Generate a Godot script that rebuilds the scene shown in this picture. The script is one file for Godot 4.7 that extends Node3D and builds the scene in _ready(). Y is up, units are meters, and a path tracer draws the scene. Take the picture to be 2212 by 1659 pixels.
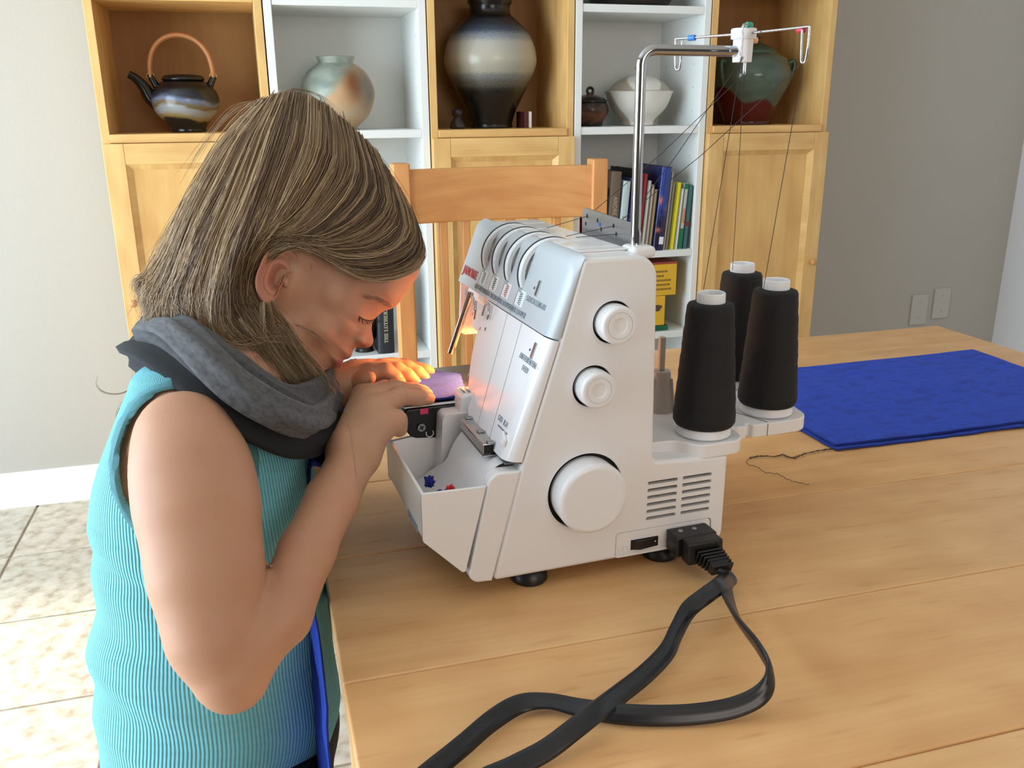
extends Node3D
# A girl sewing at an overlock machine on a maple dining table; shelving with pottery behind.

const TABLE_Y := 0.72
const FRONT_Z := -2.40      # front plane of the shelving units
const WALL_Z := -2.72
var rng := RandomNumberGenerator.new()
var taken := {}
var M := {}


# ---------------------------------------------------------------- mesh builder
class MB:
	var v := PackedVector3Array()
	var n := PackedVector3Array()
	var uv := PackedVector2Array()
	var c := PackedColorArray()
	var ix := PackedInt32Array()
	var tint := Color.WHITE

	func vert(p: Vector3, nn: Vector3, u := Vector2.ZERO) -> int:
		v.append(p); n.append(nn); uv.append(u); c.append(tint)
		return v.size() - 1

	func tri(a: int, b: int, d: int) -> void:
		# wound so that the face looks along its normals (clockwise from the front)
		var g := (v[d] - v[a]).cross(v[b] - v[a])
		if g.dot(n[a] + n[b] + n[d]) < 0.0:
			ix.append(a); ix.append(d); ix.append(b)
		else:
			ix.append(a); ix.append(b); ix.append(d)

	func quad(a: int, b: int, d: int, e: int) -> void:
		tri(a, b, d); tri(a, d, e)

	func flat4(a: Vector3, b: Vector3, d: Vector3, e: Vector3, nn: Vector3, s := 1.0) -> void:
		var ux := (b - a).normalized(); var uy := nn.cross(ux)
		var i0 := vert(a, nn, Vector2.ZERO)
		var i1 := vert(b, nn, Vector2((b - a).dot(ux), (b - a).dot(uy)) * s)
		var i2 := vert(d, nn, Vector2((d - a).dot(ux), (d - a).dot(uy)) * s)
		var i3 := vert(e, nn, Vector2((e - a).dot(ux), (e - a).dot(uy)) * s)
		quad(i0, i1, i2, i3)

	# box with rounded edges; uv in metres, v along the grain axis
	func box(at: Vector3, size: Vector3, r := 0.0, grain := 1, b := Basis.IDENTITY, off := Vector2.ZERO) -> void:
		var h := size * 0.5
		r = minf(r, minf(h.x, minf(h.y, h.z)) * 0.98)
		for ax in 3:
			for sg in [-1.0, 1.0]:
				var a1 := (ax + 1) % 3
				var a2 := (ax + 2) % 3
				var g1: Array = [-h[a1], h[a1]] if r <= 0.0 else [-h[a1], -h[a1] + r, h[a1] - r, h[a1]]
				var g2: Array = [-h[a2], h[a2]] if r <= 0.0 else [-h[a2], -h[a2] + r, h[a2] - r, h[a2]]
				var base := v.size()
				for x in g1:
					for y in g2:
						var p := Vector3.ZERO
						p[ax] = h[ax] * sg; p[a1] = x; p[a2] = y
						var nn := Vector3.ZERO
						nn[ax] = sg
						if r > 0.0:
							var q := p.clamp(-h + Vector3.ONE * r, h - Vector3.ONE * r)
							nn = (p - q).normalized()
							p = q + nn * r
						var along: float = p[grain]
						var across: float = p[a2] if a1 == grain else p[a1]
						if ax == grain:
							along = p[a2]
						vert(at + b * p, b * nn, Vector2(across, along) + off)
				var w := g2.size()
				for i in g1.size() - 1:
					for j in w - 1:
						quad(base + i * w + j, base + i * w + j + 1, base + (i + 1) * w + j + 1, base + (i + 1) * w + j)

	# rows of equal length; smooth normals from the surface itself
	func grid(rows: Array, closed := false, flip := false, uvs: Array = [], wrap_rows := false) -> void:
		var base := v.size()
		var nr := rows.size()
		var nc: int = rows[0].size()
		for i in nr:
			for j in nc:
				var ia := (i - 1 + nr) % nr if wrap_rows else maxi(i - 1, 0)
				var ib := (i + 1) % nr if wrap_rows else mini(i + 1, nr - 1)
				var ja := (j - 1 + nc) % nc if closed else maxi(j - 1, 0)
				var jb := (j + 1) % nc if closed else mini(j + 1, nc - 1)
				var du: Vector3 = rows[ib][j] - rows[ia][j]
				var dv: Vector3 = rows[i][jb] - rows[i][ja]
				var nn := du.cross(dv)
				if nn.length_squared() < 1e-20:
					var i2 := mini(i + 1, nr - 1); var i3 := maxi(i - 1, 0)
					dv = (rows[i2][jb] - rows[i2][ja]) + (rows[i3][jb] - rows[i3][ja])
					nn = du.cross(dv)
				nn = nn.normalized()
				if flip:
					nn = -nn
				vert(rows[i][j], nn, uvs[i][j] if uvs.size() else Vector2(float(j) / nc, float(i) / nr))
		for i in (nr if wrap_rows else nr - 1):
			for j in (nc if closed else nc - 1):
				var i1 := (i + 1) % nr
				var j1 := (j + 1) % nc
				quad(base + i * nc + j, base + i * nc + j1, base + i1 * nc + j1, base + i1 * nc + j)

	func fan(ring: PackedVector3Array, nn: Vector3) -> void:
		var mid := Vector3.ZERO
		for p in ring: mid += p
		mid /= ring.size()
		var m := vert(mid, nn)
		var base := v.size()
		for p in ring: vert(p, nn, Vector2(p.x, p.y))
		for i in ring.size():
			tri(m, base + i, base + (i + 1) % ring.size())

	# profile of (radius, height) turned about the y axis through at; breaks where two equal points follow each other
	func lathe(prof: Array, seg := 32, at := Vector3.ZERO, b := Basis.IDENTITY) -> void:
		var runs := []
		var run := []
		for k in prof.size():
			if k > 0 and prof[k].is_equal_approx(prof[k - 1]):
				runs.append(run); run = []
			run.append(prof[k])
		runs.append(run)
		var total := 0.0
		for k in range(1, prof.size()): total += prof[k].distance_to(prof[k - 1])
		var gone := 0.0
		for rr in runs:
			var base := v.size()
			var m: int = rr.size()
			for k in m:
				if k > 0: gone += rr[k].distance_to(rr[k - 1])
				var t: Vector2 = rr[mini(k + 1, m - 1)] - rr[maxi(k - 1, 0)]
				var nn := Vector2(t.y, -t.x).normalized()
				for s in seg + 1:
					var a := TAU * s / seg
					vert(at + b * Vector3(cos(a) * rr[k].x, rr[k].y, sin(a) * rr[k].x), b * Vector3(cos(a) * nn.x, nn.y, sin(a) * nn.x), Vector2(float(s) / seg, gone / total))
			for k in m - 1:
				for s in seg:
					quad(base + k * (seg + 1) + s, base + k * (seg + 1) + s + 1, base + (k + 1) * (seg + 1) + s + 1, base + (k + 1) * (seg + 1) + s)

	# round bar along points; rad is a float or an array of floats; sq squashes it along the frame's side axis
	func tube(pts: Array, rad, sides := 10, caps := true, closed := false, sq := 1.0, side := Vector3.ZERO) -> void:
		var m := pts.size()
		var up := side
		var rows := []
		var uvs := []
		var gone := 0.0
		for k in m:
			var t: Vector3 = (pts[(k + 1) % m] - pts[(k - 1 + m) % m]) if closed else pts[mini(k + 1, m - 1)] - pts[maxi(k - 1, 0)]
			t = t.normalized()
			if up == Vector3.ZERO:
				up = t.cross(Vector3.UP if absf(t.y) < 0.9 else Vector3.RIGHT)
			up = (up - t * up.dot(t)).normalized()
			var w := t.cross(up)
			var r: float = rad if rad is float else rad[k]
			if k > 0: gone += pts[k].distance_to(pts[k - 1])
			var row := PackedVector3Array()
			var ur := PackedVector2Array()
			for s in sides:
				var a := TAU * s / sides
				row.append(pts[k] + up * cos(a) * r * sq + w * sin(a) * r)
				ur.append(Vector2(float(s) / sides, gone))
			rows.append(row); uvs.append(ur)
		grid(rows, true, true, uvs, closed)
		if caps and not closed:
			fan(rows[0], (pts[0] - pts[1]).normalized())
			fan(rows[m - 1], (pts[m - 1] - pts[m - 2]).normalized())

	# outline with holes (x, y), front face at z1, back at z0, rounded by bev at the front edge; holes go hd deep
	func extrude(poly: PackedVector2Array, z0: float, z1: float, bev := 0.0, holes: Array = [], hd := 0.003, back_bev := 0.0, steps := 3) -> void:
		if Geometry2D.is_polygon_clockwise(poly):
			pass
		var area := 0.0
		for i in poly.size():
			area += poly[i].cross(poly[(i + 1) % poly.size()])
		if area < 0.0:
			poly = poly.duplicate(); poly.reverse()
		var m := poly.size()
		var nrm := []      # outward normals of edges
		for i in m:
			var e := poly[(i + 1) % m] - poly[i]
			nrm.append(Vector2(e.y, -e.x).normalized())
		var rings := []   # [inset, z, nz]
		if back_bev > 0.0:
			for s in steps + 1:
				var a := PI / 2 * s / steps
				rings.append([back_bev * (1.0 - sin(a)), z0 + back_bev * (1.0 - cos(a)), -cos(a)])
		else:
			rings.append([0.0, z0, 0.0])
		if bev > 0.0:
			for s in steps + 1:
				var a := PI / 2 * s / steps
				rings.append([bev * (1.0 - cos(a)), z1 - bev * (1.0 - sin(a)), sin(a)])
		else:
			rings.append([0.0, z1, 0.0])
		var front := PackedVector2Array()
		var rear := PackedVector2Array()
		for i in m:
			var n0: Vector2 = nrm[(i - 1 + m) % m]
			var n1: Vector2 = nrm[i]
			var mit := (n0 + n1) / maxf(1.0 + n0.dot(n1), 0.35)
			front.append(poly[i] - mit * (bev))
			rear.append(poly[i] - mit * back_bev)
		for i in m:
			var j := (i + 1) % m
			var ni := _soft(nrm, i, m, i)
			var nj := _soft(nrm, j, m, i)
			var mi: Vector2 = (nrm[(i - 1 + m) % m] + nrm[i]) / maxf(1.0 + nrm[(i - 1 + m) % m].dot(nrm[i]), 0.35)
			var mj: Vector2 = (nrm[i] + nrm[j]) / maxf(1.0 + nrm[i].dot(nrm[j]), 0.35)
			var last := []
			for r in rings:
				var pi: Vector2 = poly[i] - mi * r[0]
				var pj: Vector2 = poly[j] - mj * r[0]
				var k := sqrt(maxf(0.0, 1.0 - r[2] * r[2]))
				var a := vert(Vector3(pi.x, pi.y, r[1]), Vector3(ni.x * k, ni.y * k, r[2]), Vector2(poly[i].x + poly[i].y, r[1]))
				var b := vert(Vector3(pj.x, pj.y, r[1]), Vector3(nj.x * k, nj.y * k, r[2]), Vector2(poly[j].x + poly[j].y, r[1]))
				if last.size(): quad(last[0], last[1], b, a)
				last = [a, b]
		_slabs([front] + holes, z1, 1.0)
		_slabs([rear], z0, -1.0)
		for h in holes:
			var mid := Vector2.ZERO
			for p in h: mid += p
			mid /= h.size()
			for i in h.size():
				var p: Vector2 = h[i]
				var q: Vector2 = h[(i + 1) % h.size()]
				var e := q - p
				var nn := Vector2(e.y, -e.x).normalized()
				if nn.dot(mid - p) < 0.0: nn = -nn
				flat4(Vector3(p.x, p.y, z1), Vector3(q.x, q.y, z1), Vector3(q.x, q.y, z1 - hd), Vector3(p.x, p.y, z1 - hd), Vector3(nn.x, nn.y, 0))

	func _soft(nrm: Array, at: int, m: int, edge: int) -> Vector2:
		var a: Vector2 = nrm[(at - 1 + m) % m]
		var b: Vector2 = nrm[at]
		return (a + b).normalized() if a.dot(b) > 0.72 else nrm[edge]

	func _slabs(polys: Array, z: float, nz: float) -> void:
		var ys := []
		for p in polys:
			for q in p: ys.append(q.y)
		ys.sort()
		var levels := [ys[0]]
		for y in ys:
			if y - levels[-1] > 1e-6: levels.append(y)
		var nn := Vector3(0, 0, nz)
		for k in levels.size() - 1:
			var ya: float = levels[k]
			var yb: float = levels[k + 1]
			var ym := (ya + yb) * 0.5
			var cross := []
			for p in polys:
				for i in p.size():
					var a: Vector2 = p[i]
					var b: Vector2 = p[(i + 1) % p.size()]
					if (a.y < ym) != (b.y < ym):
						var xa := a.x + (b.x - a.x) * (ya - a.y) / (b.y - a.y)
						var xb := a.x + (b.x - a.x) * (yb - a.y) / (b.y - a.y)
						cross.append([(xa + xb) * 0.5, xa, xb])
			cross.sort_custom(func(s, t): return s[0] < t[0])
			for i in range(0, cross.size() - 1, 2):
				var c0: Array = cross[i]
				var c1: Array = cross[i + 1]
				var i0 := vert(Vector3(c0[1], ya, z), nn, Vector2(c0[1], ya))
				var i1 := vert(Vector3(c1[1], ya, z), nn, Vector2(c1[1], ya))
				var i2 := vert(Vector3(c1[2], yb, z), nn, Vector2(c1[2], yb))
				var i3 := vert(Vector3(c0[2], yb, z), nn, Vector2(c0[2], yb))
				quad(i0, i1, i2, i3)

	func moved(t: Transform3D, from := 0) -> void:
		for i in range(from, v.size()):
			v[i] = t * v[i]
			n[i] = (t.basis * n[i]).normalized()
		if t.basis.determinant() < 0.0:
			for i in range(0, ix.size(), 3):
				if ix[i] >= from:
					var k := ix[i + 1]
					ix[i + 1] = ix[i + 2]; ix[i + 2] = k

	func mesh() -> ArrayMesh:
		var a := []
		a.resize(Mesh.ARRAY_MAX)
		a[Mesh.ARRAY_VERTEX] = v; a[Mesh.ARRAY_NORMAL] = n; a[Mesh.ARRAY_TEX_UV] = uv; a[Mesh.ARRAY_COLOR] = c; a[Mesh.ARRAY_INDEX] = ix
		var m := ArrayMesh.new()
		m.add_surface_from_arrays(Mesh.PRIMITIVE_TRIANGLES, a)
		return m


# ---------------------------------------------------------------- nodes
func numbered(called: String) -> String:
	var k: int = taken.get(called, 0)
	taken[called] = k + 1
	return called if k == 0 else "%s_%03d" % [called, k]

func part(called: String, what, material: Material, parent: Node, at := Vector3.ZERO) -> MeshInstance3D:
	var o := MeshInstance3D.new()
	o.name = numbered(called) if parent == self else called
	o.mesh = what.mesh() if what is MB else what
	o.material_override = material
	parent.add_child(o, true)
	o.position = at
	return o

func thing(called: String, label: String, category: String, at := Vector3.ZERO, turn := 0.0, group := "") -> Node3D:
	var o := Node3D.new()
	o.name = numbered(called)
	add_child(o, true)
	o.position = at; o.rotation.y = turn
	tag(o, label, category, group)
	return o

func tag(o: Node, label: String, category: String, group := "") -> void:
	o.set_meta("label", label)
	if category: o.set_meta("category", category)
	if group: o.set_meta("group", group)

func struct(called: String, what, material: Material, label := "") -> MeshInstance3D:
	var o := part(called, what, material, self)
	o.set_meta("kind", "structure")
	if label: o.set_meta("label", label)
	return o

func one_box(size: Vector3, r := 0.0, grain := 1, at := Vector3.ZERO, b := Basis.IDENTITY) -> MB:
	var m := MB.new()
	m.box(at, size, r, grain, b, Vector2(rng.randf() * 3.0, rng.randf() * 3.0))
	return m

func span(lo: Vector3, hi: Vector3, r := 0.0, grain := 1) -> MB:
	return one_box(hi - lo, r, grain, (lo + hi) * 0.5)

# smooth curve through points
func spline(pts: Array, per := 8, closed := false) -> Array:
	var out := []
	var m := pts.size()
	for k in (m if closed else m - 1):
		var p0 = pts[(k - 1 + m) % m] if closed else pts[maxi(k - 1, 0)]
		var p1 = pts[k]
		var p2 = pts[(k + 1) % m]
		var p3 = pts[(k + 2) % m] if closed else pts[mini(k + 2, m - 1)]
		for s in per:
			var t := float(s) / per
			out.append(0.5 * (2.0 * p1 + (p2 - p0) * t + (2.0 * p0 - 5.0 * p1 + 4.0 * p2 - p3) * t * t + (3.0 * p1 - p0 - 3.0 * p2 + p3) * t * t * t))
	if not closed: out.append(pts[m - 1])
	return out

# corner points [x, y, radius] -> rounded outline
func rounded(corners: Array, steps := 6) -> PackedVector2Array:
	var out := PackedVector2Array()
	var m := corners.size()
	for i in m:
		var p := Vector2(corners[i][0], corners[i][1])
		var r: float = corners[i][2] if corners[i].size() > 2 else 0.0
		if r <= 0.0:
			out.append(p); continue
		var a := (Vector2(corners[(i - 1 + m) % m][0], corners[(i - 1 + m) % m][1]) - p)
		var b := (Vector2(corners[(i + 1) % m][0], corners[(i + 1) % m][1]) - p)
		var half := absf(a.angle_to(b)) * 0.5
		var t := minf(r / tan(half), minf(a.length(), b.length()) * 0.49)
		r = t * tan(half)
		var mid := p + (a.normalized() + b.normalized()).normalized() * (r / sin(half))
		var s0 := (p + a.normalized() * t - mid).angle()
		var s1 := (p + b.normalized() * t - mid).angle()
		var d := wrapf(s1 - s0, -PI, PI)
		for k in steps + 1:
			out.append(mid + Vector2.from_angle(s0 + d * k / steps) * r)
	return out

func circle(at: Vector2, r: float, seg := 40) -> PackedVector2Array:
	var out := PackedVector2Array()
	for k in seg: out.append(at + Vector2.from_angle(TAU * k / seg) * r)
	return out

func lettering(words: String, height: float, material: Material, parent: Node, at: Vector3, b: Basis, bold := false, font := "Droid Sans", depth := 0.0004, called := "lettering") -> MeshInstance3D:
	var t := TextMesh.new()
	var f := SystemFont.new()
	f.font_names = PackedStringArray([font])
	f.font_weight = 700 if bold else 400
	t.font = f
	t.text = words
	t.font_size = 64
	t.pixel_size = height / 46.0
	t.depth = depth
	t.curve_step = 2.0
	t.horizontal_alignment = HORIZONTAL_ALIGNMENT_CENTER
	t.vertical_alignment = VERTICAL_ALIGNMENT_CENTER
	var o := part(called, t, material, parent)
	o.transform = Transform3D(b, at)
	return o


# ---------------------------------------------------------------- materials
func mat(called: String, col: Color, rough := 0.6, metal := 0.0, spec := 0.5) -> StandardMaterial3D:
	var m := StandardMaterial3D.new()
	m.resource_name = called
	m.albedo_color = col
	m.roughness = rough
	m.metallic = metal
	m.metallic_specular = spec
	M[called] = m
	return m

func noise_bytes(w: int, h: int, freq: float, seed_: int, octaves := 3, sx := 1, sy := 1) -> PackedByteArray:
	var f := FastNoiseLite.new()
	f.noise_type = FastNoiseLite.TYPE_SIMPLEX_SMOOTH
	f.seed = seed_
	f.frequency = freq
	f.fractal_octaves = octaves
	var im := f.get_seamless_image(w / sx, h / sy)
	im.convert(Image.FORMAT_L8)
	im.resize(w, h, Image.INTERPOLATE_CUBIC)
	return im.get_data()

# grain runs along v
func wood_image(w: int, h: int, light: Color, dark: Color, seed_: int, streak := 0.5, fleck := 0.5, figure := 0.4) -> ImageTexture:
	var a := noise_bytes(w, h, 0.02, seed_, 3, 1, 8)        # broad bands along the grain
	var b := noise_bytes(w, h, 0.16, seed_ + 1, 2, 1, 16)   # fine lines
	var d := noise_bytes(w, h, 0.012, seed_ + 2, 2)         # soft clouds
	var e := noise_bytes(w, h, 0.085, seed_ + 3, 1, 1, 5)   # flecks
	var out := PackedByteArray()
	out.resize(w * h * 3)
	for i in w * h:
		var t := (a[i] / 255.0 - 0.5) * streak + (b[i] / 255.0 - 0.5) * 0.35 * streak + (d[i] / 255.0 - 0.5) * figure + 0.42
		t = clampf(t, 0.0, 1.0)
		var f := clampf((e[i] / 255.0 - 0.80) * 9.0, 0.0, 1.0) * fleck
		t = clampf(t + f * 0.5, 0.0, 1.0)
		out[i * 3] = int(lerpf(light.r8, dark.r8, t))
		out[i * 3 + 1] = int(lerpf(light.g8, dark.g8, t))
		out[i * 3 + 2] = int(lerpf(light.b8, dark.b8, t))
	return ImageTexture.create_from_image(Image.create_from_data(w, h, false, Image.FORMAT_RGB8, out))

# colour by mixing a ramp with noise; used for glazes, stone and cloth
func mottled(w: int, h: int, ramp: Array, freq: float, seed_: int, sx := 1, sy := 1, gain := 1.0) -> ImageTexture:
	var a := noise_bytes(w, h, freq, seed_, 4, sx, sy)
	var g := Gradient.new()
	g.offsets = PackedFloat32Array(range(ramp.size()).map(func(k): return float(k) / (ramp.size() - 1)))
	g.colors = PackedColorArray(ramp)
	var table := []
	for k in 256: table.append(g.sample(clampf((k / 255.0 - 0.5) * gain + 0.5, 0, 1)))
	var out := PackedByteArray()
	out.resize(w * h * 3)
	for i in w * h:
		var c: Color = table[a[i]]
		out[i * 3] = c.r8; out[i * 3 + 1] = c.g8; out[i * 3 + 2] = c.b8
	return ImageTexture.create_from_image(Image.create_from_data(w, h, false, Image.FORMAT_RGB8, out))

func noise_tex(freq: float, seed_: int, size := 256, octaves := 3) -> ImageTexture:
	var f := FastNoiseLite.new()
	f.seed = seed_; f.frequency = freq; f.fractal_octaves = octaves
	return ImageTexture.create_from_image(f.get_seamless_image(size, size))

func wood_mat(called: String, tex: Texture2D, scale: Vector2, rough := 0.42, tone := Color.WHITE, coat := 0.0) -> StandardMaterial3D:
	var m := mat(called, tone, rough)
	m.albedo_texture = tex
	m.uv1_scale = Vector3(scale.x, scale.y, 1)
	if coat > 0.0:
		m.clearcoat_enabled = true; m.clearcoat = coat; m.clearcoat_roughness = 0.28
	return m


func _ready() -> void:
	rng.seed = 20240611
	stage()
	materials()
	room()
	shelving()
	pottery()
	shelf_books()
	chair()
	table()
	serger()
	thread_cones()
	threads()
	power_cord()
	blue_cloth()
	girl()


# ---------------------------------------------------------------- camera and light
func stage() -> void:
	var cam := Camera3D.new()
	cam.name = "camera"
	add_child(cam)
	cam.keep_aspect = Camera3D.KEEP_HEIGHT
	cam.fov = rad_to_deg(2.0 * atan(829.5 / 1906.7))
	cam.position = Vector3(0, 1.12, 0)
	cam.basis = Basis(Vector3.UP, deg_to_rad(-15.871)) * Basis(Vector3.RIGHT, deg_to_rad(-17.339)) * Basis(Vector3.BACK, deg_to_rad(-0.4547))
	cam.near = 0.02
	cam.current = true

	var we := WorldEnvironment.new()
	we.name = "environment"
	var e := Environment.new()
	e.background_mode = Environment.BG_SKY
	var sky := Sky.new()
	var sm := ProceduralSkyMaterial.new()
	sm.sky_top_color = Color(0.42, 0.60, 0.88)
	sm.sky_horizon_color = Color(0.80, 0.86, 0.92)
	sm.ground_bottom_color = Color(0.35, 0.36, 0.32)
	sm.ground_horizon_color = Color(0.62, 0.64, 0.62)
	sky.sky_material = sm
	e.sky = sky
	e.background_energy_multiplier = 1.0
	e.tonemap_mode = Environment.TONE_MAPPER_LINEAR
	e.tonemap_exposure = EXPOSURE
	e.sdfgi_enabled = true
	e.ssao_enabled = true
	e.ssil_enabled = true
	we.environment = e
	add_child(we)

	# daylight that falls in through the glazed door of the left wall
	var day := AreaLight3D.new()
	day.name = "daylight"
	add_child(day)
	day.area_size = Vector2(2.3, 1.95)
	day.transform = Transform3D(Basis.looking_at(Vector3(1, 0, 0), Vector3.UP), Vector3(-1.74, 1.10, -1.10))
	day.light_color = Color(0.87, 0.945, 1.0)
	day.light_energy = DAY
	day.area_range = 12.0
	day.area_attenuation = 2.0
	day.shadow_enabled = true
	# hazy sun that reaches the floor inside the glazed door
	var sun := DirectionalLight3D.new()
	sun.name = "sun"
	add_child(sun)
	sun.basis = Basis.looking_at(Vector3(0.62, -0.80, 0.06).normalized(), Vector3.UP)
	sun.light_color = Color(1.0, 0.97, 0.92)
	sun.light_energy = SUN
	sun.light_angular_distance = 7.0
	sun.sky_mode = DirectionalLight3D.SKY_MODE_LIGHT_ONLY
	sun.shadow_enabled = true
	# added fill light, set in an unseen window behind the photographer
	var far := AreaLight3D.new()
	far.name = "added_rear_fill"
	add_child(far)
	far.area_size = Vector2(1.5, 1.1)
	far.transform = Transform3D(Basis.looking_at(Vector3(0, 0, -1), Vector3.UP), Vector3(0.9, 1.55, 2.13))
	far.light_color = Color(1.0, 0.93, 0.85)
	far.light_energy = REAR
	far.area_range = 12.0
	far.area_attenuation = 2.0
	far.shadow_enabled = true

const EXPOSURE := 1.12
const DAY := 9.5
const SUN := 1.3
const REAR := 2.0


func materials() -> void:
	var maple := wood_image(512, 1024, Color8(236, 190, 134), Color8(202, 148, 94), 11, 0.5, 0.5, 0.38)
	var birch := wood_image(512, 512, Color8(236, 196, 128), Color8(206, 156, 92), 31, 0.5, 0.2, 0.5)
	var beech := wood_image(512, 512, Color8(222, 162, 100), Color8(196, 130, 72), 51, 0.45, 0.3, 0.5)
	for k in 4:
		var t: Color = [Color(1, 1, 1), Color(0.975, 0.965, 0.95), Color(1.0, 0.985, 0.965), Color(0.96, 0.95, 0.935)][k]
		var m := wood_mat("table_maple_%d" % k, maple, Vector2(2.2, 0.85), 0.36, t, 0.12)
		m.metallic_specular = 0.45
	wood_mat("birch", birch, Vector2(2.6, 1.1), 0.46)
	wood_mat("birch_panel", birch, Vector2(1.6, 0.9), 0.46, Color(1.0, 0.985, 0.96))
	wood_mat("birch_back_shade", birch, Vector2(1.6, 0.9), 0.5, Color(0.72, 0.66, 0.60))  # darker copy of the birch: shade inside the compartments put into the colour
	wood_mat("chair_wood", beech, Vector2(3.2, 1.2), 0.42)
	mat("cabinet_white", Color8(232, 234, 230), 0.5)
	mat("white_trim", Color8(238, 238, 236), 0.45)
	mat("ceiling_white", Color8(226, 224, 220), 0.9)
	mat("wall_far", Color8(100, 94, 86), 0.9)
	mat("wall_white", Color8(232, 232, 234), 0.8)
	var wall := mat("wall_paint", Color8(182, 176, 166), 0.85)
	wall.heightmap_enabled = true
	wall.heightmap_texture = noise_tex(0.16, 71, 256, 2)
	wall.heightmap_scale = 0.03
	wall.uv1_triplanar = true
	wall.uv1_world_triplanar = true
	wall.uv1_scale = Vector3(3, 3, 3)
	var st := mottled(512, 512, [Color8(172, 158, 138), Color8(196, 186, 168), Color8(208, 199, 184), Color8(214, 206, 193)], 0.022, 81, 1, 1, 1.25)
	for k in 3:
		var m := mat("tile_%d" % k, [Color(1, 1, 1), Color(0.97, 0.965, 0.95), Color(1.0, 0.985, 0.97)][k], 0.38)
		m.albedo_texture = st
		m.uv1_scale = Vector3(1.9, 1.9, 1)
	mat("grout", Color8(166, 156, 140), 0.9)
	mat("glass", Color(0.9, 0.95, 0.95, 0.06), 0.0).transparency = BaseMaterial3D.TRANSPARENCY_ALPHA
	mat("plastic_white", Color8(233, 231, 231), 0.30, 0.0, 0.5)
	mat("plastic_gloss", Color8(236, 235, 236), 0.16, 0.0, 0.5)
	mat("plastic_grey", Color8(188, 194, 198), 0.34)
	mat("plastic_beige", Color8(196, 180, 164), 0.45)
	mat("dark_seam", Color8(110, 112, 118), 0.7)
	mat("black_gap", Color8(14, 14, 15), 0.8)
	mat("black_plastic", Color8(16, 16, 18), 0.38)
	mat("black_satin", Color8(26, 26, 30), 0.30)
	mat("grey_metal", Color8(126, 128, 134), 0.35, 0.7)
	mat("chrome", Color8(184, 184, 186), 0.10, 1.0)
	mat("steel", Color8(168, 170, 174), 0.28, 1.0)
	mat("print_grey", Color8(140, 150, 160), 0.7)
	mat("print_red", Color8(190, 52, 44), 0.6)
	mat("print_dark", Color8(70, 72, 78), 0.7)
	mat("label_white", Color8(232, 234, 234), 0.6)
	mat("bead_blue", Color8(52, 122, 206), 0.4)
	mat("bead_green", Color8(34, 160, 130), 0.4)
	mat("bead_red", Color8(186, 46, 62), 0.4)
	mat("bead_orange", Color8(240, 180, 142), 0.4)
	mat("pink", Color8(220, 60, 104), 0.5)


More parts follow.
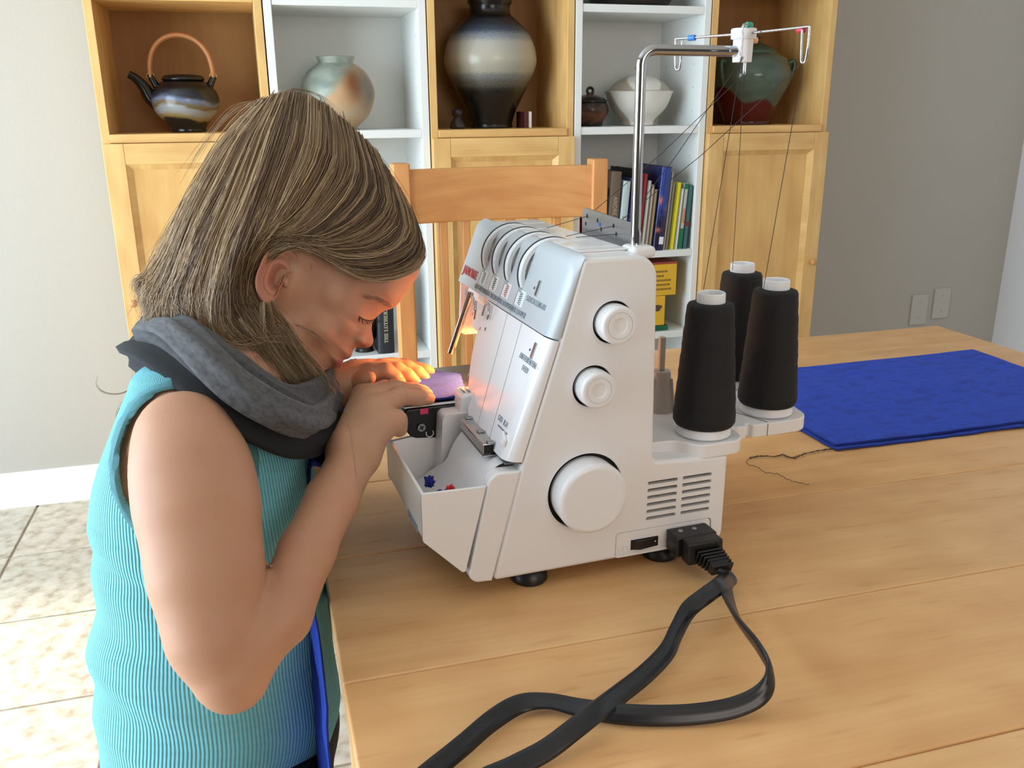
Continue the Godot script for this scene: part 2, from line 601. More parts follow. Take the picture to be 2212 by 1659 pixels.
# ---------------------------------------------------------------- the room
func room() -> void:
	var L := -1.75; var R := 2.74; var N := 2.2; var B := WALL_Z; var H := 2.45
	# floor: grout bed with stone tiles laid in it
	var fl := struct("floor", span(Vector3(L - 0.15, -0.10, B - 0.15), Vector3(R + 0.15, -0.004, N + 0.15)), M.grout, "tiled floor of mottled beige stone")
	var kinds := []
	for k in 6:
		var t := MB.new()
		t.box(Vector3.ZERO, Vector3(0.3405, 0.008, 0.3385), 0.0025, 2, Basis.IDENTITY, Vector2(rng.randf(), rng.randf()))
		kinds.append(t.mesh())
	for i in range(-4, 10):
		for j in range(-1, 13):
			var x := -0.357 + 0.3475 * (i + 0.5)
			var z := -2.374 + 0.3445 * (j + 0.5)
			if x < L or x > R - 0.1 or z > N: continue
			var o := part("tile", kinds[rng.randi() % 6], M["tile_%d" % (rng.randi() % 3)], fl, Vector3(x, -0.0035, z))
			o.rotation.y = PI * (rng.randi() % 2)
	struct("ceiling", span(Vector3(L - 0.15, H, B - 0.15), Vector3(R + 0.15, H + 0.12, N + 0.15)), M.ceiling_white)
	struct("wall_back", span(Vector3(L - 0.15, -0.004, B - 0.15), Vector3(R + 0.15, H, B)), M.wall_paint, "warm grey painted wall behind the shelving")
	struct("wall_right", span(Vector3(R, -0.004, B), Vector3(R + 0.15, H, N)), M.wall_white, "white wall at the right edge of the picture")
	# left wall with a wide glazed door
	var wl := MB.new()
	var z0 := -2.30; var z1 := 0.10; var top := 2.10
	wl.box(Vector3(L - 0.075, H / 2, (B + z0) / 2), Vector3(0.15, H, z0 - B))
	wl.box(Vector3(L - 0.075, H / 2, (z1 + N) / 2), Vector3(0.15, H, N - z1))
	wl.box(Vector3(L - 0.075, (top + H) / 2, (z0 + z1) / 2), Vector3(0.15, H - top, z1 - z0))
	struct("wall_left", wl, M.wall_paint)
	var d1 := struct("door_1", one_box(Vector3(0.12, 0.03, z1 - z0), 0.004, 2, Vector3(L - 0.08, 0.012, (z0 + z1) / 2)), M.white_trim, "glazed patio door in the left wall")
	var zc := (z0 + z1) / 2
	for z in [z0 + 0.03, zc - 0.03, zc + 0.03, z1 - 0.03]:
		part("frame", one_box(Vector3(0.06, top - 0.03, 0.06), 0.004), M.white_trim, d1, Vector3(L - 0.08, 0.03 + (top - 0.03) / 2, z))
	for y in [0.07, top - 0.03]:
		part("frame", one_box(Vector3(0.06, 0.08, z1 - z0 - 0.06), 0.004), M.white_trim, d1, Vector3(L - 0.08, y, zc))
	for z in [(z0 + zc) / 2, (z1 + zc) / 2]:
		part("pane", one_box(Vector3(0.006, top - 0.15, (z1 - z0) / 2 - 0.1)), M.glass, d1, Vector3(L - 0.08, top / 2 + 0.03, z))
	# wall behind the camera with an unseen window added for the fill light
	var wf := MB.new()
	var xa := 0.10; var xb := 1.70; var ya := 0.95; var yb := 2.15
	wf.box(Vector3((L + xa) / 2, H / 2, N + 0.075), Vector3(xa - L, H, 0.15))
	wf.box(Vector3((R + xb) / 2, H / 2, N + 0.075), Vector3(R - xb, H, 0.15))
	wf.box(Vector3((xa + xb) / 2, ya / 2, N + 0.075), Vector3(xb - xa, ya, 0.15))
	wf.box(Vector3((xa + xb) / 2, (yb + H) / 2, N + 0.075), Vector3(xb - xa, H - yb, 0.15))
	struct("wall_front", wf, M.wall_far)
	var w1 := struct("added_window_1", one_box(Vector3(xb - xa, 0.04, 0.2), 0.004, 0, Vector3((xa + xb) / 2, ya + 0.02, N + 0.06)), M.white_trim, "added window behind the camera, out of view, for the fill light")
	for x in [xa + 0.03, (xa + xb) / 2, xb - 0.03]:
		part("frame", one_box(Vector3(0.06, yb - ya - 0.04, 0.06), 0.004), M.white_trim, w1, Vector3(x, (ya + yb) / 2 + 0.02, N + 0.09))
	part("frame", one_box(Vector3(xb - xa, 0.06, 0.06), 0.004), M.white_trim, w1, Vector3((xa + xb) / 2, yb - 0.03, N + 0.09))
	part("pane", one_box(Vector3(xb - xa - 0.1, yb - ya - 0.1, 0.006)), M.glass, w1, Vector3((xa + xb) / 2, (ya + yb) / 2, N + 0.09))
	# skirting: a plain board with a moulded top
	var prof := PackedVector2Array([Vector2(0, 0), Vector2(0.016, 0), Vector2(0.016, 0.062), Vector2(0.013, 0.068), Vector2(0.013, 0.080), Vector2(0.009, 0.090), Vector2(0.006, 0.104), Vector2(0, 0.106)])
	var sk := MB.new()
	sk.extrude(prof, 0.0, R - L)
	sk.moved(Transform3D(Basis(Vector3(0, 0, 1), Vector3(0, 1, 0), Vector3(-1, 0, 0)), Vector3(R, 0.0005, B)))
	struct("baseboard_back", sk, M.white_trim, "white moulded baseboard along the back wall")
	var sr := MB.new()
	sr.extrude(prof, 0.0, N - B - 0.02)
	sr.moved(Transform3D(Basis(Vector3(-1, 0, 0), Vector3(0, 1, 0), Vector3(0, 0, -1)), Vector3(R, 0.0005, N)))
	struct("baseboard_right", sr, M.white_trim)
	# two painted-over blank plates on the wall
	var side := ["grey blank wall plate nearer the cabinet, above the table end", "grey blank wall plate nearer the white right wall"]
	for k in 2:
		var at := Vector3([2.372, 2.470][k], [0.383, 0.401][k], B + 0.003)
		var pl := thing("wall_plate", side[k], "wall plate", at)
		part("cover", one_box(Vector3(0.074, 0.116, 0.009), 0.0035), mat("plate_paint", Color8(190, 185, 176), 0.5) if not M.has("plate_paint") else M.plate_paint, pl)
		for s in [-0.03, 0.03]:
			var sc := MB.new()
			sc.lathe([Vector2(0.0035, 0), Vector2(0.0035, 0.001), Vector2(0.0, 0.0015)], 10, Vector3.ZERO, Basis(Vector3.RIGHT, PI / 2))
			part("screw", sc, M.wall_paint, pl, Vector3(0, s, 0.0045))


# ---------------------------------------------------------------- shelving
const UX := [-0.3458, 0.0584, 0.4626, 0.8668, 1.2710, 1.6752]
const SHELF := [1.0670, 1.3860]

func unit_shell(called: String, label: String, category: String, i: int, m: Material, group: String) -> Node3D:
	var w: float = UX[i + 1] - UX[i] - 0.003
	var o := thing(called, label, category, Vector3((UX[i] + UX[i + 1]) / 2, 0, FRONT_Z), 0.0, group)
	for s in [-1, 1]:
		part("side_panel", one_box(Vector3(0.020, 2.02, 0.285), 0.0015), m, o, Vector3(s * (w / 2 - 0.010), 1.01, -0.1425))
	part("top_panel", one_box(Vector3(w - 0.040, 0.02, 0.285), 0.0015, 0), m, o, Vector3(0, 2.01, -0.1425))
	part("back_panel", one_box(Vector3(w - 0.040, 1.97, 0.006), 0.0), m if m == M.cabinet_white else M.birch_back_shade, o, Vector3(0, 1.02, -0.281))
	part("plinth", one_box(Vector3(w - 0.040, 0.065, 0.02), 0.001, 0), m, o, Vector3(0, 0.0325, -0.02))
	return o

func shelf_board(o: Node3D, top: float, m: Material, thick := 0.0205, front := 0.0) -> void:
	part("shelf", one_box(Vector3(0.4042 - 0.0435, thick, 0.276 + front), 0.0015, 0), m, o, Vector3(0, top - thick / 2, -0.140 + front / 2))

func shelving() -> void:
	var spot := ["pale wooden cabinet at the far left, black teapot in its open top", "pale wooden cabinet in the middle behind the chair, big vase in its top", "pale wooden cabinet at the right beside the grey wall"]
	for k in 3:
		var i := k * 2
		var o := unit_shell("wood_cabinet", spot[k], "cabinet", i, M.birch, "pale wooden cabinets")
		for y in [1.0670, 1.3905 if k == 0 else 1.465, 1.75, 0.085]:
			shelf_board(o, y, M.birch, 0.0205, 0.008 if y == 1.067 else 0.0)
		# overlay door: two stiles, two rails, bevelled inner edge and a flat panel
		var d := Node3D.new()
		d.name = "door"
		o.add_child(d, true)
		d.position = Vector3(0, 0, 0.0095)
		var w := 0.398; var lo := 0.070; var hi := 1.0455; var sw := 0.048
		for s in [-1, 1]:
			part("stile", one_box(Vector3(sw, hi - lo, 0.018), 0.0018), M.birch, d, Vector3(s * (w - sw) / 2, (lo + hi) / 2, 0))
		for y in [lo + 0.026, hi - 0.0245]:
			part("rail", one_box(Vector3(w - 2 * sw - 0.0006, 0.052 if y < 0.5 else 0.049, 0.018), 0.0012, 0), M.birch, d, Vector3(0, y, 0))
		var pa := w / 2 - sw; var y0 := lo + 0.052; var y1 := hi - 0.049; var bw := 0.014
		part("panel", one_box(Vector3(pa * 2 - 0.02, y1 - y0 - 0.02, 0.006), 0.0), M.birch_panel, d, Vector3(0, (y0 + y1) / 2, -0.0065))
		var mo := MB.new()
		var oc := [Vector3(-pa, y0, 0.0075), Vector3(pa, y0, 0.0075), Vector3(pa, y1, 0.0075), Vector3(-pa, y1, 0.0075)]
		var ic := [Vector3(-pa + bw, y0 + bw, -0.0034), Vector3(pa - bw, y0 + bw, -0.0034), Vector3(pa - bw, y1 - bw, -0.0034), Vector3(-pa + bw, y1 - bw, -0.0034)]
		for q in 4:
			var a: Vector3 = oc[q]; var b: Vector3 = oc[(q + 1) % 4]; var c: Vector3 = ic[(q + 1) % 4]; var e: Vector3 = ic[q]
			var nn := (b - a).cross(e - a).normalized()
			if nn.z < 0: nn = -nn
			mo.flat4(a, b, c, e, nn)
		part("moulding", mo, M.birch, d)
		var kn := MB.new()
		kn.lathe([Vector2(0.004, 0), Vector2(0.0045, 0.010), Vector2(0.0095, 0.016), Vector2(0.0105, 0.021), Vector2(0.006, 0.025), Vector2(0, 0.0255)], 20, Vector3.ZERO, Basis(Vector3.RIGHT, PI / 2))
		part("knob", kn, M.chair_wood, d, Vector3(-w / 2 + 0.024 if k == 0 else w / 2 - 0.024, 0.658, 0.009))
	var lab := ["white bookcase behind the girl, round celadon jar on its middle shelf", "white bookcase right of the middle cabinet, full row of books below the pots"]
	for k in 2:
		var o := unit_shell("white_bookcase", lab[k], "bookcase", k * 2 + 1, M.cabinet_white, "white bookcases")
		for y in [1.0685, 1.3865, 1.71, 0.463, 0.085]:
			shelf_board(o, y, M.cabinet_white)
		if k == 1:
			shelf_board(o, 0.7130, M.cabinet_white)
		# rows of little shelf-pin holes are part of the sides
		var pins := MB.new()
		for s in [-1.0, 1.0]:
			for q in 28:
				for z in [-0.05, -0.235]:
					pins.box(Vector3(s * 0.1805, 0.15 + q * 0.064, z), Vector3(0.0011, 0.0034, 0.0034), 0.0)
		var pn := part("pin_hole", pins, mat("pin_grey", Color8(178, 178, 174), 0.8) if not M.has("pin_grey") else M.pin_grey, o)
		pn.set_meta("kind", "stuff")
	# a narrow backing strip of shadow gap between the units is simply left open


# ---------------------------------------------------------------- pottery
func glaze_tex(fn: Callable, w := 256, h := 256, seed_ := 5, freq := 0.03) -> ImageTexture:
	# fn(u, v, noise) -> Color, u round the pot, v from foot to rim
	var a := noise_bytes(w, h, freq, seed_, 4)
	var out := PackedByteArray()
	out.resize(w * h * 3)
	for y in h:
		for x in w:
			var c: Color = fn.call(float(x) / w, float(y) / h, a[y * w + x] / 255.0 - 0.5)
			var i := (y * w + x) * 3
			out[i] = c.r8; out[i + 1] = c.g8; out[i + 2] = c.b8
	return ImageTexture.create_from_image(Image.create_from_data(w, h, false, Image.FORMAT_RGB8, out))

func ramp(stops: Array, t: float) -> Color:
	for k in range(1, stops.size()):
		if t <= stops[k][0]:
			var f: float = (t - stops[k - 1][0]) / maxf(stops[k][0] - stops[k - 1][0], 1e-5)
			return stops[k - 1][1].lerp(stops[k][1], smoothstep(0.0, 1.0, clampf(f, 0, 1)))
	return stops[-1][1]

func pots(called: String, tex: Texture2D, rough := 0.28) -> StandardMaterial3D:
	var m := mat(called, Color.WHITE, rough)
	m.albedo_texture = tex
	return m

func turned(pts: Array, per := 6) -> Array:
	return spline(pts, per)

func pottery() -> void:
	var y := 1.0672
	# teapot with a cane handle
	var t := thing("teapot", "black and cream stoneware teapot with arched cane handle", "teapot", Vector3(-0.150, y, -2.535))
	var tg := glaze_tex(func(u: float, v: float, n: float) -> Color:
		var w := v + n * 0.07 + sin(u * TAU * 2.0 + 0.4) * 0.05
		return ramp([[0.0, Color8(20, 18, 18)], [0.36, Color8(24, 22, 20)], [0.43, Color8(146, 124, 78)], [0.50, Color8(150, 152, 150)], [0.56, Color8(146, 150, 152)], [0.60, Color8(112, 96, 66)], [0.65, Color8(112, 122, 146)], [0.72, Color8(36, 38, 48)], [0.80, Color8(20, 18, 20)], [1.0, Color8(16, 15, 16)]], w), 256, 256, 5, 0.02)
	var body := MB.new()
	body.lathe(turned([Vector2(0.0, 0.002), Vector2(0.040, 0.0), Vector2(0.044, 0.010), Vector2(0.052, 0.022), Vector2(0.076, 0.050), Vector2(0.084, 0.078), Vector2(0.077, 0.103), Vector2(0.060, 0.121), Vector2(0.047, 0.127)]), 40)
	part("body", body, pots("teapot_glaze", tg, 0.22), t)
	var dark := mat("teapot_black", Color8(22, 20, 20), 0.2)
	var lid := MB.new()
	lid.lathe([Vector2(0.047, 0.126), Vector2(0.052, 0.128), Vector2(0.053, 0.132), Vector2(0.047, 0.139), Vector2(0.030, 0.142), Vector2(0.012, 0.142), Vector2(0, 0.142)], 36)
	part("lid", lid, dark, t)
	var sp := MB.new()
	sp.tube(spline([Vector3(-0.066, 0.070, 0.0), Vector3(-0.084, 0.088, 0.004), Vector3(-0.096, 0.112, 0.006), Vector3(-0.112, 0.132, 0.008), Vector3(-0.128, 0.142, 0.009)], 5), spread([0.021, 0.018, 0.014, 0.011, 0.0095], 5), 14)
	part("spout", sp, dark, t)
	for s in [[-0.066, 0.113, -0.080, 0.143], [0.064, 0.116, 0.076, 0.138]]:
		var lug := MB.new()
		lug.tube(spline([Vector3(s[0] * 0.92, s[1] - 0.012, 0), Vector3(s[0], s[1], 0), Vector3(s[2], s[3], 0)], 4), spread([0.012, 0.0095, 0.0075], 4), 10)
		part("lug", lug, dark, t)
	var arch := []
	for k in 25:
		var a := PI * (1.0 - k / 24.0)
		arch.append(Vector3(cos(a) * 0.076 - 0.002, 0.135 + pow(sin(a), 0.75) * 0.102, 0))
	var hd := MB.new()
	hd.tube(arch, 0.0062, 10)
	hd.tube(arch.map(func(p): return p + Vector3(0, 0, 0.0045)), 0.0042, 8)
	part("cane_handle", hd, mat("cane", Color8(196, 134, 86), 0.5), t)
	var pale := mat("cane_pale", Color8(206, 170, 120), 0.5)
	for s in [-0.078, 0.074]:
		var ring := MB.new()
		ring.tube(circle3(Vector3(s, 0.139, 0), 0.008, Vector3(0, 0, 1)), 0.0016, 6, false, true)
		part("cane_ring", ring, pale, t)

	# round jar, celadon with a rust-coloured flash
	var jg := glaze_tex(func(u: float, v: float, n: float) -> Color:
		var c := Color8(134, 146, 134).lerp(Color8(172, 178, 166), clampf(0.5 + n * 1.6, 0, 1))
		var line := 0.58 + 0.30 * sin((0.25 - u) * TAU)
		var warm := smoothstep(0.06, -0.05, v - line + n * 0.08) * smoothstep(0.10, 0.20, v)
		c = c.lerp(Color8(204, 158, 112).lerp(Color8(186, 166, 136), clampf(n + 0.5, 0, 1)), warm)
		var rust := exp(-pow((u - 0.180) / 0.05, 2.0) - pow((v - 0.60) / 0.13, 2.0))
		c = c.lerp(Color8(128, 74, 36), clampf(rust * 1.1, 0, 0.92))
		var smoke := exp(-pow((u - 0.105) / 0.055, 2.0) - pow((v - 0.56) / 0.18, 2.0))
		return c.lerp(Color8(108, 98, 82), clampf(smoke, 0, 0.85)), 256, 256, 9, 0.02)
	var j := thing("round_jar", "round celadon stoneware jar with rust flash on white shelf", "jar", Vector3(0.238, 1.0687, -2.525))
	var jb := MB.new()
	jb.lathe(turned([Vector2(0, 0.003), Vector2(0.044, 0), Vector2(0.050, 0.008), Vector2(0.080, 0.038), Vector2(0.097, 0.080), Vector2(0.096, 0.110), Vector2(0.078, 0.146), Vector2(0.050, 0.167)]) + [Vector2(0.046, 0.169), Vector2(0.046, 0.169), Vector2(0.047, 0.178), Vector2(0.051, 0.183), Vector2(0.049, 0.186), Vector2(0.044, 0.183), Vector2(0.042, 0.160)], 48)
	part("body", jb, pots("jar_glaze", jg, 0.4), j)

	# tall vase
	var vg := glaze_tex(func(u: float, v: float, n: float) -> Color:
		var w := v + n * 0.03
		return ramp([[0.0, Color8(16, 15, 15)], [0.34, Color8(22, 21, 20)], [0.40, Color8(86, 84, 76)], [0.44, Color8(112, 114, 112)], [0.475, Color8(160, 156, 140)], [0.56, Color8(176, 170, 152)], [0.63, Color8(172, 168, 160)], [0.67, Color8(128, 134, 142)], [0.72, Color8(58, 72, 88)], [0.78, Color8(40, 48, 58)], [0.83, Color8(20, 20, 22)], [1.0, Color8(16, 15, 16)]], w), 256, 256, 13, 0.35)
	var v := thing("vase", "tall black vase banded in cream and slate blue", "vase", Vector3(0.668, y, -2.545))
	var vb := MB.new()
	vb.lathe(turned([Vector2(0, 0.002), Vector2(0.056, 0), Vector2(0.060, 0.012), Vector2(0.070, 0.045), Vector2(0.098, 0.100), Vector2(0.126, 0.160), Vector2(0.1285, 0.195), Vector2(0.112, 0.245), Vector2(0.078, 0.282), Vector2(0.058, 0.300), Vector2(0.0555, 0.322)]) + [Vector2(0.0615, 0.332), Vector2(0.060, 0.336), Vector2(0.050, 0.330), Vector2(0.046, 0.31)], 56)
	part("body", vb, pots("vase_glaze", vg, 0.24), v)
	# small dark figure and a little boxed book beside the vase
	var fg := thing("figurine", "tiny dark figurine tucked left of the tall vase", "figurine", Vector3(0.560, y, -2.50))
	var fb := MB.new()
	fb.lathe(turned([Vector2(0, 0), Vector2(0.020, 0.0), Vector2(0.022, 0.010), Vector2(0.014, 0.026), Vector2(0.011, 0.030), Vector2(0.016, 0.040), Vector2(0.013, 0.050), Vector2(0, 0.055)], 4), 18)
	part("body", fb, mat("figurine_dark", Color8(58, 48, 46), 0.3), fg)
	var bx := thing("small_box", "small dark red box with white end right of the vase", "box", Vector3(0.762, y, -2.52), 0.12)
	part("sleeve", one_box(Vector3(0.012, 0.044, 0.06), 0.001, 1, Vector3(-0.009, 0.022, 0)), mat("box_red", Color8(82, 34, 30), 0.5), bx)
	part("end_flap", one_box(Vector3(0.009, 0.044, 0.058), 0.001, 1, Vector3(0.003, 0.022, 0.0)), M.label_white, bx)

	# small brown lidded pot
	var bg := glaze_tex(func(_u: float, w: float, n: float) -> Color:
		return ramp([[0.0, Color8(18, 15, 14)], [0.36, Color8(24, 18, 16)], [0.45, Color8(86, 48, 28)], [0.62, Color8(112, 66, 40)], [0.8, Color8(64, 36, 24)], [1.0, Color8(40, 26, 20)]], w + n * 0.2), 128, 128, 21, 0.05)
	var p := thing("lidded_pot", "small brown lidded pot with loop knob, left of the white tureen", "pot", Vector3(0.962, 1.0687, -2.53))
	var pb := MB.new()
	pb.lathe(turned([Vector2(0, 0.002), Vector2(0.034, 0), Vector2(0.040, 0.014), Vector2(0.054, 0.038), Vector2(0.053, 0.056), Vector2(0.046, 0.068)]), 32)
	part("body", pb, pots("brown_glaze", bg, 0.25), p)
	var pl := MB.new()
	pl.lathe(turned([Vector2(0.050, 0.067), Vector2(0.048, 0.072), Vector2(0.032, 0.082), Vector2(0.012, 0.089), Vector2(0, 0.090)]), 32)
	pl.tube(circle3(Vector3(0, 0.098, 0), 0.009, Vector3(0, 0, 1)), 0.0042, 8, false, true)
	part("lid", pl, M.brown_glaze, p)

	# white tureen
	var wg := glaze_tex(func(u: float, w: float, n: float) -> Color:
		var sh := 0.62 + 0.16 * sin((u - 0.05) * TAU * 1.0)
		var glazed := smoothstep(-0.012, 0.012, absf(fposmod(u - 0.27, 1.0) - 0.5) - 0.36 + (w - 0.5) * 0.16)
		return Color8(156, 142, 124).lerp(Color8(224, 220, 210), clampf(glazed * 0.85 + 0.15 * sh + n * 0.15, 0, 1)), 256, 128, 27, 0.03)
	var q := thing("tureen", "white glazed lidded tureen with flared knob", "tureen", Vector3(1.117, 1.0687, -2.535))
	var qb := MB.new()
	qb.lathe(turned([Vector2(0, 0.002), Vector2(0.050, 0), Vector2(0.053, 0.010), Vector2(0.060, 0.022), Vector2(0.084, 0.052), Vector2(0.098, 0.090), Vector2(0.1015, 0.096)]) + [Vector2(0.097, 0.098), Vector2(0.090, 0.090)], 44)
	part("bowl", qb, pots("tureen_glaze", wg, 0.3), q)
	var ql := MB.new()
	ql.lathe(turned([Vector2(0.094, 0.094), Vector2(0.090, 0.102), Vector2(0.070, 0.122), Vector2(0.040, 0.137), Vector2(0.018, 0.142)]), 44)
	part("lid", ql, M.tureen_glaze, q)
	var qk := MB.new()
	qk.lathe(turned([Vector2(0.012, 0.140), Vector2(0.008, 0.147), Vector2(0.014, 0.160), Vector2(0.017, 0.163), Vector2(0.010, 0.161), Vector2(0, 0.158)]), 20)
	part("knob", qk, mat("tureen_grey", Color8(176, 168, 154), 0.35), q)

	# large lidded jar in the right cabinet
	var rg := glaze_tex(func(u: float, w: float, n: float) -> Color:
		var edge := 0.50 + 0.07 * sin(u * TAU * 2.0 + 1.9) + 0.05 * sin(u * TAU * 5.0)
		var red := smoothstep(0.02, -0.02, w - edge + n * 0.03)
		return Color8(66, 80, 68).lerp(Color8(86, 96, 82), clampf(n + 0.5, 0, 1)).lerp(Color8(84, 20, 18).lerp(Color8(46, 12, 12), smoothstep(0.35, 0.1, w)), red), 256, 256, 33, 0.03)
	var g := thing("ginger_jar", "big green and dark red lidded jar with side lugs", "jar", Vector3(1.492, y, -2.555))
	var gb := MB.new()
	gb.lathe(turned([Vector2(0, 0.002), Vector2(0.070, 0), Vector2(0.073, 0.012), Vector2(0.092, 0.060), Vector2(0.120, 0.120), Vector2(0.122, 0.155), Vector2(0.104, 0.192), Vector2(0.074, 0.208)]), 52)
	part("body", gb, pots("ginger_glaze", rg, 0.16), g)
	var gl := MB.new()
	gl.lathe(turned([Vector2(0.078, 0.206), Vector2(0.075, 0.214), Vector2(0.056, 0.226), Vector2(0.030, 0.236), Vector2(0.022, 0.246), Vector2(0.026, 0.252), Vector2(0.012, 0.262), Vector2(0, 0.264)]), 40)
	part("lid", gl, mat("ginger_green", Color8(62, 82, 66), 0.25), g)
	for a in [0.35, PI - 0.35]:
		var lg := MB.new()
		var mid := Vector3(cos(a) * 0.116, 0.150, sin(a) * 0.116)
		lg.tube(spline([mid * 0.99 + Vector3(0, 0.03, 0), mid * 1.10 + Vector3(0, 0.018, 0), mid * 1.14, mid * 1.08 + Vector3(0, -0.022, 0), mid * 0.99 + Vector3(0, -0.03, 0)], 4), 0.008, 10)
		part("lug", lg, M.ginger_green, g)
	# dark basket-like bowl on the shelf above the tureen
	var db := thing("dark_bowl", "dark bowl on the shelf above the white tureen", "bowl", Vector3(1.075, 1.3867, -2.52))
	var dm := MB.new()
	dm.lathe(turned([Vector2(0, 0.004), Vector2(0.085, 0), Vector2(0.110, 0.012), Vector2(0.128, 0.05), Vector2(0.134, 0.09)]) + [Vector2(0.128, 0.09), Vector2(0.118, 0.04), Vector2(0.08, 0.012), Vector2(0, 0.01)], 44)
	part("body", dm, mat("bowl_dark", Color8(40, 30, 24), 0.5), db)

func spread(vals: Array, per: int) -> Array:
	return spline(vals, per)

func circle3(at: Vector3, r: float, axis: Vector3, seg := 20) -> Array:
	var s := axis.cross(Vector3.UP if absf(axis.y) < 0.9 else Vector3.RIGHT).normalized()
	var w := axis.cross(s)
	var out := []
	for k in seg: out.append(at + (s * cos(TAU * k / seg) + w * sin(TAU * k / seg)) * r)
	return out


# ---------------------------------------------------------------- books and boxes on the white bookcases
func book(called: String, label: String, col: Color, x: float, thick: float, high: float, deep: float, base: float, lean := 0.0, front := 0.0, group := "", rough := 0.5, rounding := 0.0) -> Node3D:
	var o := thing(called, label, "book", Vector3(x, base, FRONT_Z - 0.012 - front), 0.0, group)
	o.rotation.z = -lean
	var key := "cover_%s" % col.to_html()
	var m: StandardMaterial3D = M[key] if M.has(key) else mat(key, col, rough)
	var cover := MB.new()
	var c := 0.0022
	for s in [-1, 1]:
		cover.box(Vector3(s * (thick / 2 - c / 2), high / 2, -deep / 2), Vector3(c, high, deep), 0.0004)
	part("cover", cover, m, o)
	var sp := MB.new()
	var arc := PackedVector2Array()
	for k in 9:
		var a := PI * (k / 8.0)
		arc.append(Vector2(cos(a) * thick / 2, sin(a) * rounding))
	if rounding <= 0.0:
		arc = PackedVector2Array([Vector2(thick / 2, 0), Vector2(-thick / 2, 0)])
	arc.append(Vector2(-thick / 2, -0.003)); arc.append(Vector2(thick / 2, -0.003))
	sp.extrude(arc, 0, high)
	sp.moved(Transform3D(Basis(Vector3(1, 0, 0), Vector3(0, 0, 1), Vector3(0, 1, 0)), Vector3.ZERO))
	part("spine", sp, m, o)
	part("pages", one_box(Vector3(thick - 2 * c, high - 0.008, deep - 0.008), 0.0, 1, Vector3(0, high / 2, -deep / 2 - 0.001)), M.label_white, o)
	return o

func spine_text(o: Node3D, words: String, size: float, col: Color, y: float, up: bool, bold := false, font := "Droid Serif", z := 0.0) -> void:
	var key := "ink_%s" % col.to_html()
	var m: StandardMaterial3D = M[key] if M.has(key) else mat(key, col, 0.6)
	var b := Basis(Vector3.BACK, PI / 2 if up else -PI / 2)
	lettering(words, size, m, o, Vector3(0, y, z + 0.0004), b, bold, font)

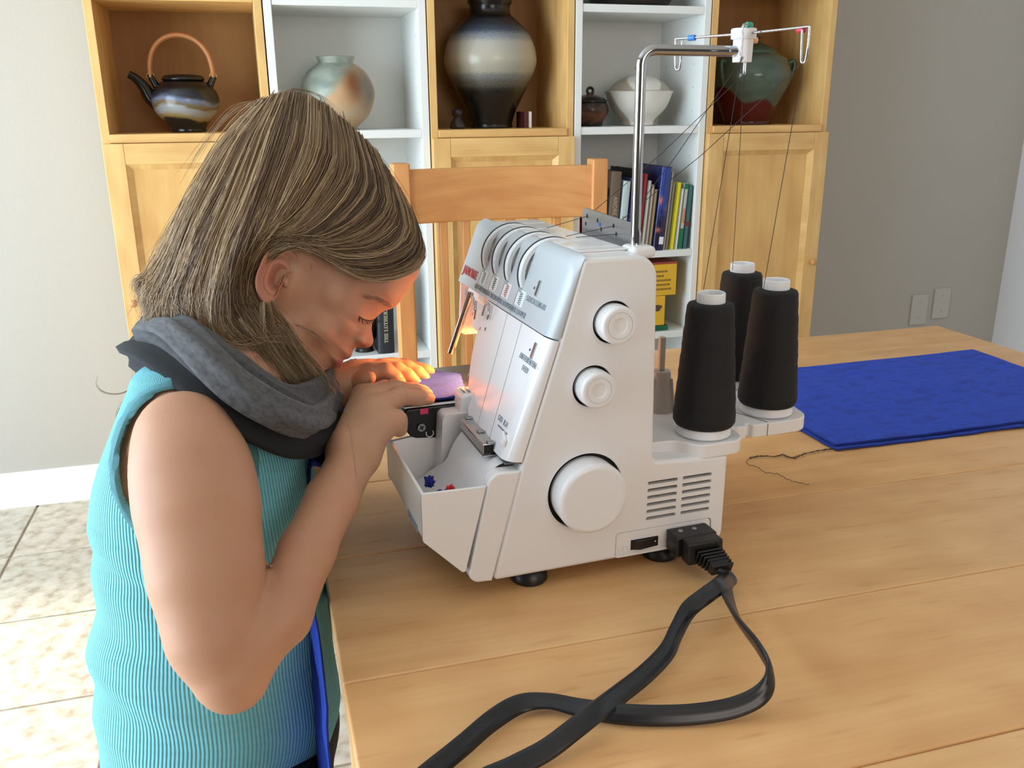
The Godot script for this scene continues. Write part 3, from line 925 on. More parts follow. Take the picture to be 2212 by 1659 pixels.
func shelf_books() -> void:
	var b := 0.7132
	var g := "books in the row on the right bookcase"
	var o := book("book", "red book with white top label behind the chair's right post", Color8(178, 28, 30), 0.912, 0.022, 0.218, 0.16, b, 0.02, 0.0, g)
	part("label", one_box(Vector3(0.0224, 0.022, 0.0006), 0.0, 1, Vector3(0, 0.206, 0.0004)), M.label_white, o)
	book("book", "tall black book hidden behind the chair's right post", Color8(24, 22, 24), 0.943, 0.030, 0.235, 0.17, b, 0.02, 0.012, g)
	book("book", "thin green book squeezed against the brown-spined art book", Color8(70, 96, 60), 0.966, 0.012, 0.185, 0.15, b, 0.03, 0.006, g)
	o = book("book", "brown spined art book with pale capital letters", Color8(108, 90, 74), 0.992, 0.030, 0.232, 0.19, b, 0.05, 0.0, g, 0.45, 0.003)
	spine_text(o, "ANDRE BIEL", 0.0125, Color8(188, 172, 154), 0.115, false, false, "Droid Sans", 0.003)
	part("band", one_box(Vector3(0.026, 0.030, 0.0008), 0.0, 1, Vector3(0, 0.016, 0.0028)), mat("band_red", Color8(120, 44, 40), 0.5), o)
	o = book("book", "pale blue-grey book with script lettering on its spine", Color8(186, 206, 204), 1.021, 0.022, 0.205, 0.17, b, 0.075, 0.0, g, 0.5, 0.003)
	spine_text(o, "LYMAN", 0.012, Color8(110, 122, 122), 0.075, false, false, "Droid Serif", 0.003)
	book("book", "indigo spined book left of the chrome rod", Color8(62, 54, 140), 1.041, 0.012, 0.212, 0.17, b, 0.085, 0.0, g)
	o = book("book", "black book seen behind the chrome rod", Color8(26, 24, 28), 1.0585, 0.018, 0.236, 0.17, b, 0.05, 0.02, g)
	o = book("book", "dark red spined book just right of the chrome rod", Color8(140, 38, 44), 1.0765, 0.012, 0.224, 0.17, b, 0.085, 0.0, g)
	book("book", "white-topped thin book right of the dark red one", Color8(198, 192, 184), 1.0905, 0.011, 0.204, 0.17, b, 0.085, 0.0, g)
	book("book", "cream thin book leaning on the tan one", Color8(190, 178, 160), 1.1025, 0.009, 0.192, 0.17, b, 0.085, 0.0, g)
	book("book", "tan thin book next to the big blue one", Color8(168, 144, 110), 1.1135, 0.010, 0.178, 0.17, b, 0.085, 0.0, g)
	var blue := glaze_tex(func(u: float, v: float, n: float) -> Color:
		var c := Color8(44, 66, 142).lerp(Color8(34, 30, 62), smoothstep(0.55, 0.3, v + n * 0.2))
		var r := exp(-pow((u - 0.25) / 0.16, 2.0) - pow((v - 0.60) / 0.05, 2.0)) + 0.9 * exp(-pow((u - 0.3) / 0.2, 2.0) - pow((v - 0.24) / 0.03, 2.0)) + 0.5 * exp(-pow((u - 0.7) / 0.1, 2.0) - pow((v - 0.5) / 0.04, 2.0))
		return c.lerp(Color8(216, 112, 92), clampf(r + n * 0.6 * r, 0, 0.9)), 64, 256, 61, 0.06)
	o = book("book", "big glossy blue book printed with red flowers, tallest in its row", Color8(40, 44, 92), 1.138, 0.030, 0.243, 0.20, b, 0.085, -0.004, g, 0.22, 0.005)
	var bm := mat("blue_spine", Color.WHITE, 0.15)
	bm.albedo_texture = blue
	var sheet := MB.new()
	var rows := []; var uvs := []
	for i in 2:
		var row := PackedVector3Array(); var ur := PackedVector2Array()
		for k in 9:
			var a := PI * (1.0 - k / 8.0)
			row.append(Vector3(cos(a) * 0.0149, 0.003 + i * 0.237, sin(a) * 0.0052 + 0.0003)); ur.append(Vector2(k / 8.0, i))
		rows.append(row); uvs.append(ur)
	sheet.grid(rows, false, true, uvs)
	part("printed_spine", sheet, bm, o)
	part("label", one_box(Vector3(0.014, 0.022, 0.0006), 0.0, 1, Vector3(0.006, 0.030, 0.0052)), M.label_white, o)
	book("book", "thin white book with red tip against the big blue one", Color8(206, 198, 196), 1.1605, 0.007, 0.228, 0.19, b, 0.085, 0.0, g)
	book("book", "olive grey thin book left of the yellow one", Color8(142, 138, 124), 1.171, 0.011, 0.196, 0.17, b, 0.085, 0.004, g)
	book("book", "bright yellow book in the row", Color8(228, 216, 44), 1.186, 0.014, 0.196, 0.16, b, 0.085, 0.0, g)
	book("book", "white thin book right of the yellow one", Color8(226, 228, 220), 1.199, 0.009, 0.178, 0.16, b, 0.08, -0.002, g)
	o = book("book", "green and white spined book near the shelf end", Color8(190, 196, 188), 1.212, 0.013, 0.193, 0.16, b, 0.075, 0.0, g)
	var gm := mat("band_green", Color8(20, 110, 76), 0.5)
	part("band", one_box(Vector3(0.0134, 0.060, 0.0008), 0.0, 1, Vector3(0, 0.031, 0.0003)), gm, o)
	part("band", one_box(Vector3(0.0134, 0.016, 0.0008), 0.0, 1, Vector3(0, 0.184, 0.0003)), gm, o)
	part("band", one_box(Vector3(0.007, 0.042, 0.0008), 0.0, 1, Vector3(0.001, 0.098, 0.0003)), mat("band_orange", Color8(206, 140, 96), 0.5), o)
	o = book("book", "teal spined book at the right end of the row", Color8(64, 102, 104), 1.2285, 0.015, 0.186, 0.16, b, 0.065, 0.0, g)
	part("band", one_box(Vector3(0.0152, 0.012, 0.0008), 0.0, 1, Vector3(0, 0.074, 0.0003)), M.band_red, o)

	# two yellow game boxes below, the upper one standing on the lower
	var yb := mat("box_yellow", Color8(226, 178, 44), 0.45)
	var low := thing("game_box", "lower yellow game box with a dark emblem on its end", "game box", Vector3(1.120, 0.4632, -2.475))
	part("green_base", one_box(Vector3(0.125, 0.016, 0.12), 0.002, 1, Vector3(0.006, 0.008, 0)), mat("box_green", Color8(16, 92, 62), 0.5), low)
	part("carton", one_box(Vector3(0.110, 0.092, 0.12), 0.002, 1, Vector3(0, 0.0635, 0)), yb, low)
	var em := MB.new()
	em.lathe([Vector2(0.0105, 0), Vector2(0.0105, 0.0004), Vector2(0, 0.0004)], 14, Vector3.ZERO, Basis(Vector3.RIGHT, PI / 2))
	em.box(Vector3(0.008, 0.004, 0.0003), Vector3(0.012, 0.008, 0.0006))
	part("emblem", em, mat("emblem_dark", Color8(84, 62, 52), 0.6), low, Vector3(0.030, 0.072, 0.0602))
	var up := thing("game_box", "upper yellow game box with lines of brown print, red lid", "game box", Vector3(1.132, 0.5735, -2.475), 0.03)
	part("carton", one_box(Vector3(0.150, 0.096, 0.125), 0.002, 1, Vector3(0, 0.048, 0)), yb, up)
	part("lid", one_box(Vector3(0.151, 0.006, 0.126), 0.001, 1, Vector3(0, 0.099, 0)), mat("lid_red", Color8(158, 66, 48), 0.5), up)
	var ink := mat("ink_brown", Color8(138, 104, 34), 0.6)
	# five lines of print, too small to read: rows of short strokes
	var widths := [0.060, 0.024, 0.084, 0.066, 0.078]
	for k in 5:
		var pr := MB.new()
		var x: float = 0.014 - widths[k] / 2
		while x < 0.014 + widths[k] / 2:
			var w := 0.003 + rng.randf() * 0.003
			pr.box(Vector3(x + w / 2, 0.074 - k * 0.0135, 0.0627), Vector3(w, 0.006, 0.0006))
			x += w + 0.0016
		part("print", pr, ink, up)

	# lower shelf of the left bookcase, seen between face and chair
	var c := 0.4632
	o = book("book", "thick black hymn book with gilt lettering, behind the girl's nose", Color8(34, 38, 44), 0.318, 0.046, 0.235, 0.155, c, 0.02, 0.0, "", 0.5, 0.006)
	spine_text(o, "THE LUTHERAN SERVICE", 0.0098, Color8(196, 186, 156), 0.118, true, true, "Droid Serif", 0.006)
	var sc := thing("dark_jug", "dark rounded jug beside the black hymn book", "jug", Vector3(0.262, c, -2.46))
	var sb := MB.new()
	sb.lathe(turned([Vector2(0, 0.002), Vector2(0.026, 0), Vector2(0.024, 0.012), Vector2(0.040, 0.060), Vector2(0.044, 0.100), Vector2(0.030, 0.150), Vector2(0.020, 0.170)]) + [Vector2(0.024, 0.180), Vector2(0.016, 0.176)], 28)
	part("body", sb, mat("jug_dark", Color8(34, 26, 26), 0.3), sc)
	var bs := thing("dark_basket", "dark woven basket under the lowest visible white shelf", "basket", Vector3(0.235, 0.0852, -2.50))
	var bb := MB.new()
	for k in 9:
		bb.tube(circle3(Vector3(0, 0.012 + k * 0.030, 0), 0.088 + 0.008 * sin(k * 0.9), Vector3.UP, 28), 0.0165, 8, false, true)
	part("weave", bb, mat("basket_dark", Color8(52, 38, 30), 0.8), bs)


# ---------------------------------------------------------------- chair
func chair() -> void:
	var m: Material = M.chair_wood
	var z := -1.85
	var c := thing("dining_chair", "light wooden slat-back dining chair behind the sewing machine", "chair", Vector3(0.508, 0, z))
	# rear posts: slightly raked, lit on their left faces
	for s in [-1, 1]:
		var x: float = -0.2175 if s < 0 else 0.2155
		var post := MB.new()
		post.box(Vector3(x, 0.5075, 0.0), Vector3(0.036, 1.015, 0.042), 0.004)
		part("post", post, m, c)
	var rail := MB.new()
	var rows := []
	for k in 13:
		var t := k / 12.0
		var x := lerpf(-0.200, 0.199, t)
		var bow := -0.022 * sin(PI * t)
		var row := PackedVector3Array()
		for q in rounded([[-0.010, 0.891, 0.004], [0.010, 0.891, 0.004], [0.010, 1.002, 0.004], [-0.010, 1.002, 0.004]], 3):
			row.append(Vector3(x, q.y, q.x + bow + 0.004))
		rows.append(row)
	var uvs := []
	for k in 13:
		var ur := PackedVector2Array()
		for q in rows[k].size(): ur.append(Vector2(rows[k][q].y + rows[k][q].z, rows[k][q].x))
		uvs.append(ur)
	rail.grid(rows, true, true, uvs)
	part("top_rail", rail, m, c)
	for k in 6:
		var t := (k + 0.5) / 6.0
		var x := 0.3795 - 0.508 + k * 0.0508
		var sl := MB.new()
		sl.box(Vector3(x, 0.690, -0.010 - 0.012 * sin(PI * t)), Vector3(0.0165, 0.41, 0.020), 0.002)
		part("slat", sl, m, c)
	part("lower_rail", one_box(Vector3(0.398, 0.045, 0.022), 0.003, 0, Vector3(-0.001, 0.478, -0.008)), m, c)
	var seat := MB.new()
	seat.box(Vector3(0, 0.4405, 0.215), Vector3(0.452, 0.026, 0.40), 0.008, 2)
	part("seat", seat, m, c)
	for s in [-1, 1]:
		part("front_leg", one_box(Vector3(0.036, 0.427, 0.036), 0.004, 1, Vector3(s * 0.198, 0.2135, 0.385)), m, c)
		part("side_rail", one_box(Vector3(0.02, 0.05, 0.35), 0.003, 2, Vector3(s * 0.198, 0.400, 0.195)), m, c)
	part("front_rail", one_box(Vector3(0.36, 0.05, 0.02), 0.003, 0, Vector3(0, 0.400, 0.385)), m, c)


# ---------------------------------------------------------------- table
func table() -> void:
	var x0 := 0.030; var x1 := 1.226; var y := TABLE_Y
	var edges := [-0.385, -0.5635, -0.755, -0.925, -1.085, -1.235, -1.350]
	var zn := -0.20
	edges.push_front(zn)
	var o := thing("dining_table", "light maple dining table with board top, sewing machine standing on it", "table", Vector3((x0 + x1) / 2, 0, (zn - 1.35) / 2))
	var off := -o.position
	for k in edges.size() - 1:
		var za: float = edges[k]; var zb: float = edges[k + 1]
		var gap := 0.0007 if k == 0 else 0.00012
		var b := MB.new()
		b.box(Vector3((x0 + x1) / 2, y - 0.0125, (za + zb) / 2) + off, Vector3(x1 - x0, 0.025, za - zb - gap), 0.0026 if k in [0, edges.size() - 2] else 0.0024, 0, Basis.IDENTITY, Vector2(rng.randf() * 4, rng.randf() * 4))
		part("board", b, M["table_maple_%d" % [0, 2, 0, 2, 1, 3, 1][k]], o)
	for s in [[x0 + 0.02, x0 + 0.04], [x1 - 0.04, x1 - 0.02]]:
		part("apron", span(Vector3(s[0] + 0.03, y - 0.105, -1.27) + off, Vector3(s[1] + 0.03 if s[0] < 0.5 else s[1] - 0.03 + 0.02, y - 0.0255, zn - 0.08) + off, 0.002, 2), M.table_maple_1, o)
	for z in [-1.30, zn - 0.06]:
		part("apron", span(Vector3(x0 + 0.12, y - 0.105, z - 0.01) + off, Vector3(x1 - 0.12, y - 0.0255, z + 0.01) + off, 0.002, 0), M.table_maple_1, o)
	for x in [x0 + 0.075, x1 - 0.075]:
		for z in [-1.295, zn - 0.065]:
			part("leg", one_box(Vector3(0.062, y - 0.026, 0.062), 0.006, 1, Vector3(x, (y - 0.026) / 2, z) + off), M.table_maple_1, o)


# ---------------------------------------------------------------- overlock machine
# local axes: x from the sewer's side to the back, y up from the foot of the casing, z towards the handwheel side (0 = handwheel panel)
const MACHINE_AT := Vector3(0.16576, 0.735, -0.64707)
const MACHINE_TURN := 3.0

func front_line(s: float) -> Vector2:
	# front of the machine, s metres up along the sloping face from its lower edge
	return Vector2(0.0115, 0.1076) + Vector2(0.3527, 0.9357) * s

func m_world(p: Vector3) -> Vector3:
	return MACHINE_AT + Basis(Vector3.UP, deg_to_rad(MACHINE_TURN)) * p

# shell wrapped round the front: the section is offset from the panel edge, rounded at the handwheel end
func wrap_shell(edge: Array, face: Array, r: float, za: float, zb: Callable, end_flat := true) -> MB:
	var m := MB.new()
	var rows := []
	var cols := edge.size()
	var qs := []
	if end_flat:
		for k in 4: qs.append([lerpf(0.0, 1.0 - r / 0.019, k / 3.0), 0.0])
		for k in range(1, 9):
			var a := PI / 2 * k / 8.0
			qs.append([1.0 - r / 0.019 * (1.0 - sin(a)), r * (1.0 - cos(a))])
	else:
		qs.append([1.0, 0.0])
	for k in range(1, 13): qs.append([1.0, -float(k)])
	for q in qs:
		var row := PackedVector3Array()
		for c in cols:
			var p: Vector2 = edge[c].lerp(face[c], q[0])
			var z: float
			var z_end: float = zb.call(float(c) / (cols - 1))
			if q[1] >= 0.0:
				z = za - q[1]
			else:
				z = lerpf(za - (r if end_flat else 0.0), z_end, -q[1] / 12.0)
			row.append(Vector3(p.x, p.y, z))
		rows.append(row)
	m.grid(rows)
	# edge thickness at the open end
	var last: PackedVector3Array = rows[rows.size() - 1]
	var inner := PackedVector3Array()
	for c in cols:
		var p: Vector2 = face[c].lerp(edge[c], 0.35)
		inner.append(Vector3(p.x, p.y, last[c].z))
	m.grid([last, inner])
	return m

func thin_plate(pts: Array, thick: float, nn: Vector3) -> MB:
	var m := MB.new()
	m.flat4(pts[0], pts[1], pts[2], pts[3], nn)
	m.flat4(pts[0] - nn * thick, pts[1] - nn * thick, pts[2] - nn * thick, pts[3] - nn * thick, -nn)
	for k in 4:
		var a: Vector3 = pts[k]; var b: Vector3 = pts[(k + 1) % 4]
		m.flat4(a, b, b - nn * thick, a - nn * thick, (b - a).cross(nn).normalized())
	return m

func knob_shape(r: float, h: float, ridges := 0, ring := true) -> MB:
	var m := MB.new()
	var pr := [Vector2(r * 0.97, -0.004), Vector2(r * 0.985, h - r * 0.16)]
	for k in range(1, 7):
		var a := PI / 2 * k / 6.0
		pr.append(Vector2(r * 0.985 - r * 0.16 * (1 - cos(a)), h - r * 0.16 + r * 0.16 * sin(a)))
	if ring:
		pr += [Vector2(r * 0.70, h), Vector2(r * 0.70, h), Vector2(r * 0.69, h - 0.0007), Vector2(r * 0.67, h - 0.0007), Vector2(r * 0.66, h), Vector2(r * 0.66, h), Vector2(r * 0.42, h), Vector2(r * 0.40, h - 0.0005), Vector2(r * 0.34, h - 0.0012), Vector2(0, h - 0.0012)]
	else:
		pr += [Vector2(0, h)]
	m.lathe(pr, 56, Vector3.ZERO, Basis(Vector3.RIGHT, PI / 2))
	if ridges > 0:
		for k in ridges:
			var a := TAU * k / ridges
			m.box(Vector3(cos(a), sin(a), 0) * r * 0.985 + Vector3(0, 0, h * 0.38), Vector3(0.0006, 0.0006, h * 0.62), 0.0, 2, Basis(Vector3.BACK, a))
	return m

func serger() -> void:
	var o := thing("overlock_machine", "white and grey four-thread overlock sewing machine on the table", "sewing machine", Vector3(MACHINE_AT.x, TABLE_Y, MACHINE_AT.z), deg_to_rad(MACHINE_TURN))
	var up := Vector3(0, 0.015, 0)
	var W: Material = M.plastic_white

	# casing: handwheel-side panel with its recesses, full-height column
	var outer := rounded([[0.0, 0.0, 0.004], [0.2240, 0.0, 0.010], [0.2246, 0.0850, 0.004], [0.1490, 0.0895, 0.006], [0.1452, 0.2713, 0.020], [0.0785, 0.2713, 0.004], [0.0593, 0.2055, 0.0], [0.0268, 0.1055, 0.0]], 7)
	var holes := [circle(Vector2(0.0847, 0.0708), 0.0350, 64), circle(Vector2(0.1060, 0.2178), 0.0180, 48), circle(Vector2(0.0890, 0.1650), 0.0180, 48)]
	for k in 6:
		var y := 0.0692 - k * 0.0068
		var x0 := 0.1440 - k * 0.0001
		holes.append(rounded([[x0, y - 0.00155, 0.0012], [x0 + 0.0295, y - 0.00155, 0.0004], [x0 + 0.0295, y + 0.00155, 0.0004], [x0, y + 0.00155, 0.0015]], 4))
		holes.append(rounded([[x0 + 0.0348, y - 0.00155, 0.0004], [x0 + 0.0642, y - 0.00155, 0.0004], [x0 + 0.0642, y + 0.00155, 0.0004], [x0 + 0.0348, y + 0.00155, 0.0004]], 4))
	var plate_out := rounded([[0.1140, 0.0012, 0.0035], [0.2115, 0.0012, 0.0035], [0.2105, 0.0258, 0.004], [0.1145, 0.0258, 0.0035]], 5)
	holes.append(plate_out)
	var cs := MB.new()
	cs.extrude(outer, -0.118, 0.0, 0.0042, holes, 0.0050, 0.0, 4)
	part("casing", cs, W, o, up)
	# dark insides behind the vents and the knob recesses
	var dk := MB.new()
	dk.box(Vector3(0.1765, 0.0525, -0.0056), Vector3(0.072, 0.044, 0.001))
	for h in [[0.0847, 0.0708, 0.0352], [0.1060, 0.2178, 0.0182], [0.0890, 0.1650, 0.0182]]:
		dk.lathe([Vector2(0, -0.0046), Vector2(h[2], -0.0046)], 40, Vector3(h[0], h[1], 0), Basis(Vector3.RIGHT, PI / 2))
	part("recess", dk, M.black_gap, o, up)
	# power plate with switch and raised words
	var pp := MB.new()
	pp.extrude(rounded([[0.1147, 0.0019, 0.003], [0.2108, 0.0019, 0.003], [0.2098, 0.0251, 0.0035], [0.1152, 0.0251, 0.003]], 5), -0.0050, -0.0006, 0.0004)
	part("power_plate", pp, W, o, up)
	var frame := MB.new()
	frame.box(Vector3(0.1432, 0.0114, -0.0004), Vector3(0.0272, 0.0096, 0.0008), 0.0003)
	part("switch_well", frame, M.black_gap, o, up)
	var rk := MB.new()
	rk.extrude(PackedVector2Array([Vector2(0.1300, 0.0), Vector2(0.1300, 0.0006), Vector2(0.1375, 0.0034), Vector2(0.1400, 0.0030), Vector2(0.1563, 0.0008), Vector2(0.1563, 0.0)]), -0.0042, 0.0042, 0.0003)
	rk.moved(Transform3D(Basis(Vector3(1, 0, 0), Vector3(0, 0, 1), Vector3(0, -1, 0)), Vector3(0, 0.0114, 0)))
	part("rocker_switch", rk, M.black_plastic, o, up)
	var dot := MB.new()
	dot.lathe([Vector2(0.0007, 0), Vector2(0.0005, 0.0004), Vector2(0, 0.0004)], 10, Vector3(0.1532, 0.0122, 0.0012), Basis(Vector3.RIGHT, PI / 2 + 0.15))
	part("switch_dot", dot, M.label_white, o, up)
	lettering("OFF", 0.0042, W, o, Vector3(0.1222, 0.0102, -0.0004) + up, Basis.IDENTITY, false, "Droid Sans", 0.0007)
	lettering("ON", 0.0042, W, o, Vector3(0.1622, 0.0130, -0.0004) + up, Basis.IDENTITY, false, "Droid Sans", 0.0007)
	# knobs
	var hw := MB.new()
	hw = knob_shape(0.0322, 0.0190, 0, false)
	part("handwheel", hw, W, o, up + Vector3(0.0847, 0.0708, 0))
	part("dial_knob", knob_shape(0.0160, 0.0140, 60), W, o, up + Vector3(0.1060, 0.2178, 0))
	part("dial_knob", knob_shape(0.0158, 0.0140, 60), W, o, up + Vector3(0.0890, 0.1650, 0))

	# upper arm and bed beyond the column
	var arm := MB.new()
	arm.extrude(rounded([[0.055, 0.192, 0.006], [0.140, 0.192, 0.010], [0.1440, 0.2713, 0.014], [0.0785, 0.2713, 0.004], [0.066, 0.2300, 0.0]], 5), -0.262, -0.116, 0.0, [], 0.003, 0.006)
	part("upper_arm", arm, W, o, up)
	var bed := MB.new()
	bed.extrude(rounded([[-0.018, 0.0, 0.004], [0.2240, 0.0, 0.010], [0.2246, 0.0850, 0.004], [0.165, 0.0880, 0.006], [0.150, 0.1130, 0.010], [-0.010, 0.1130, 0.006]], 5), -0.262, -0.116, 0.0, [], 0.003, 0.006)
	part("bed", bed, W, o, up)
	# flat lid with low ridges on top
	var lid := MB.new()
	lid.box(Vector3(0.1090, 0.2722, -0.136), Vector3(0.044, 0.0018, 0.215), 0.0008)
	for k in 5:
		lid.box(Vector3(0.1090, 0.2733, -0.050 - k * 0.043), Vector3(0.040, 0.0006, 0.012), 0.0002)
	part("top_lid", lid, M.plastic_gloss, o, up)

	# white front cover in three panels
	var edge := []; var face := []
	for k in 9:
		var t := k / 8.0
		edge.append(Vector2(0.0268, 0.1055).lerp(Vector2(0.0593, 0.2055), t))
		face.append(front_line(t * 0.1078))
	var zend := func(t: float) -> float: return -0.1066 - 0.056 * (1.0 - pow(1.0 - minf(t * 1.15, 1.0), 2.2))
	var s2 := func(t: float) -> float: return lerpf(-0.0450, -0.0625, t)
	var s1 := func(t: float) -> float: return lerpf(-0.0806, -0.1008, t)
	var c1 := wrap_shell(edge, face, 0.0135, -0.0008, s2)
	part("front_cover", c1, M.plastic_gloss, o, up)
	for q in [[s2, s1], [s1, zend]]:
		var m := MB.new()
		var rows := []
		for k in 11:
			var row := PackedVector3Array()
			for c in 9:
				var t := c / 8.0
				var z := lerpf(q[0].call(t) - 0.0007, q[1].call(t), k / 10.0)
				row.append(Vector3(face[c].x, face[c].y, z))
			rows.append(row)
		m.grid(rows)
		if q[1] == zend:
			# the free edge turns back into the throat
			var back := PackedVector3Array()
			for p in rows[10]: back.append(p + Vector3(0.020, -0.002, -0.001))
			m.grid([rows[10], back])
		part("front_cover", m, M.plastic_gloss, o, up)
	var core := MB.new()
	var crow := []
	for k in 3:
		var row := PackedVector3Array()
		for c in 9:
			var t := c / 8.0
			var z: float = [-0.016, -0.06, zend.call(t) + 0.002][k]
			row.append(Vector3(face[c].x + 0.0012, face[c].y, z))
		crow.append(row)
	core.grid(crow)
	# lower lip of the cover
	for k in 1:
		var a := PackedVector3Array(); var b := PackedVector3Array()
		for z in [-0.0008, -0.012, -0.045, -0.1066]:
			a.append(Vector3(face[0].x if z < -0.01 else 0.020, face[0].y, z)); b.append(Vector3(0.0268, 0.1040, z))
		core.grid([a, b])
	part("cover_seam", core, M.dark_seam, o, up)
	# rear side of the column seen through the throat
	var col := MB.new()
	col.grid([PackedVector3Array([Vector3(0.030, 0.108, -0.112), Vector3(0.062, 0.21, -0.150)]), PackedVector3Array([Vector3(0.145, 0.108, -0.118), Vector3(0.144, 0.21, -0.150)])])
	part("throat_wall", col, W, o, up)

	# grey tension cover: five segments over the whole width, between them the white tension dials
	var ge := []; var gf := []
	var corner := Vector2(0.0740, 0.2740)
	var arc_r := 0.014
	var d1 := Vector2(0.3527, 0.9357)
	var tl := arc_r * tan(deg_to_rad(34.7))
	var cen := corner - d1 * tl + Vector2(0.9357, -0.3527) * arc_r
	for k in 5: gf.append(front_line(lerpf(0.1086, 0.1767 - tl, k / 4.0)))
	for k in range(1, 9):
		var a := deg_to_rad(159.4) - deg_to_rad(69.4) * k / 8.0
		gf.append(cen + Vector2.from_angle(a) * arc_r)
	gf.append(Vector2(0.0815 + 0.016, 0.2740))
	for k in gf.size():
		var t := k / float(gf.size() - 1)
		ge.append(Vector2(0.0598, 0.2070).lerp(Vector2(0.0790, 0.2690), minf(t * 1.25, 1.0)) if k < gf.size() - 1 else Vector2(0.0815, 0.2705))
	gf[gf.size() - 1] = Vector2(0.0815, 0.2738)
	# the arc would run past the seam on top, so squeeze it back
	for k in gf.size():
		if gf[k].x > 0.0815: gf[k].x = 0.0815 - 0.0001 * (gf.size() - 1 - k)
	var seams := [-0.0955, -0.1335, -0.1700, -0.2040]
	var g0 := wrap_shell(ge, gf, 0.0150, -0.0006, func(_t): return seams[0] + 0.0004)
	part("tension_cover", g0, M.plastic_grey, o, up)
	for k in 4:
		var zb: float = seams[k + 1] + 0.0004 if k < 3 else -0.2660
		var m := MB.new()
		var rows := []
		for q in 7:
			var row := PackedVector3Array()
			for c in gf.size(): row.append(Vector3(gf[c].x, gf[c].y, lerpf(seams[k] - 0.0004, zb, q / 6.0)))
			rows.append(row)
		if k == 3:
			for q in range(1, 7):
				var a := PI / 2 * q / 6.0
				var row := PackedVector3Array()
				for c in gf.size():
					var p: Vector2 = gf[c].lerp(ge[c] + Vector2(0.01, -0.008), 0.55 * (1 - cos(a)))
					row.append(Vector3(p.x, p.y, zb - 0.008 * sin(a)))
				rows.append(row)
			var endcap := PackedVector3Array()
			for c in gf.size(): endcap.append(Vector3(0.085, 0.215 + 0.05 * c / (gf.size() - 1.0), zb - 0.008))
			rows.append(endcap)
		m.grid(rows)
		part("tension_cover", m, M.plastic_grey, o, up)
	# underside of the overhanging cover and the dark space behind the seams
	var un := MB.new()
	var ua := PackedVector3Array(); var ub := PackedVector3Array()
	for z in [-0.118, -0.20, -0.268]:
		ua.append(Vector3(gf[0].x + 0.0004, gf[0].y + 0.0002, z)); ub.append(Vector3(0.074, gf[0].y + 0.002, z))
	un.grid([ua, ub])
	part("cover_underside", un, W, o, up)
	var sg := MB.new()
	for z in seams:
		var a := PackedVector3Array(); var b := PackedVector3Array()
		for c in gf.size():
			a.append(Vector3(gf[c].x + 0.0006, gf[c].y - 0.0004, z - 0.002)); b.append(Vector3(gf[c].x + 0.0006, gf[c].y - 0.0004, z + 0.002))
		sg.grid([a, b])
	part("cover_seam", sg, M.dark_seam, o, up)
	# tension dials: knurled wheels rising through the cover
	var dial := MB.new()
	var rd := 0.0325
	dial.lathe([Vector2(rd - 0.003, -0.0034), Vector2(rd - 0.0005, -0.0034), Vector2(rd - 0.0005, -0.0034), Vector2(rd, -0.0028), Vector2(rd, 0.0028), Vector2(rd - 0.0005, 0.0034), Vector2(rd - 0.0005, 0.0034), Vector2(rd - 0.004, 0.0034)], 96, Vector3.ZERO, Basis(Vector3.RIGHT, PI / 2))
	for k in 110:
		var a := TAU * k / 110
		dial.box(Vector3(cos(a), sin(a), 0) * rd + Vector3(0, 0, 0.0018), Vector3(0.0007, 0.0009, 0.0018), 0.0, 2, Basis(Vector3.BACK, a))
	var dmesh := dial.mesh()
	var dcen := Vector2(0.0896, 0.2432)
	for z in seams:
		part("tension_dial", dmesh, M.label_white, o, up + Vector3(dcen.x, dcen.y, z + 0.0052))
		var sl := MB.new()
		sl.lathe([Vector2(rd - 0.004, -0.0006), Vector2(rd + 0.0007, -0.0005), Vector2(rd + 0.0007, 0.0005)], 96, Vector3.ZERO, Basis(Vector3.RIGHT, PI / 2))
		part("dial_slot", sl, M.dark_seam, o, up + Vector3(dcen.x, dcen.y, z + 0.0006))
		# flat grey notch patch below each dial
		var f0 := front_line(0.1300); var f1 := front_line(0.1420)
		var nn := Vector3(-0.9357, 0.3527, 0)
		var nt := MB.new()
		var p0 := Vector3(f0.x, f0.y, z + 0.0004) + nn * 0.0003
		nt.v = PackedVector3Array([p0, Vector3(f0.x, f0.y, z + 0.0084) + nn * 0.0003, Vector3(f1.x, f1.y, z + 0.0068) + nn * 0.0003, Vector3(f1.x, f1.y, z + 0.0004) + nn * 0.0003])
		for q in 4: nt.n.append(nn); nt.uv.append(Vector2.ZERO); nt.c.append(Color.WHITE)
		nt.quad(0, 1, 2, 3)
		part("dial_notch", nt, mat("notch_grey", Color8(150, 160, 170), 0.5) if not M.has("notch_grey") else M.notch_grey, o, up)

	# print on the front: basis with x along the machine, y up the face
	var fx := Vector3(0, 0, 1); var fy := Vector3(0.3527, 0.9357, 0); var fn := Vector3(-0.9357, 0.3527, 0)
	var fb := Basis(fx, fy, fn)
	var at := func(s: float, z: float, lift := 0.0003) -> Vector3:
		var p := front_line(s)
		return Vector3(p.x, p.y, z) + fn * lift + up
	lettering("JANOME", 0.0088, M.print_red, o, at.call(0.1230, -0.2370), fb, true)
	var names4 := ["LOWER LOOPER", "UPPER LOOPER", "RIGHT NEEDLE", "LEFT NEEDLE"]
	var inks := [mat("print_green", Color8(84, 130, 96), 0.7), M.print_red, M.print_dark, M.print_grey]
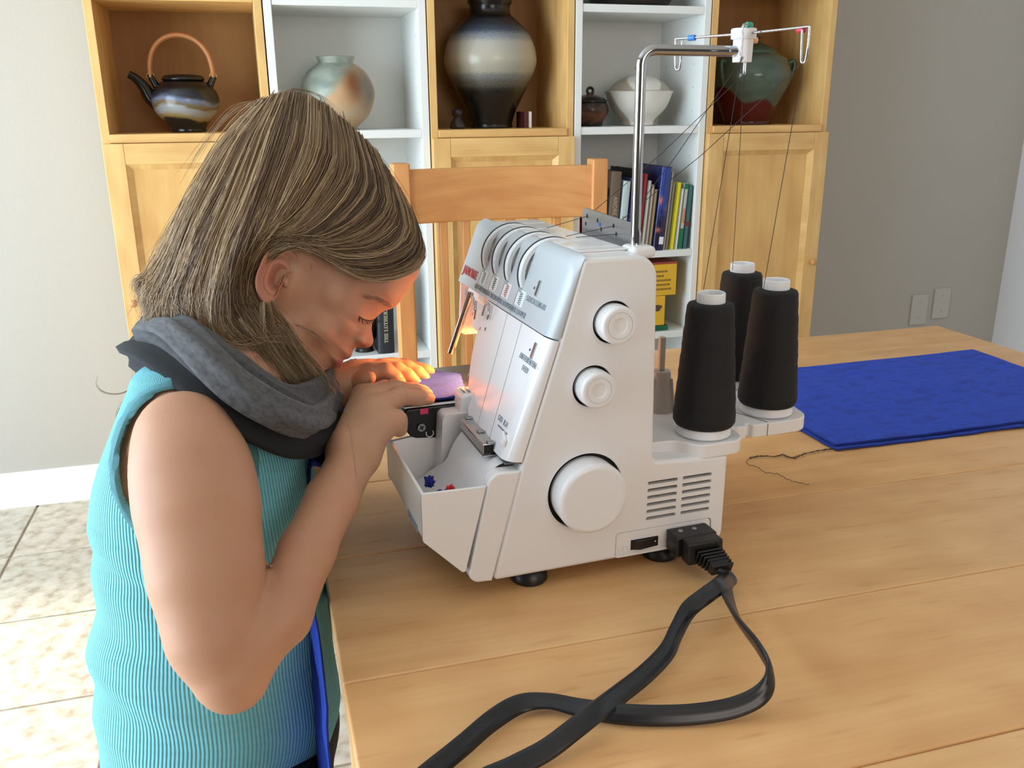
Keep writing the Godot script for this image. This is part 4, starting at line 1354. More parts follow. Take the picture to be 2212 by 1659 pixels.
	for k in 4:
		var z: float = seams[k] + 0.0066
		part("dial_label", one_box(Vector3(0.0190, 0.0140, 0.0004), 0.0), M.label_white, o, at.call(0.1255, z + 0.0050, 0.0001)).basis = fb
		var sq := MB.new()
		var wv := []
		for q in 25: wv.append(Vector3(0.0044 * sin(q * 1.55), -0.0058 + q * 0.00048, 0))
		sq.tube(wv, 0.00030, 4)
		var wl := part("stitch_mark", sq, inks[k], o, at.call(0.1255, z + 0.0050, 0.0004))
		wl.basis = fb
		lettering(names4[k], 0.0025, M.print_grey, o, at.call(0.1140, z + 0.0060), fb)
	for q in [[0.1405, -0.0545, "STITCH LENGTH", 0.1288, -0.0480], [0.0930, -0.0200, "DIFFERENTIAL\nFEED", 0.0795, -0.0230]]:
		part("indicator_window", one_box(Vector3(0.0052, 0.0128, 0.0008), 0.0003), M.steel, o, at.call(q[0], q[1], 0.0001)).basis = fb
		part("indicator_rim", one_box(Vector3(0.0062, 0.0140, 0.0005), 0.0002), M.print_grey, o, at.call(q[0], q[1] , 0.0001)).basis = fb
		var dt := MB.new()
		dt.lathe([Vector2(0.0011, 0), Vector2(0.0011, 0.0004), Vector2(0, 0.0004)], 12, Vector3.ZERO, Basis(Vector3.RIGHT, PI / 2))
		part("indicator_dot", dt, M.print_dark, o, at.call(q[0] - 0.001, q[1] - 0.0072, 0.0001)).basis = fb
		lettering(q[2], 0.0037, M.print_grey, o, at.call(q[3], q[4]), fb)
	lettering("STD  R.H", 0.0032, M.print_grey, o, at.call(0.0265, -0.0310), fb)
	var tab := MB.new()
	tab.extrude(PackedVector2Array([Vector2(-0.006, -0.004), Vector2(0.004, -0.004), Vector2(0.004, 0.001), Vector2(0.0, 0.004), Vector2(-0.006, 0.006)]), 0.0, 0.0028, 0.0008)
	part("slide_lever", tab, M.plastic_gloss, o, at.call(0.0150, -0.0140, 0.0)).basis = fb
	part("slide_track", one_box(Vector3(0.024, 0.0012, 0.0004), 0.0), M.dark_seam, o, at.call(0.0205, -0.026, 0.0001)).basis = fb

	# lower front: rounded end piece, white scoop, chip tray
	var ep := MB.new()
	ep.extrude(rounded([[-0.0004, 0.0004, 0.0], [0.0263, 0.0985, 0.0], [-0.0010, 0.0995, 0.013], [-0.0228, 0.0020, 0.010]], 8), -0.0125, -0.0004, 0.0022)
	part("front_end", ep, W, o, up)
	var sc := MB.new()
	var prof := spline([Vector3(0.0268, 0.1035, 0), Vector3(0.0105, 0.1010, 0), Vector3(-0.0010, 0.0900, 0), Vector3(-0.0120, 0.0680, 0), Vector3(-0.0240, 0.0480, 0), Vector3(-0.0420, 0.0400, 0), Vector3(-0.0560, 0.0480, 0)], 5)
	var scr := []
	for zi in 5:
		var row := PackedVector3Array()
		for p in prof:
			var far := lerpf(-0.1385, -0.1080, smoothstep(0.045, 0.075, p.y))
			row.append(Vector3(p.x, p.y, lerpf(-0.0126, far, zi / 4.0)))
		scr.append(row)
	sc.grid(scr)
	part("scoop", sc, M.plastic_gloss, o, up)
	# tray: outer wall, near wall, far wall with thickness
	var tr := MB.new()
	var near_poly := rounded([[-0.0590, 0.0476, 0.004], [-0.0262, 0.0134, 0.003], [-0.0236, 0.0140, 0.0], [-0.0042, 0.0888, 0.0], [-0.0590, 0.0902, 0.0]], 5)
	tr.extrude(near_poly, -0.0030, -0.0006, 0.0006)
	var slab := [Vector2(-0.0590, 0.0902), Vector2(-0.0590, 0.0510), Vector2(-0.0572, 0.0462), Vector2(-0.0290, 0.0158), Vector2(-0.0262, 0.0134)]
	var inn := [Vector2(-0.0566, 0.0902), Vector2(-0.0566, 0.0520), Vector2(-0.0556, 0.0480), Vector2(-0.0280, 0.0180), Vector2(-0.0250, 0.0160)]
	for pair in [slab, inn]:
		var rr := []
		for z in [-0.0012, -0.03, -0.08, -0.1395]:
			var row := PackedVector3Array()
			for p in pair: row.append(Vector3(p.x, p.y, z))
			rr.append(row)
		tr.grid(rr)
	tr.box(Vector3(-0.0578, 0.0902, -0.0705), Vector3(0.0026, 0.0008, 0.139), 0.0003)
	part("chip_tray", tr, W, o, up)
	var fw := MB.new()
	fw.extrude(rounded([[-0.0590, 0.0476, 0.004], [-0.0262, 0.0134, 0.003], [0.0200, 0.0134, 0.0], [0.0220, 0.1010, 0.0], [-0.0250, 0.0880, 0.006], [-0.0590, 0.0840, 0.004]], 5), -0.1440, -0.1390, 0.0012)
	part("tray_end_wall", fw, W, o, up)
	var sl := MB.new()
	for k in 7:
		sl.box(Vector3(-0.0593, 0.0505 - 0.0, -0.021 - k * 0.0052), Vector3(0.0005, 0.0064, 0.0032), 0.0)
	part("tray_print", sl, M.print_grey, o, up)

	# needle-plate unit: black side plate with screws, rotating-arrow mark and pink mark
	var bp := MB.new()
	bp.extrude(rounded([[-0.0425, 0.1155, 0.005], [-0.0395, 0.0860, 0.012], [-0.0080, 0.0830, 0.006], [-0.0040, 0.0900, 0.004], [0.0170, 0.1010, 0.003], [0.0185, 0.1165, 0.003]], 6), -0.2580, -0.1375, 0.0022, [], 0.003, 0.003)
	part("side_plate", bp, M.black_plastic, o, up)
	var gp := MB.new()
	gp.extrude(rounded([[-0.0085, 0.0880, 0.003], [0.0150, 0.1010, 0.003], [0.0155, 0.1140, 0.003], [-0.0090, 0.1125, 0.003]], 5), -0.139, -0.1366, 0.0006)
	part("knife_plate", gp, M.grey_metal, o, up)
	for q in [[0.0040, 0.1050, 0.0037], [-0.0045, 0.0945, 0.0035], [-0.0262, 0.0965, 0.0044]]:
		var scw := MB.new()
		var r: float = q[2]
		scw.lathe([Vector2(r, 0), Vector2(r, 0.0010), Vector2(r * 0.86, 0.0018), Vector2(r * 0.86, 0.0018), Vector2(0, 0.0018)], 24, Vector3.ZERO, Basis(Vector3.RIGHT, PI / 2))
		var cross := MB.new()
		for a in [0.5, 0.5 + PI / 2]:
			cross.box(Vector3(0, 0, 0.0018), Vector3(r * 1.1, r * 0.26, 0.0004), 0.0, 0, Basis(Vector3.BACK, a))
		var s0 := part("screw", scw, M.steel, o, up + Vector3(q[0], q[1], -0.1366))
		part("slot", cross, M.black_gap, s0)
	var cm := MB.new()
	var cc := []
	for k in 15:
		var a := deg_to_rad(40.0) - deg_to_rad(250.0) * k / 14.0
		cc.append(Vector3(-0.0180 + cos(a) * 0.0036, 0.0890 + sin(a) * 0.0036, -0.1374))
	cm.tube(cc, 0.00055, 6)
	part("arrow_mark", cm, M.label_white, o, up)
	part("pink_mark", one_box(Vector3(0.0082, 0.0058, 0.001), 0.0004, 1, Vector3(-0.0228, 0.1120, -0.1370)), M.pink, o, up)
	var np := MB.new()
	np.box(Vector3(0.020, 0.1172, -0.1980), Vector3(0.130, 0.0020, 0.116), 0.0007)
	part("needle_plate", np, M.steel, o, up)
	part("plate_rim", one_box(Vector3(0.058, 0.0014, 0.0030), 0.0005, 0, Vector3(-0.0130, 0.1172, -0.1386)), M.label_white, o, up)
	# small white guard block right of the needle plate
	var gb := MB.new()
	gb.extrude(rounded([[0.0060, 0.100, 0.0], [0.0380, 0.100, 0.0], [0.0400, 0.1285, 0.004], [0.0095, 0.1300, 0.005]], 6), -0.1460, -0.1180, 0.0030, [], 0.003, 0.003)
	part("guard_block", gb, W, o, up)
	var gt := MB.new()
	for k in 3:
		for q in 5:
			gt.box(Vector3(0.0140 + k * 0.0050, 0.1301, -0.1260 - q * 0.0034), Vector3(0.0022, 0.0003, 0.0020))
	part("guard_print", gt, M.print_grey, o, up)
	# chrome hinge of the looper cover
	var hg := MB.new()
	hg.box(Vector3(0.0075, 0.1090, -0.0655), Vector3(0.0110, 0.0100, 0.0700), 0.0012)
	part("hinge", hg, M.chrome, o, up)
	var hl := MB.new()
	hl.box(Vector3(0.0078, 0.1036, -0.0655), Vector3(0.0120, 0.0010, 0.0740), 0.0003)
	for z in [-0.032, -0.060, -0.098]:
		hl.box(Vector3(0.0095, 0.1148, z), Vector3(0.0060, 0.0014, 0.0060), 0.0004)
	part("hinge_leaf", hl, M.steel, o, up)
	part("hinge_end", one_box(Vector3(0.0085, 0.0075, 0.0006), 0.0, 1, Vector3(0.0076, 0.1090, -0.0302)), M.black_gap, o, up)
	part("cover_slot", one_box(Vector3(0.0080, 0.0010, 0.030), 0.0, 1, Vector3(0.0175, 0.1042, -0.0200)), M.dark_seam, o, up)

	# head: face plate, needle bar, presser foot, chrome guard, thread guides
	var hp := MB.new()
	hp.extrude(rounded([[0.0480, 0.150, 0.008], [0.0820, 0.150, 0.004], [0.0900, 0.210, 0.0], [0.0520, 0.210, 0.0]], 5), -0.2660, -0.2630, 0.0008)
	part("face_plate", hp, W, o, up)
	var hb := MB.new()
	hb.extrude(rounded([[0.0560, 0.160, 0.005], [0.1000, 0.160, 0.005], [0.1050, 0.212, 0.0], [0.0640, 0.212, 0.0]], 5), -0.2450, -0.2080, 0.004, [], 0.003, 0.004)
	part("head_block", hb, M.plastic_grey, o, up)
	var cg := MB.new()
	cg.tube([Vector3(0.0455, 0.2085, -0.2050), Vector3(0.0400, 0.1930, -0.2060), Vector3(0.0270, 0.1560, -0.2080), Vector3(0.0235, 0.1460, -0.2085)], 0.0035, 12)
	part("chrome_guard", cg, M.chrome, o, up)
	var cb := MB.new()
	cb.tube(spline([Vector3(0.0440, 0.2060, -0.2040), Vector3(0.0430, 0.2070, -0.1900), Vector3(0.0420, 0.2000, -0.1800), Vector3(0.0410, 0.1900, -0.1840)], 5), 0.0012, 8)
	cb.tube(circle3(Vector3(0.0450, 0.2020, -0.2190), 0.0052, Vector3(0.9, 0.1, 0.3).normalized(), 18), 0.0011, 6, false, true)
	cb.tube(spline([Vector3(0.0420, 0.2050, -0.1740), Vector3(0.0395, 0.2050, -0.1690), Vector3(0.0385, 0.2000, -0.1655), Vector3(0.0375, 0.1900, -0.1665)], 5), 0.0012, 8)
	part("thread_guide", cb, M.chrome, o, up)
	var g2 := MB.new()
	var hook := [at.call(0.0930, -0.1570, 0.002), at.call(0.1050, -0.1520, 0.004), at.call(0.1060, -0.1440, 0.004), at.call(0.0985, -0.1390, 0.003), at.call(0.0930, -0.1400, 0.002)]
	g2.tube(spline(hook, 5), 0.0012, 8)
	part("thread_guide", g2, M.chrome, o)
	var mk := MB.new()
	mk.box(Vector3.ZERO, Vector3(0.0014, 0.0034, 0.0004))
	part("print_mark", mk, mat("mark_orange", Color8(226, 132, 84), 0.6), o, at.call(0.0800, -0.1560, 0.0002)).basis = fb
	part("print_mark", mk, M.print_dark, o, at.call(0.0830, -0.1420, 0.0002)).basis = fb
	var nb := MB.new()
	nb.tube([Vector3(0.0640, 0.165, -0.1960), Vector3(0.0640, 0.146, -0.1960)], 0.0035, 12)
	for dz in [-0.002, 0.002]:
		nb.tube([Vector3(0.0640, 0.147, -0.196 + dz), Vector3(0.0640, 0.121, -0.196 + dz)], 0.0007, 6)
	part("needle_bar", nb, M.steel, o, up)
	var pf := MB.new()
	pf.tube([Vector3(0.0700, 0.163, -0.1960), Vector3(0.0700, 0.128, -0.1960)], 0.0030, 10)
	pf.box(Vector3(0.0560, 0.1235, -0.1930), Vector3(0.034, 0.0030, 0.018), 0.001)
	pf.box(Vector3(0.0690, 0.1285, -0.1950), Vector3(0.010, 0.008, 0.010), 0.001)
	part("presser_foot", pf, M.steel, o, up)
	# lamp under the arm
	var bulb := MB.new()
	bulb.lathe([Vector2(0, -0.010), Vector2(0.0050, -0.008), Vector2(0.0070, -0.002), Vector2(0.0060, 0.004), Vector2(0.0040, 0.008), Vector2(0.0040, 0.012)], 16)
	var lm := mat("lamp_bulb", Color8(255, 224, 176), 0.4)
	lm.emission_enabled = true
	lm.emission = Color8(255, 190, 110)
	lm.emission_energy_multiplier = 3.0
	part("lamp_bulb", bulb, lm, o, up + Vector3(0.0820, 0.180, -0.178))
	var lamp := SpotLight3D.new()
	lamp.name = "sewing_lamp_light"
	o.add_child(lamp)
	lamp.position = up + Vector3(0.0810, 0.1690, -0.178)
	lamp.basis = Basis.looking_at(Vector3(-0.30, -1.0, -0.45).normalized(), Vector3(1, 0, 0))
	lamp.light_color = Color(1.0, 0.60, 0.30)
	lamp.light_energy = LAMP
	lamp.light_size = 0.006
	lamp.spot_angle = 72.0
	lamp.spot_angle_attenuation = 0.35
	lamp.spot_range = 6.0
	lamp.spot_attenuation = 2.0
	lamp.shadow_enabled = true

	# thread guide plate on the top rear edge
	var gpz := MB.new()
	gpz.extrude(rounded([[-0.1480, 0.268, 0.0], [-0.0270, 0.268, 0.0], [-0.0270, 0.291, 0.008], [-0.1480, 0.295, 0.007]], 6), -0.0007, 0.0007, 0.0002, [circle(Vector2(-0.136, 0.2875), 0.0022, 12), circle(Vector2(-0.139, 0.2800), 0.0020, 12), circle(Vector2(-0.112, 0.2860), 0.0022, 12), circle(Vector2(-0.104, 0.2790), 0.0022, 12), circle(Vector2(-0.078, 0.2850), 0.0022, 12), circle(Vector2(-0.072, 0.2785), 0.0020, 12)], 0.0014)
	gpz.moved(Transform3D(Basis(Vector3(0, 0, 1), Vector3(0, 1, 0), Vector3(-1, 0, 0)), Vector3(0.1420, 0, 0)))
	part("guide_plate", gpz, M.steel, o, up)
	part("colour_dot", one_box(Vector3(0.0006, 0.003, 0.003), 0.0, 1, Vector3(0.1410, 0.2830, -0.108)), M.bead_blue, o, up)
	# antenna: chrome pipe, white head, wire arms with coloured tips
	var pole := MB.new()
	var bend := [Vector3(0.1405, 0.268, -0.0334), Vector3(0.1405, 0.33, -0.0334), Vector3(0.1405, 0.400, -0.0334), Vector3(0.1405, 0.417, -0.0334)]
	for k in range(1, 9):
		var a := PI / 2 * k / 8.0
		bend.append(Vector3(0.1405 + 0.0115 * (1 - cos(a)), 0.417 + 0.0115 * sin(a), -0.0334))
	bend += [Vector3(0.17, 0.4285, -0.0336), Vector3(0.20, 0.4285, -0.0340), Vector3(0.2330, 0.4285, -0.0345)]
	pole.tube(bend, 0.0043, 20)
	part("antenna_pole", pole, M.chrome, o, up)
	part("pole_socket", one_box(Vector3(0.022, 0.010, 0.026), 0.004, 1, Vector3(0.1420, 0.2700, -0.0300)), W, o, up)
	var hub := MB.new()
	hub.lathe([Vector2(0, -0.0100), Vector2(0.0078, -0.0100), Vector2(0.0078, -0.0100), Vector2(0.0082, 0.0075), Vector2(0.0082, 0.0075), Vector2(0.0102, 0.0080), Vector2(0.0104, 0.0150), Vector2(0.0096, 0.0160), Vector2(0.0096, 0.0160), Vector2(0, 0.0160)], 32)
	part("antenna_head", hub, W, o, up + Vector3(0.2335, 0.4300, -0.0345))
	var arms := MB.new()
	var h0 := Vector3(0.2335, 0.4420, -0.0345)
	var le := Vector3(0.2060, 0.4418, -0.0980); var re := Vector3(0.2450, 0.4420, 0.0360)
	for e in [[le, -1.0], [re, 1.0]]:
		var tip: Vector3 = e[0]
		var dir := (tip - h0).normalized()
		var drop := Vector3(0, -0.0235, 0)
		arms.tube([h0 + dir * 0.006, tip - dir * 0.009, tip - dir * 0.0075], 0.0010, 8)
		arms.tube(spline([tip - dir * 0.0090, tip - dir * 0.0008, tip + Vector3(0, -0.0012, 0), tip + drop * 0.55, tip + drop - dir * 0.0012, tip + drop + Vector3(0, -0.002, 0) - dir * 0.0035, tip + drop - dir * 0.0058, tip + drop * 0.5 - dir * 0.0066, tip - dir * 0.0072 + Vector3(0, -0.002, 0)], 6), 0.0010, 8)
	# the two middle hooks: one in front of the head, one behind
	arms.tube(spline([Vector3(0.2335, 0.4460, -0.0290), Vector3(0.2300, 0.4478, -0.0240), Vector3(0.2262, 0.4480, -0.0228), Vector3(0.2245, 0.4460, -0.0225), Vector3(0.2245, 0.4350, -0.0225), Vector3(0.2245, 0.4235, -0.0225), Vector3(0.2255, 0.4215, -0.0228), Vector3(0.2266, 0.4235, -0.0230)], 6), 0.0010, 8)
	arms.tube(spline([Vector3(0.2380, 0.4230, -0.0375), Vector3(0.2380, 0.4130, -0.0375), Vector3(0.2388, 0.4110, -0.0380), Vector3(0.2396, 0.4130, -0.0385), Vector3(0.2396, 0.4230, -0.0385)], 5), 0.0010, 8)
	part("antenna_arm", arms, M.chrome, o, up)
	var dl := (le - h0).normalized(); var dr := (re - h0).normalized()
	for q in [[h0 + dl * 0.0520, dl, M.bead_blue], [h0 + dr * 0.0590 + Vector3(0.002, -0.0016, 0.002), dr, M.bead_red], [Vector3(0.2330, 0.4480, -0.0270), Vector3(0.9, 0.0, -0.5).normalized(), M.bead_green], [Vector3(0.2430, 0.4370, -0.0345), Vector3(0.9, 0, 0.4).normalized(), M.bead_orange]]:
		var bd := MB.new()
		var ax: Vector3 = q[1]
		bd.tube([q[0] - ax * 0.0038, q[0] - ax * 0.0032, q[0] + ax * 0.0032, q[0] + ax * 0.0038], [0.0016, 0.0024, 0.0024, 0.0016], 12)
		part("bead", bd, q[2], o, up)

	# spool stand: white plate with rounded lobes, spool pins, empty beige cone holder
	var stand := MB.new()
	var so := rounded([[0.150, 0.022, 0.006], [0.180, 0.020, 0.012], [0.196, 0.000, 0.012], [0.244, 0.000, 0.028], [0.246, 0.036, 0.006], [0.252, 0.030, 0.004], [0.262, 0.030, 0.003], [0.264, 0.036, 0.002], [0.2675, 0.036, 0.002], [0.269, 0.030, 0.003], [0.300, 0.029, 0.01], [0.334, 0.031, 0.026], [0.342, 0.080, 0.02], [0.356, 0.182, 0.03], [0.270, 0.176, 0.03], [0.262, 0.120, 0.012], [0.200, 0.130, 0.02], [0.150, 0.120, 0.006]], 7)
	stand.extrude(so, 0.0, 0.013, 0.0016, [], 0.003, 0.001)
	stand.moved(Transform3D(Basis(Vector3(1, 0, 0), Vector3(0, 0, -1), Vector3(0, 1, 0)), Vector3(0, 0.0850, 0)))
	part("spool_stand", stand, W, o, up)
	var sj := MB.new()
	sj.box(Vector3(0.2850, 0.0916, -0.0294), Vector3(0.0006, 0.012, 0.0006))
	sj.box(Vector3(0.2740, 0.0982, -0.065), Vector3(0.0006, 0.0004, 0.070), 0.0, 1, Basis(Vector3.UP, 0.35))
	part("stand_seam", sj, M.dark_seam, o, up)
	for q in CONES:
		var pin := MB.new()
		pin.lathe([Vector2(0.0024, 0), Vector2(0.0024, 0.100), Vector2(0, 0.102)], 12)
		part("spool_pin", pin, M.steel, o, up + Vector3(q[0], 0.098, q[1]))
	var ch := MB.new()
	ch.lathe([Vector2(0.0145, 0.0), Vector2(0.0135, 0.002), Vector2(0.0085, 0.040), Vector2(0.0080, 0.041), Vector2(0, 0.041)], 28)
	for k in 3:
		var a := TAU * k / 3.0 + 0.9
		ch.box(Vector3(cos(a) * 0.0118, 0.0170, sin(a) * 0.0118), Vector3(0.004, 0.034, 0.0022), 0.0006, 1, Basis(Vector3.UP, -a) * Basis(Vector3.BACK, 0.12))
	var chn := part("cone_holder", ch, M.plastic_beige, o, up + Vector3(0.2080, 0.098, -0.1000))
	part("holder_post", one_box(Vector3(0.0060, 0.034, 0.0060), 0.0012, 1, Vector3(-0.001, 0.058, 0)), M.plastic_beige, chn)
	# feet
	for q in [[0.040, -0.020], [0.170, -0.020], [0.030, -0.235], [0.190, -0.235]]:
		var ft := MB.new()
		ft.lathe([Vector2(0.0150, 0.0), Vector2(0.0165, 0.002), Vector2(0.0150, 0.0155), Vector2(0, 0.0155)], 28)
		part("foot", ft, M.black_plastic, o, Vector3(q[0], 0, q[1]))


const LAMP := 0.15

# ---------------------------------------------------------------- thread cones and threads
const CONES := [[0.2145, -0.0290], [0.3035, -0.0600], [0.3250, -0.1500]]

func thread_cones() -> void:
	var yarn := mat("yarn_black", Color8(9, 9, 12), 0.75)
	yarn.rim_enabled = true; yarn.rim = 0.08; yarn.rim_tint = 0.4
	yarn.albedo_texture = mottled(128, 512, [Color8(190, 190, 200), Color8(255, 255, 255), Color8(215, 215, 225)], 0.11, 121, 1, 12, 1.4)
	yarn.heightmap_enabled = true
	yarn.heightmap_texture = yarn.albedo_texture
	yarn.heightmap_scale = 0.05
	var tube := mat("cone_tube", Color8(236, 237, 240), 0.35)
	var lab := ["cone of black thread nearest the camera, beside the casing", "cone of black thread at the right, in front of the blue cloth", "cone of black thread at the rear, between the other two"]
	var first: Node3D = null
	for k in 3:
		var at := m_world(Vector3(CONES[k][0], 0.0983, CONES[k][1]))
		if first == null:
			first = thing("thread_cone", lab[k], "thread cone", at, 0.3, "black thread cones on the spool stand")
			var core := MB.new()
			core.lathe([Vector2(0.0100, 0.0), Vector2(0.0248, 0.0), Vector2(0.0252, 0.002), Vector2(0.0240, 0.008), Vector2(0.0240, 0.008), Vector2(0.0215, 0.012), Vector2(0.0118, 0.122), Vector2(0.0126, 0.1225), Vector2(0.0126, 0.1225), Vector2(0.0124, 0.1305), Vector2(0.0116, 0.1312), Vector2(0.0106, 0.1305), Vector2(0.0098, 0.115), Vector2(0.0090, 0.09)], 40)
			part("tube", core, tube, first)
			var y := MB.new()
			var pr := [Vector2(0.0225, 0.0085), Vector2(0.0262, 0.0095), Vector2(0.0282, 0.0130), Vector2(0.0283, 0.018)]
			for q in range(1, 24):
				var t := q / 24.0
				pr.append(Vector2(lerpf(0.0283, 0.0210, t) + 0.00022 * sin(q * 2.1) + 0.00015 * sin(q * 5.3), lerpf(0.018, 0.1170, t)))
			pr += [Vector2(0.0208, 0.1185), Vector2(0.0196, 0.1210), Vector2(0.0150, 0.1222), Vector2(0.0118, 0.1222)]
			y.lathe(pr, 56)
			part("thread_winding", y, yarn, first)
		else:
			var c := first.duplicate()
			c.name = numbered("thread_cone")
			add_child(c, true)
			c.position = at
			c.rotation.y = 0.3 + k * 1.1
			c.set_meta("label", lab[k])

func threads() -> void:
	var m := mat("thread_dark", Color8(40, 36, 36), 0.7)
	var top := 0.229
	var le := Vector3(0.2050, 0.4175, -0.1010); var re := Vector3(0.2440, 0.4170, 0.0330)
	var mid_a := Vector3(0.2255, 0.4215, -0.0228); var mid_b := Vector3(0.2390, 0.4112, -0.0382)
	var gp := [Vector3(0.1420, 0.2850, -0.078), Vector3(0.1420, 0.2785, -0.072), Vector3(0.1420, 0.2875, -0.136), Vector3(0.1420, 0.2700, -0.040)]
	var list := [
		["thin dark thread rising from the front cone to the chrome head", [Vector3(CONES[0][0] + 0.002, 0.221, CONES[0][1] - 0.018), mid_a], gp[1], Vector3(0.1100, 0.2750, -0.090)],
		["thin dark thread rising from the right cone to the far wire loop", [Vector3(CONES[1][0] - 0.014, 0.221, CONES[1][1]), re], gp[0], Vector3(0.1050, 0.2750, -0.100)],
		["thin dark thread rising from the rear cone to the middle hook", [Vector3(CONES[2][0] - 0.012, 0.222, CONES[2][1]), mid_b], gp[2], Vector3(0.1080, 0.2755, -0.156)]]
	for q in list:
		var mb := MB.new()
		var a: Vector3 = q[1][0]; var b: Vector3 = q[1][1]; var c: Vector3 = q[2]; var d: Vector3 = q[3]
		var sag := Vector3(0, -0.004, 0)
		mb.tube([m_world(a), m_world(a.lerp(b, 0.5)), m_world(b)], 0.00030, 5)
		mb.tube([m_world(b), m_world(b.lerp(c, 0.5) + sag), m_world(c)], 0.00030, 5)
		mb.tube([m_world(c), m_world(d)], 0.00030, 5)
		var o := part("sewing_thread", mb, m, self)
		tag(o, q[0], "thread", "threads on the machine")


# ---------------------------------------------------------------- power cord
func ribbon(path: Array, wide: float, thick: float, rolls: Array) -> MB:
	# flat three-core cable: rolls give the tilt of the flat side from lying level
	var m := MB.new()
	var rows := []
	var uvs := []
	var n := path.size()
	var gone := 0.0
	for k in n:
		var t: Vector3 = (path[mini(k + 1, n - 1)] - path[maxi(k - 1, 0)]).normalized()
		var side := t.cross(Vector3.UP)
		if side.length() < 0.05: side = Vector3.RIGHT
		side = side.normalized()
		var up := side.cross(t).normalized()
		var r: float = rolls[k]
		var s := side * cos(r) + up * sin(r)
		var u := up * cos(r) - side * sin(r)
		if k > 0: gone += path[k].distance_to(path[k - 1])
		var row := PackedVector3Array(); var ur := PackedVector2Array()
		for q in 28:
			var a := TAU * q / 28.0
			var x := cos(a)
			var lobes := 0.80 + 0.20 * absf(cos(x * PI * 1.5))
			row.append(path[k] + s * x * wide * 0.5 + u * sin(a) * thick * 0.5 * lobes * (1.0 if absf(x) < 0.96 else 0.9))
			ur.append(Vector2(q / 28.0, gone))
		rows.append(row); uvs.append(ur)
	m.grid(rows, true, false, uvs)
	m.fan(rows[0], (path[0] - path[1]).normalized())
	m.fan(rows[n - 1], (path[n - 1] - path[n - 2]).normalized())
	return m

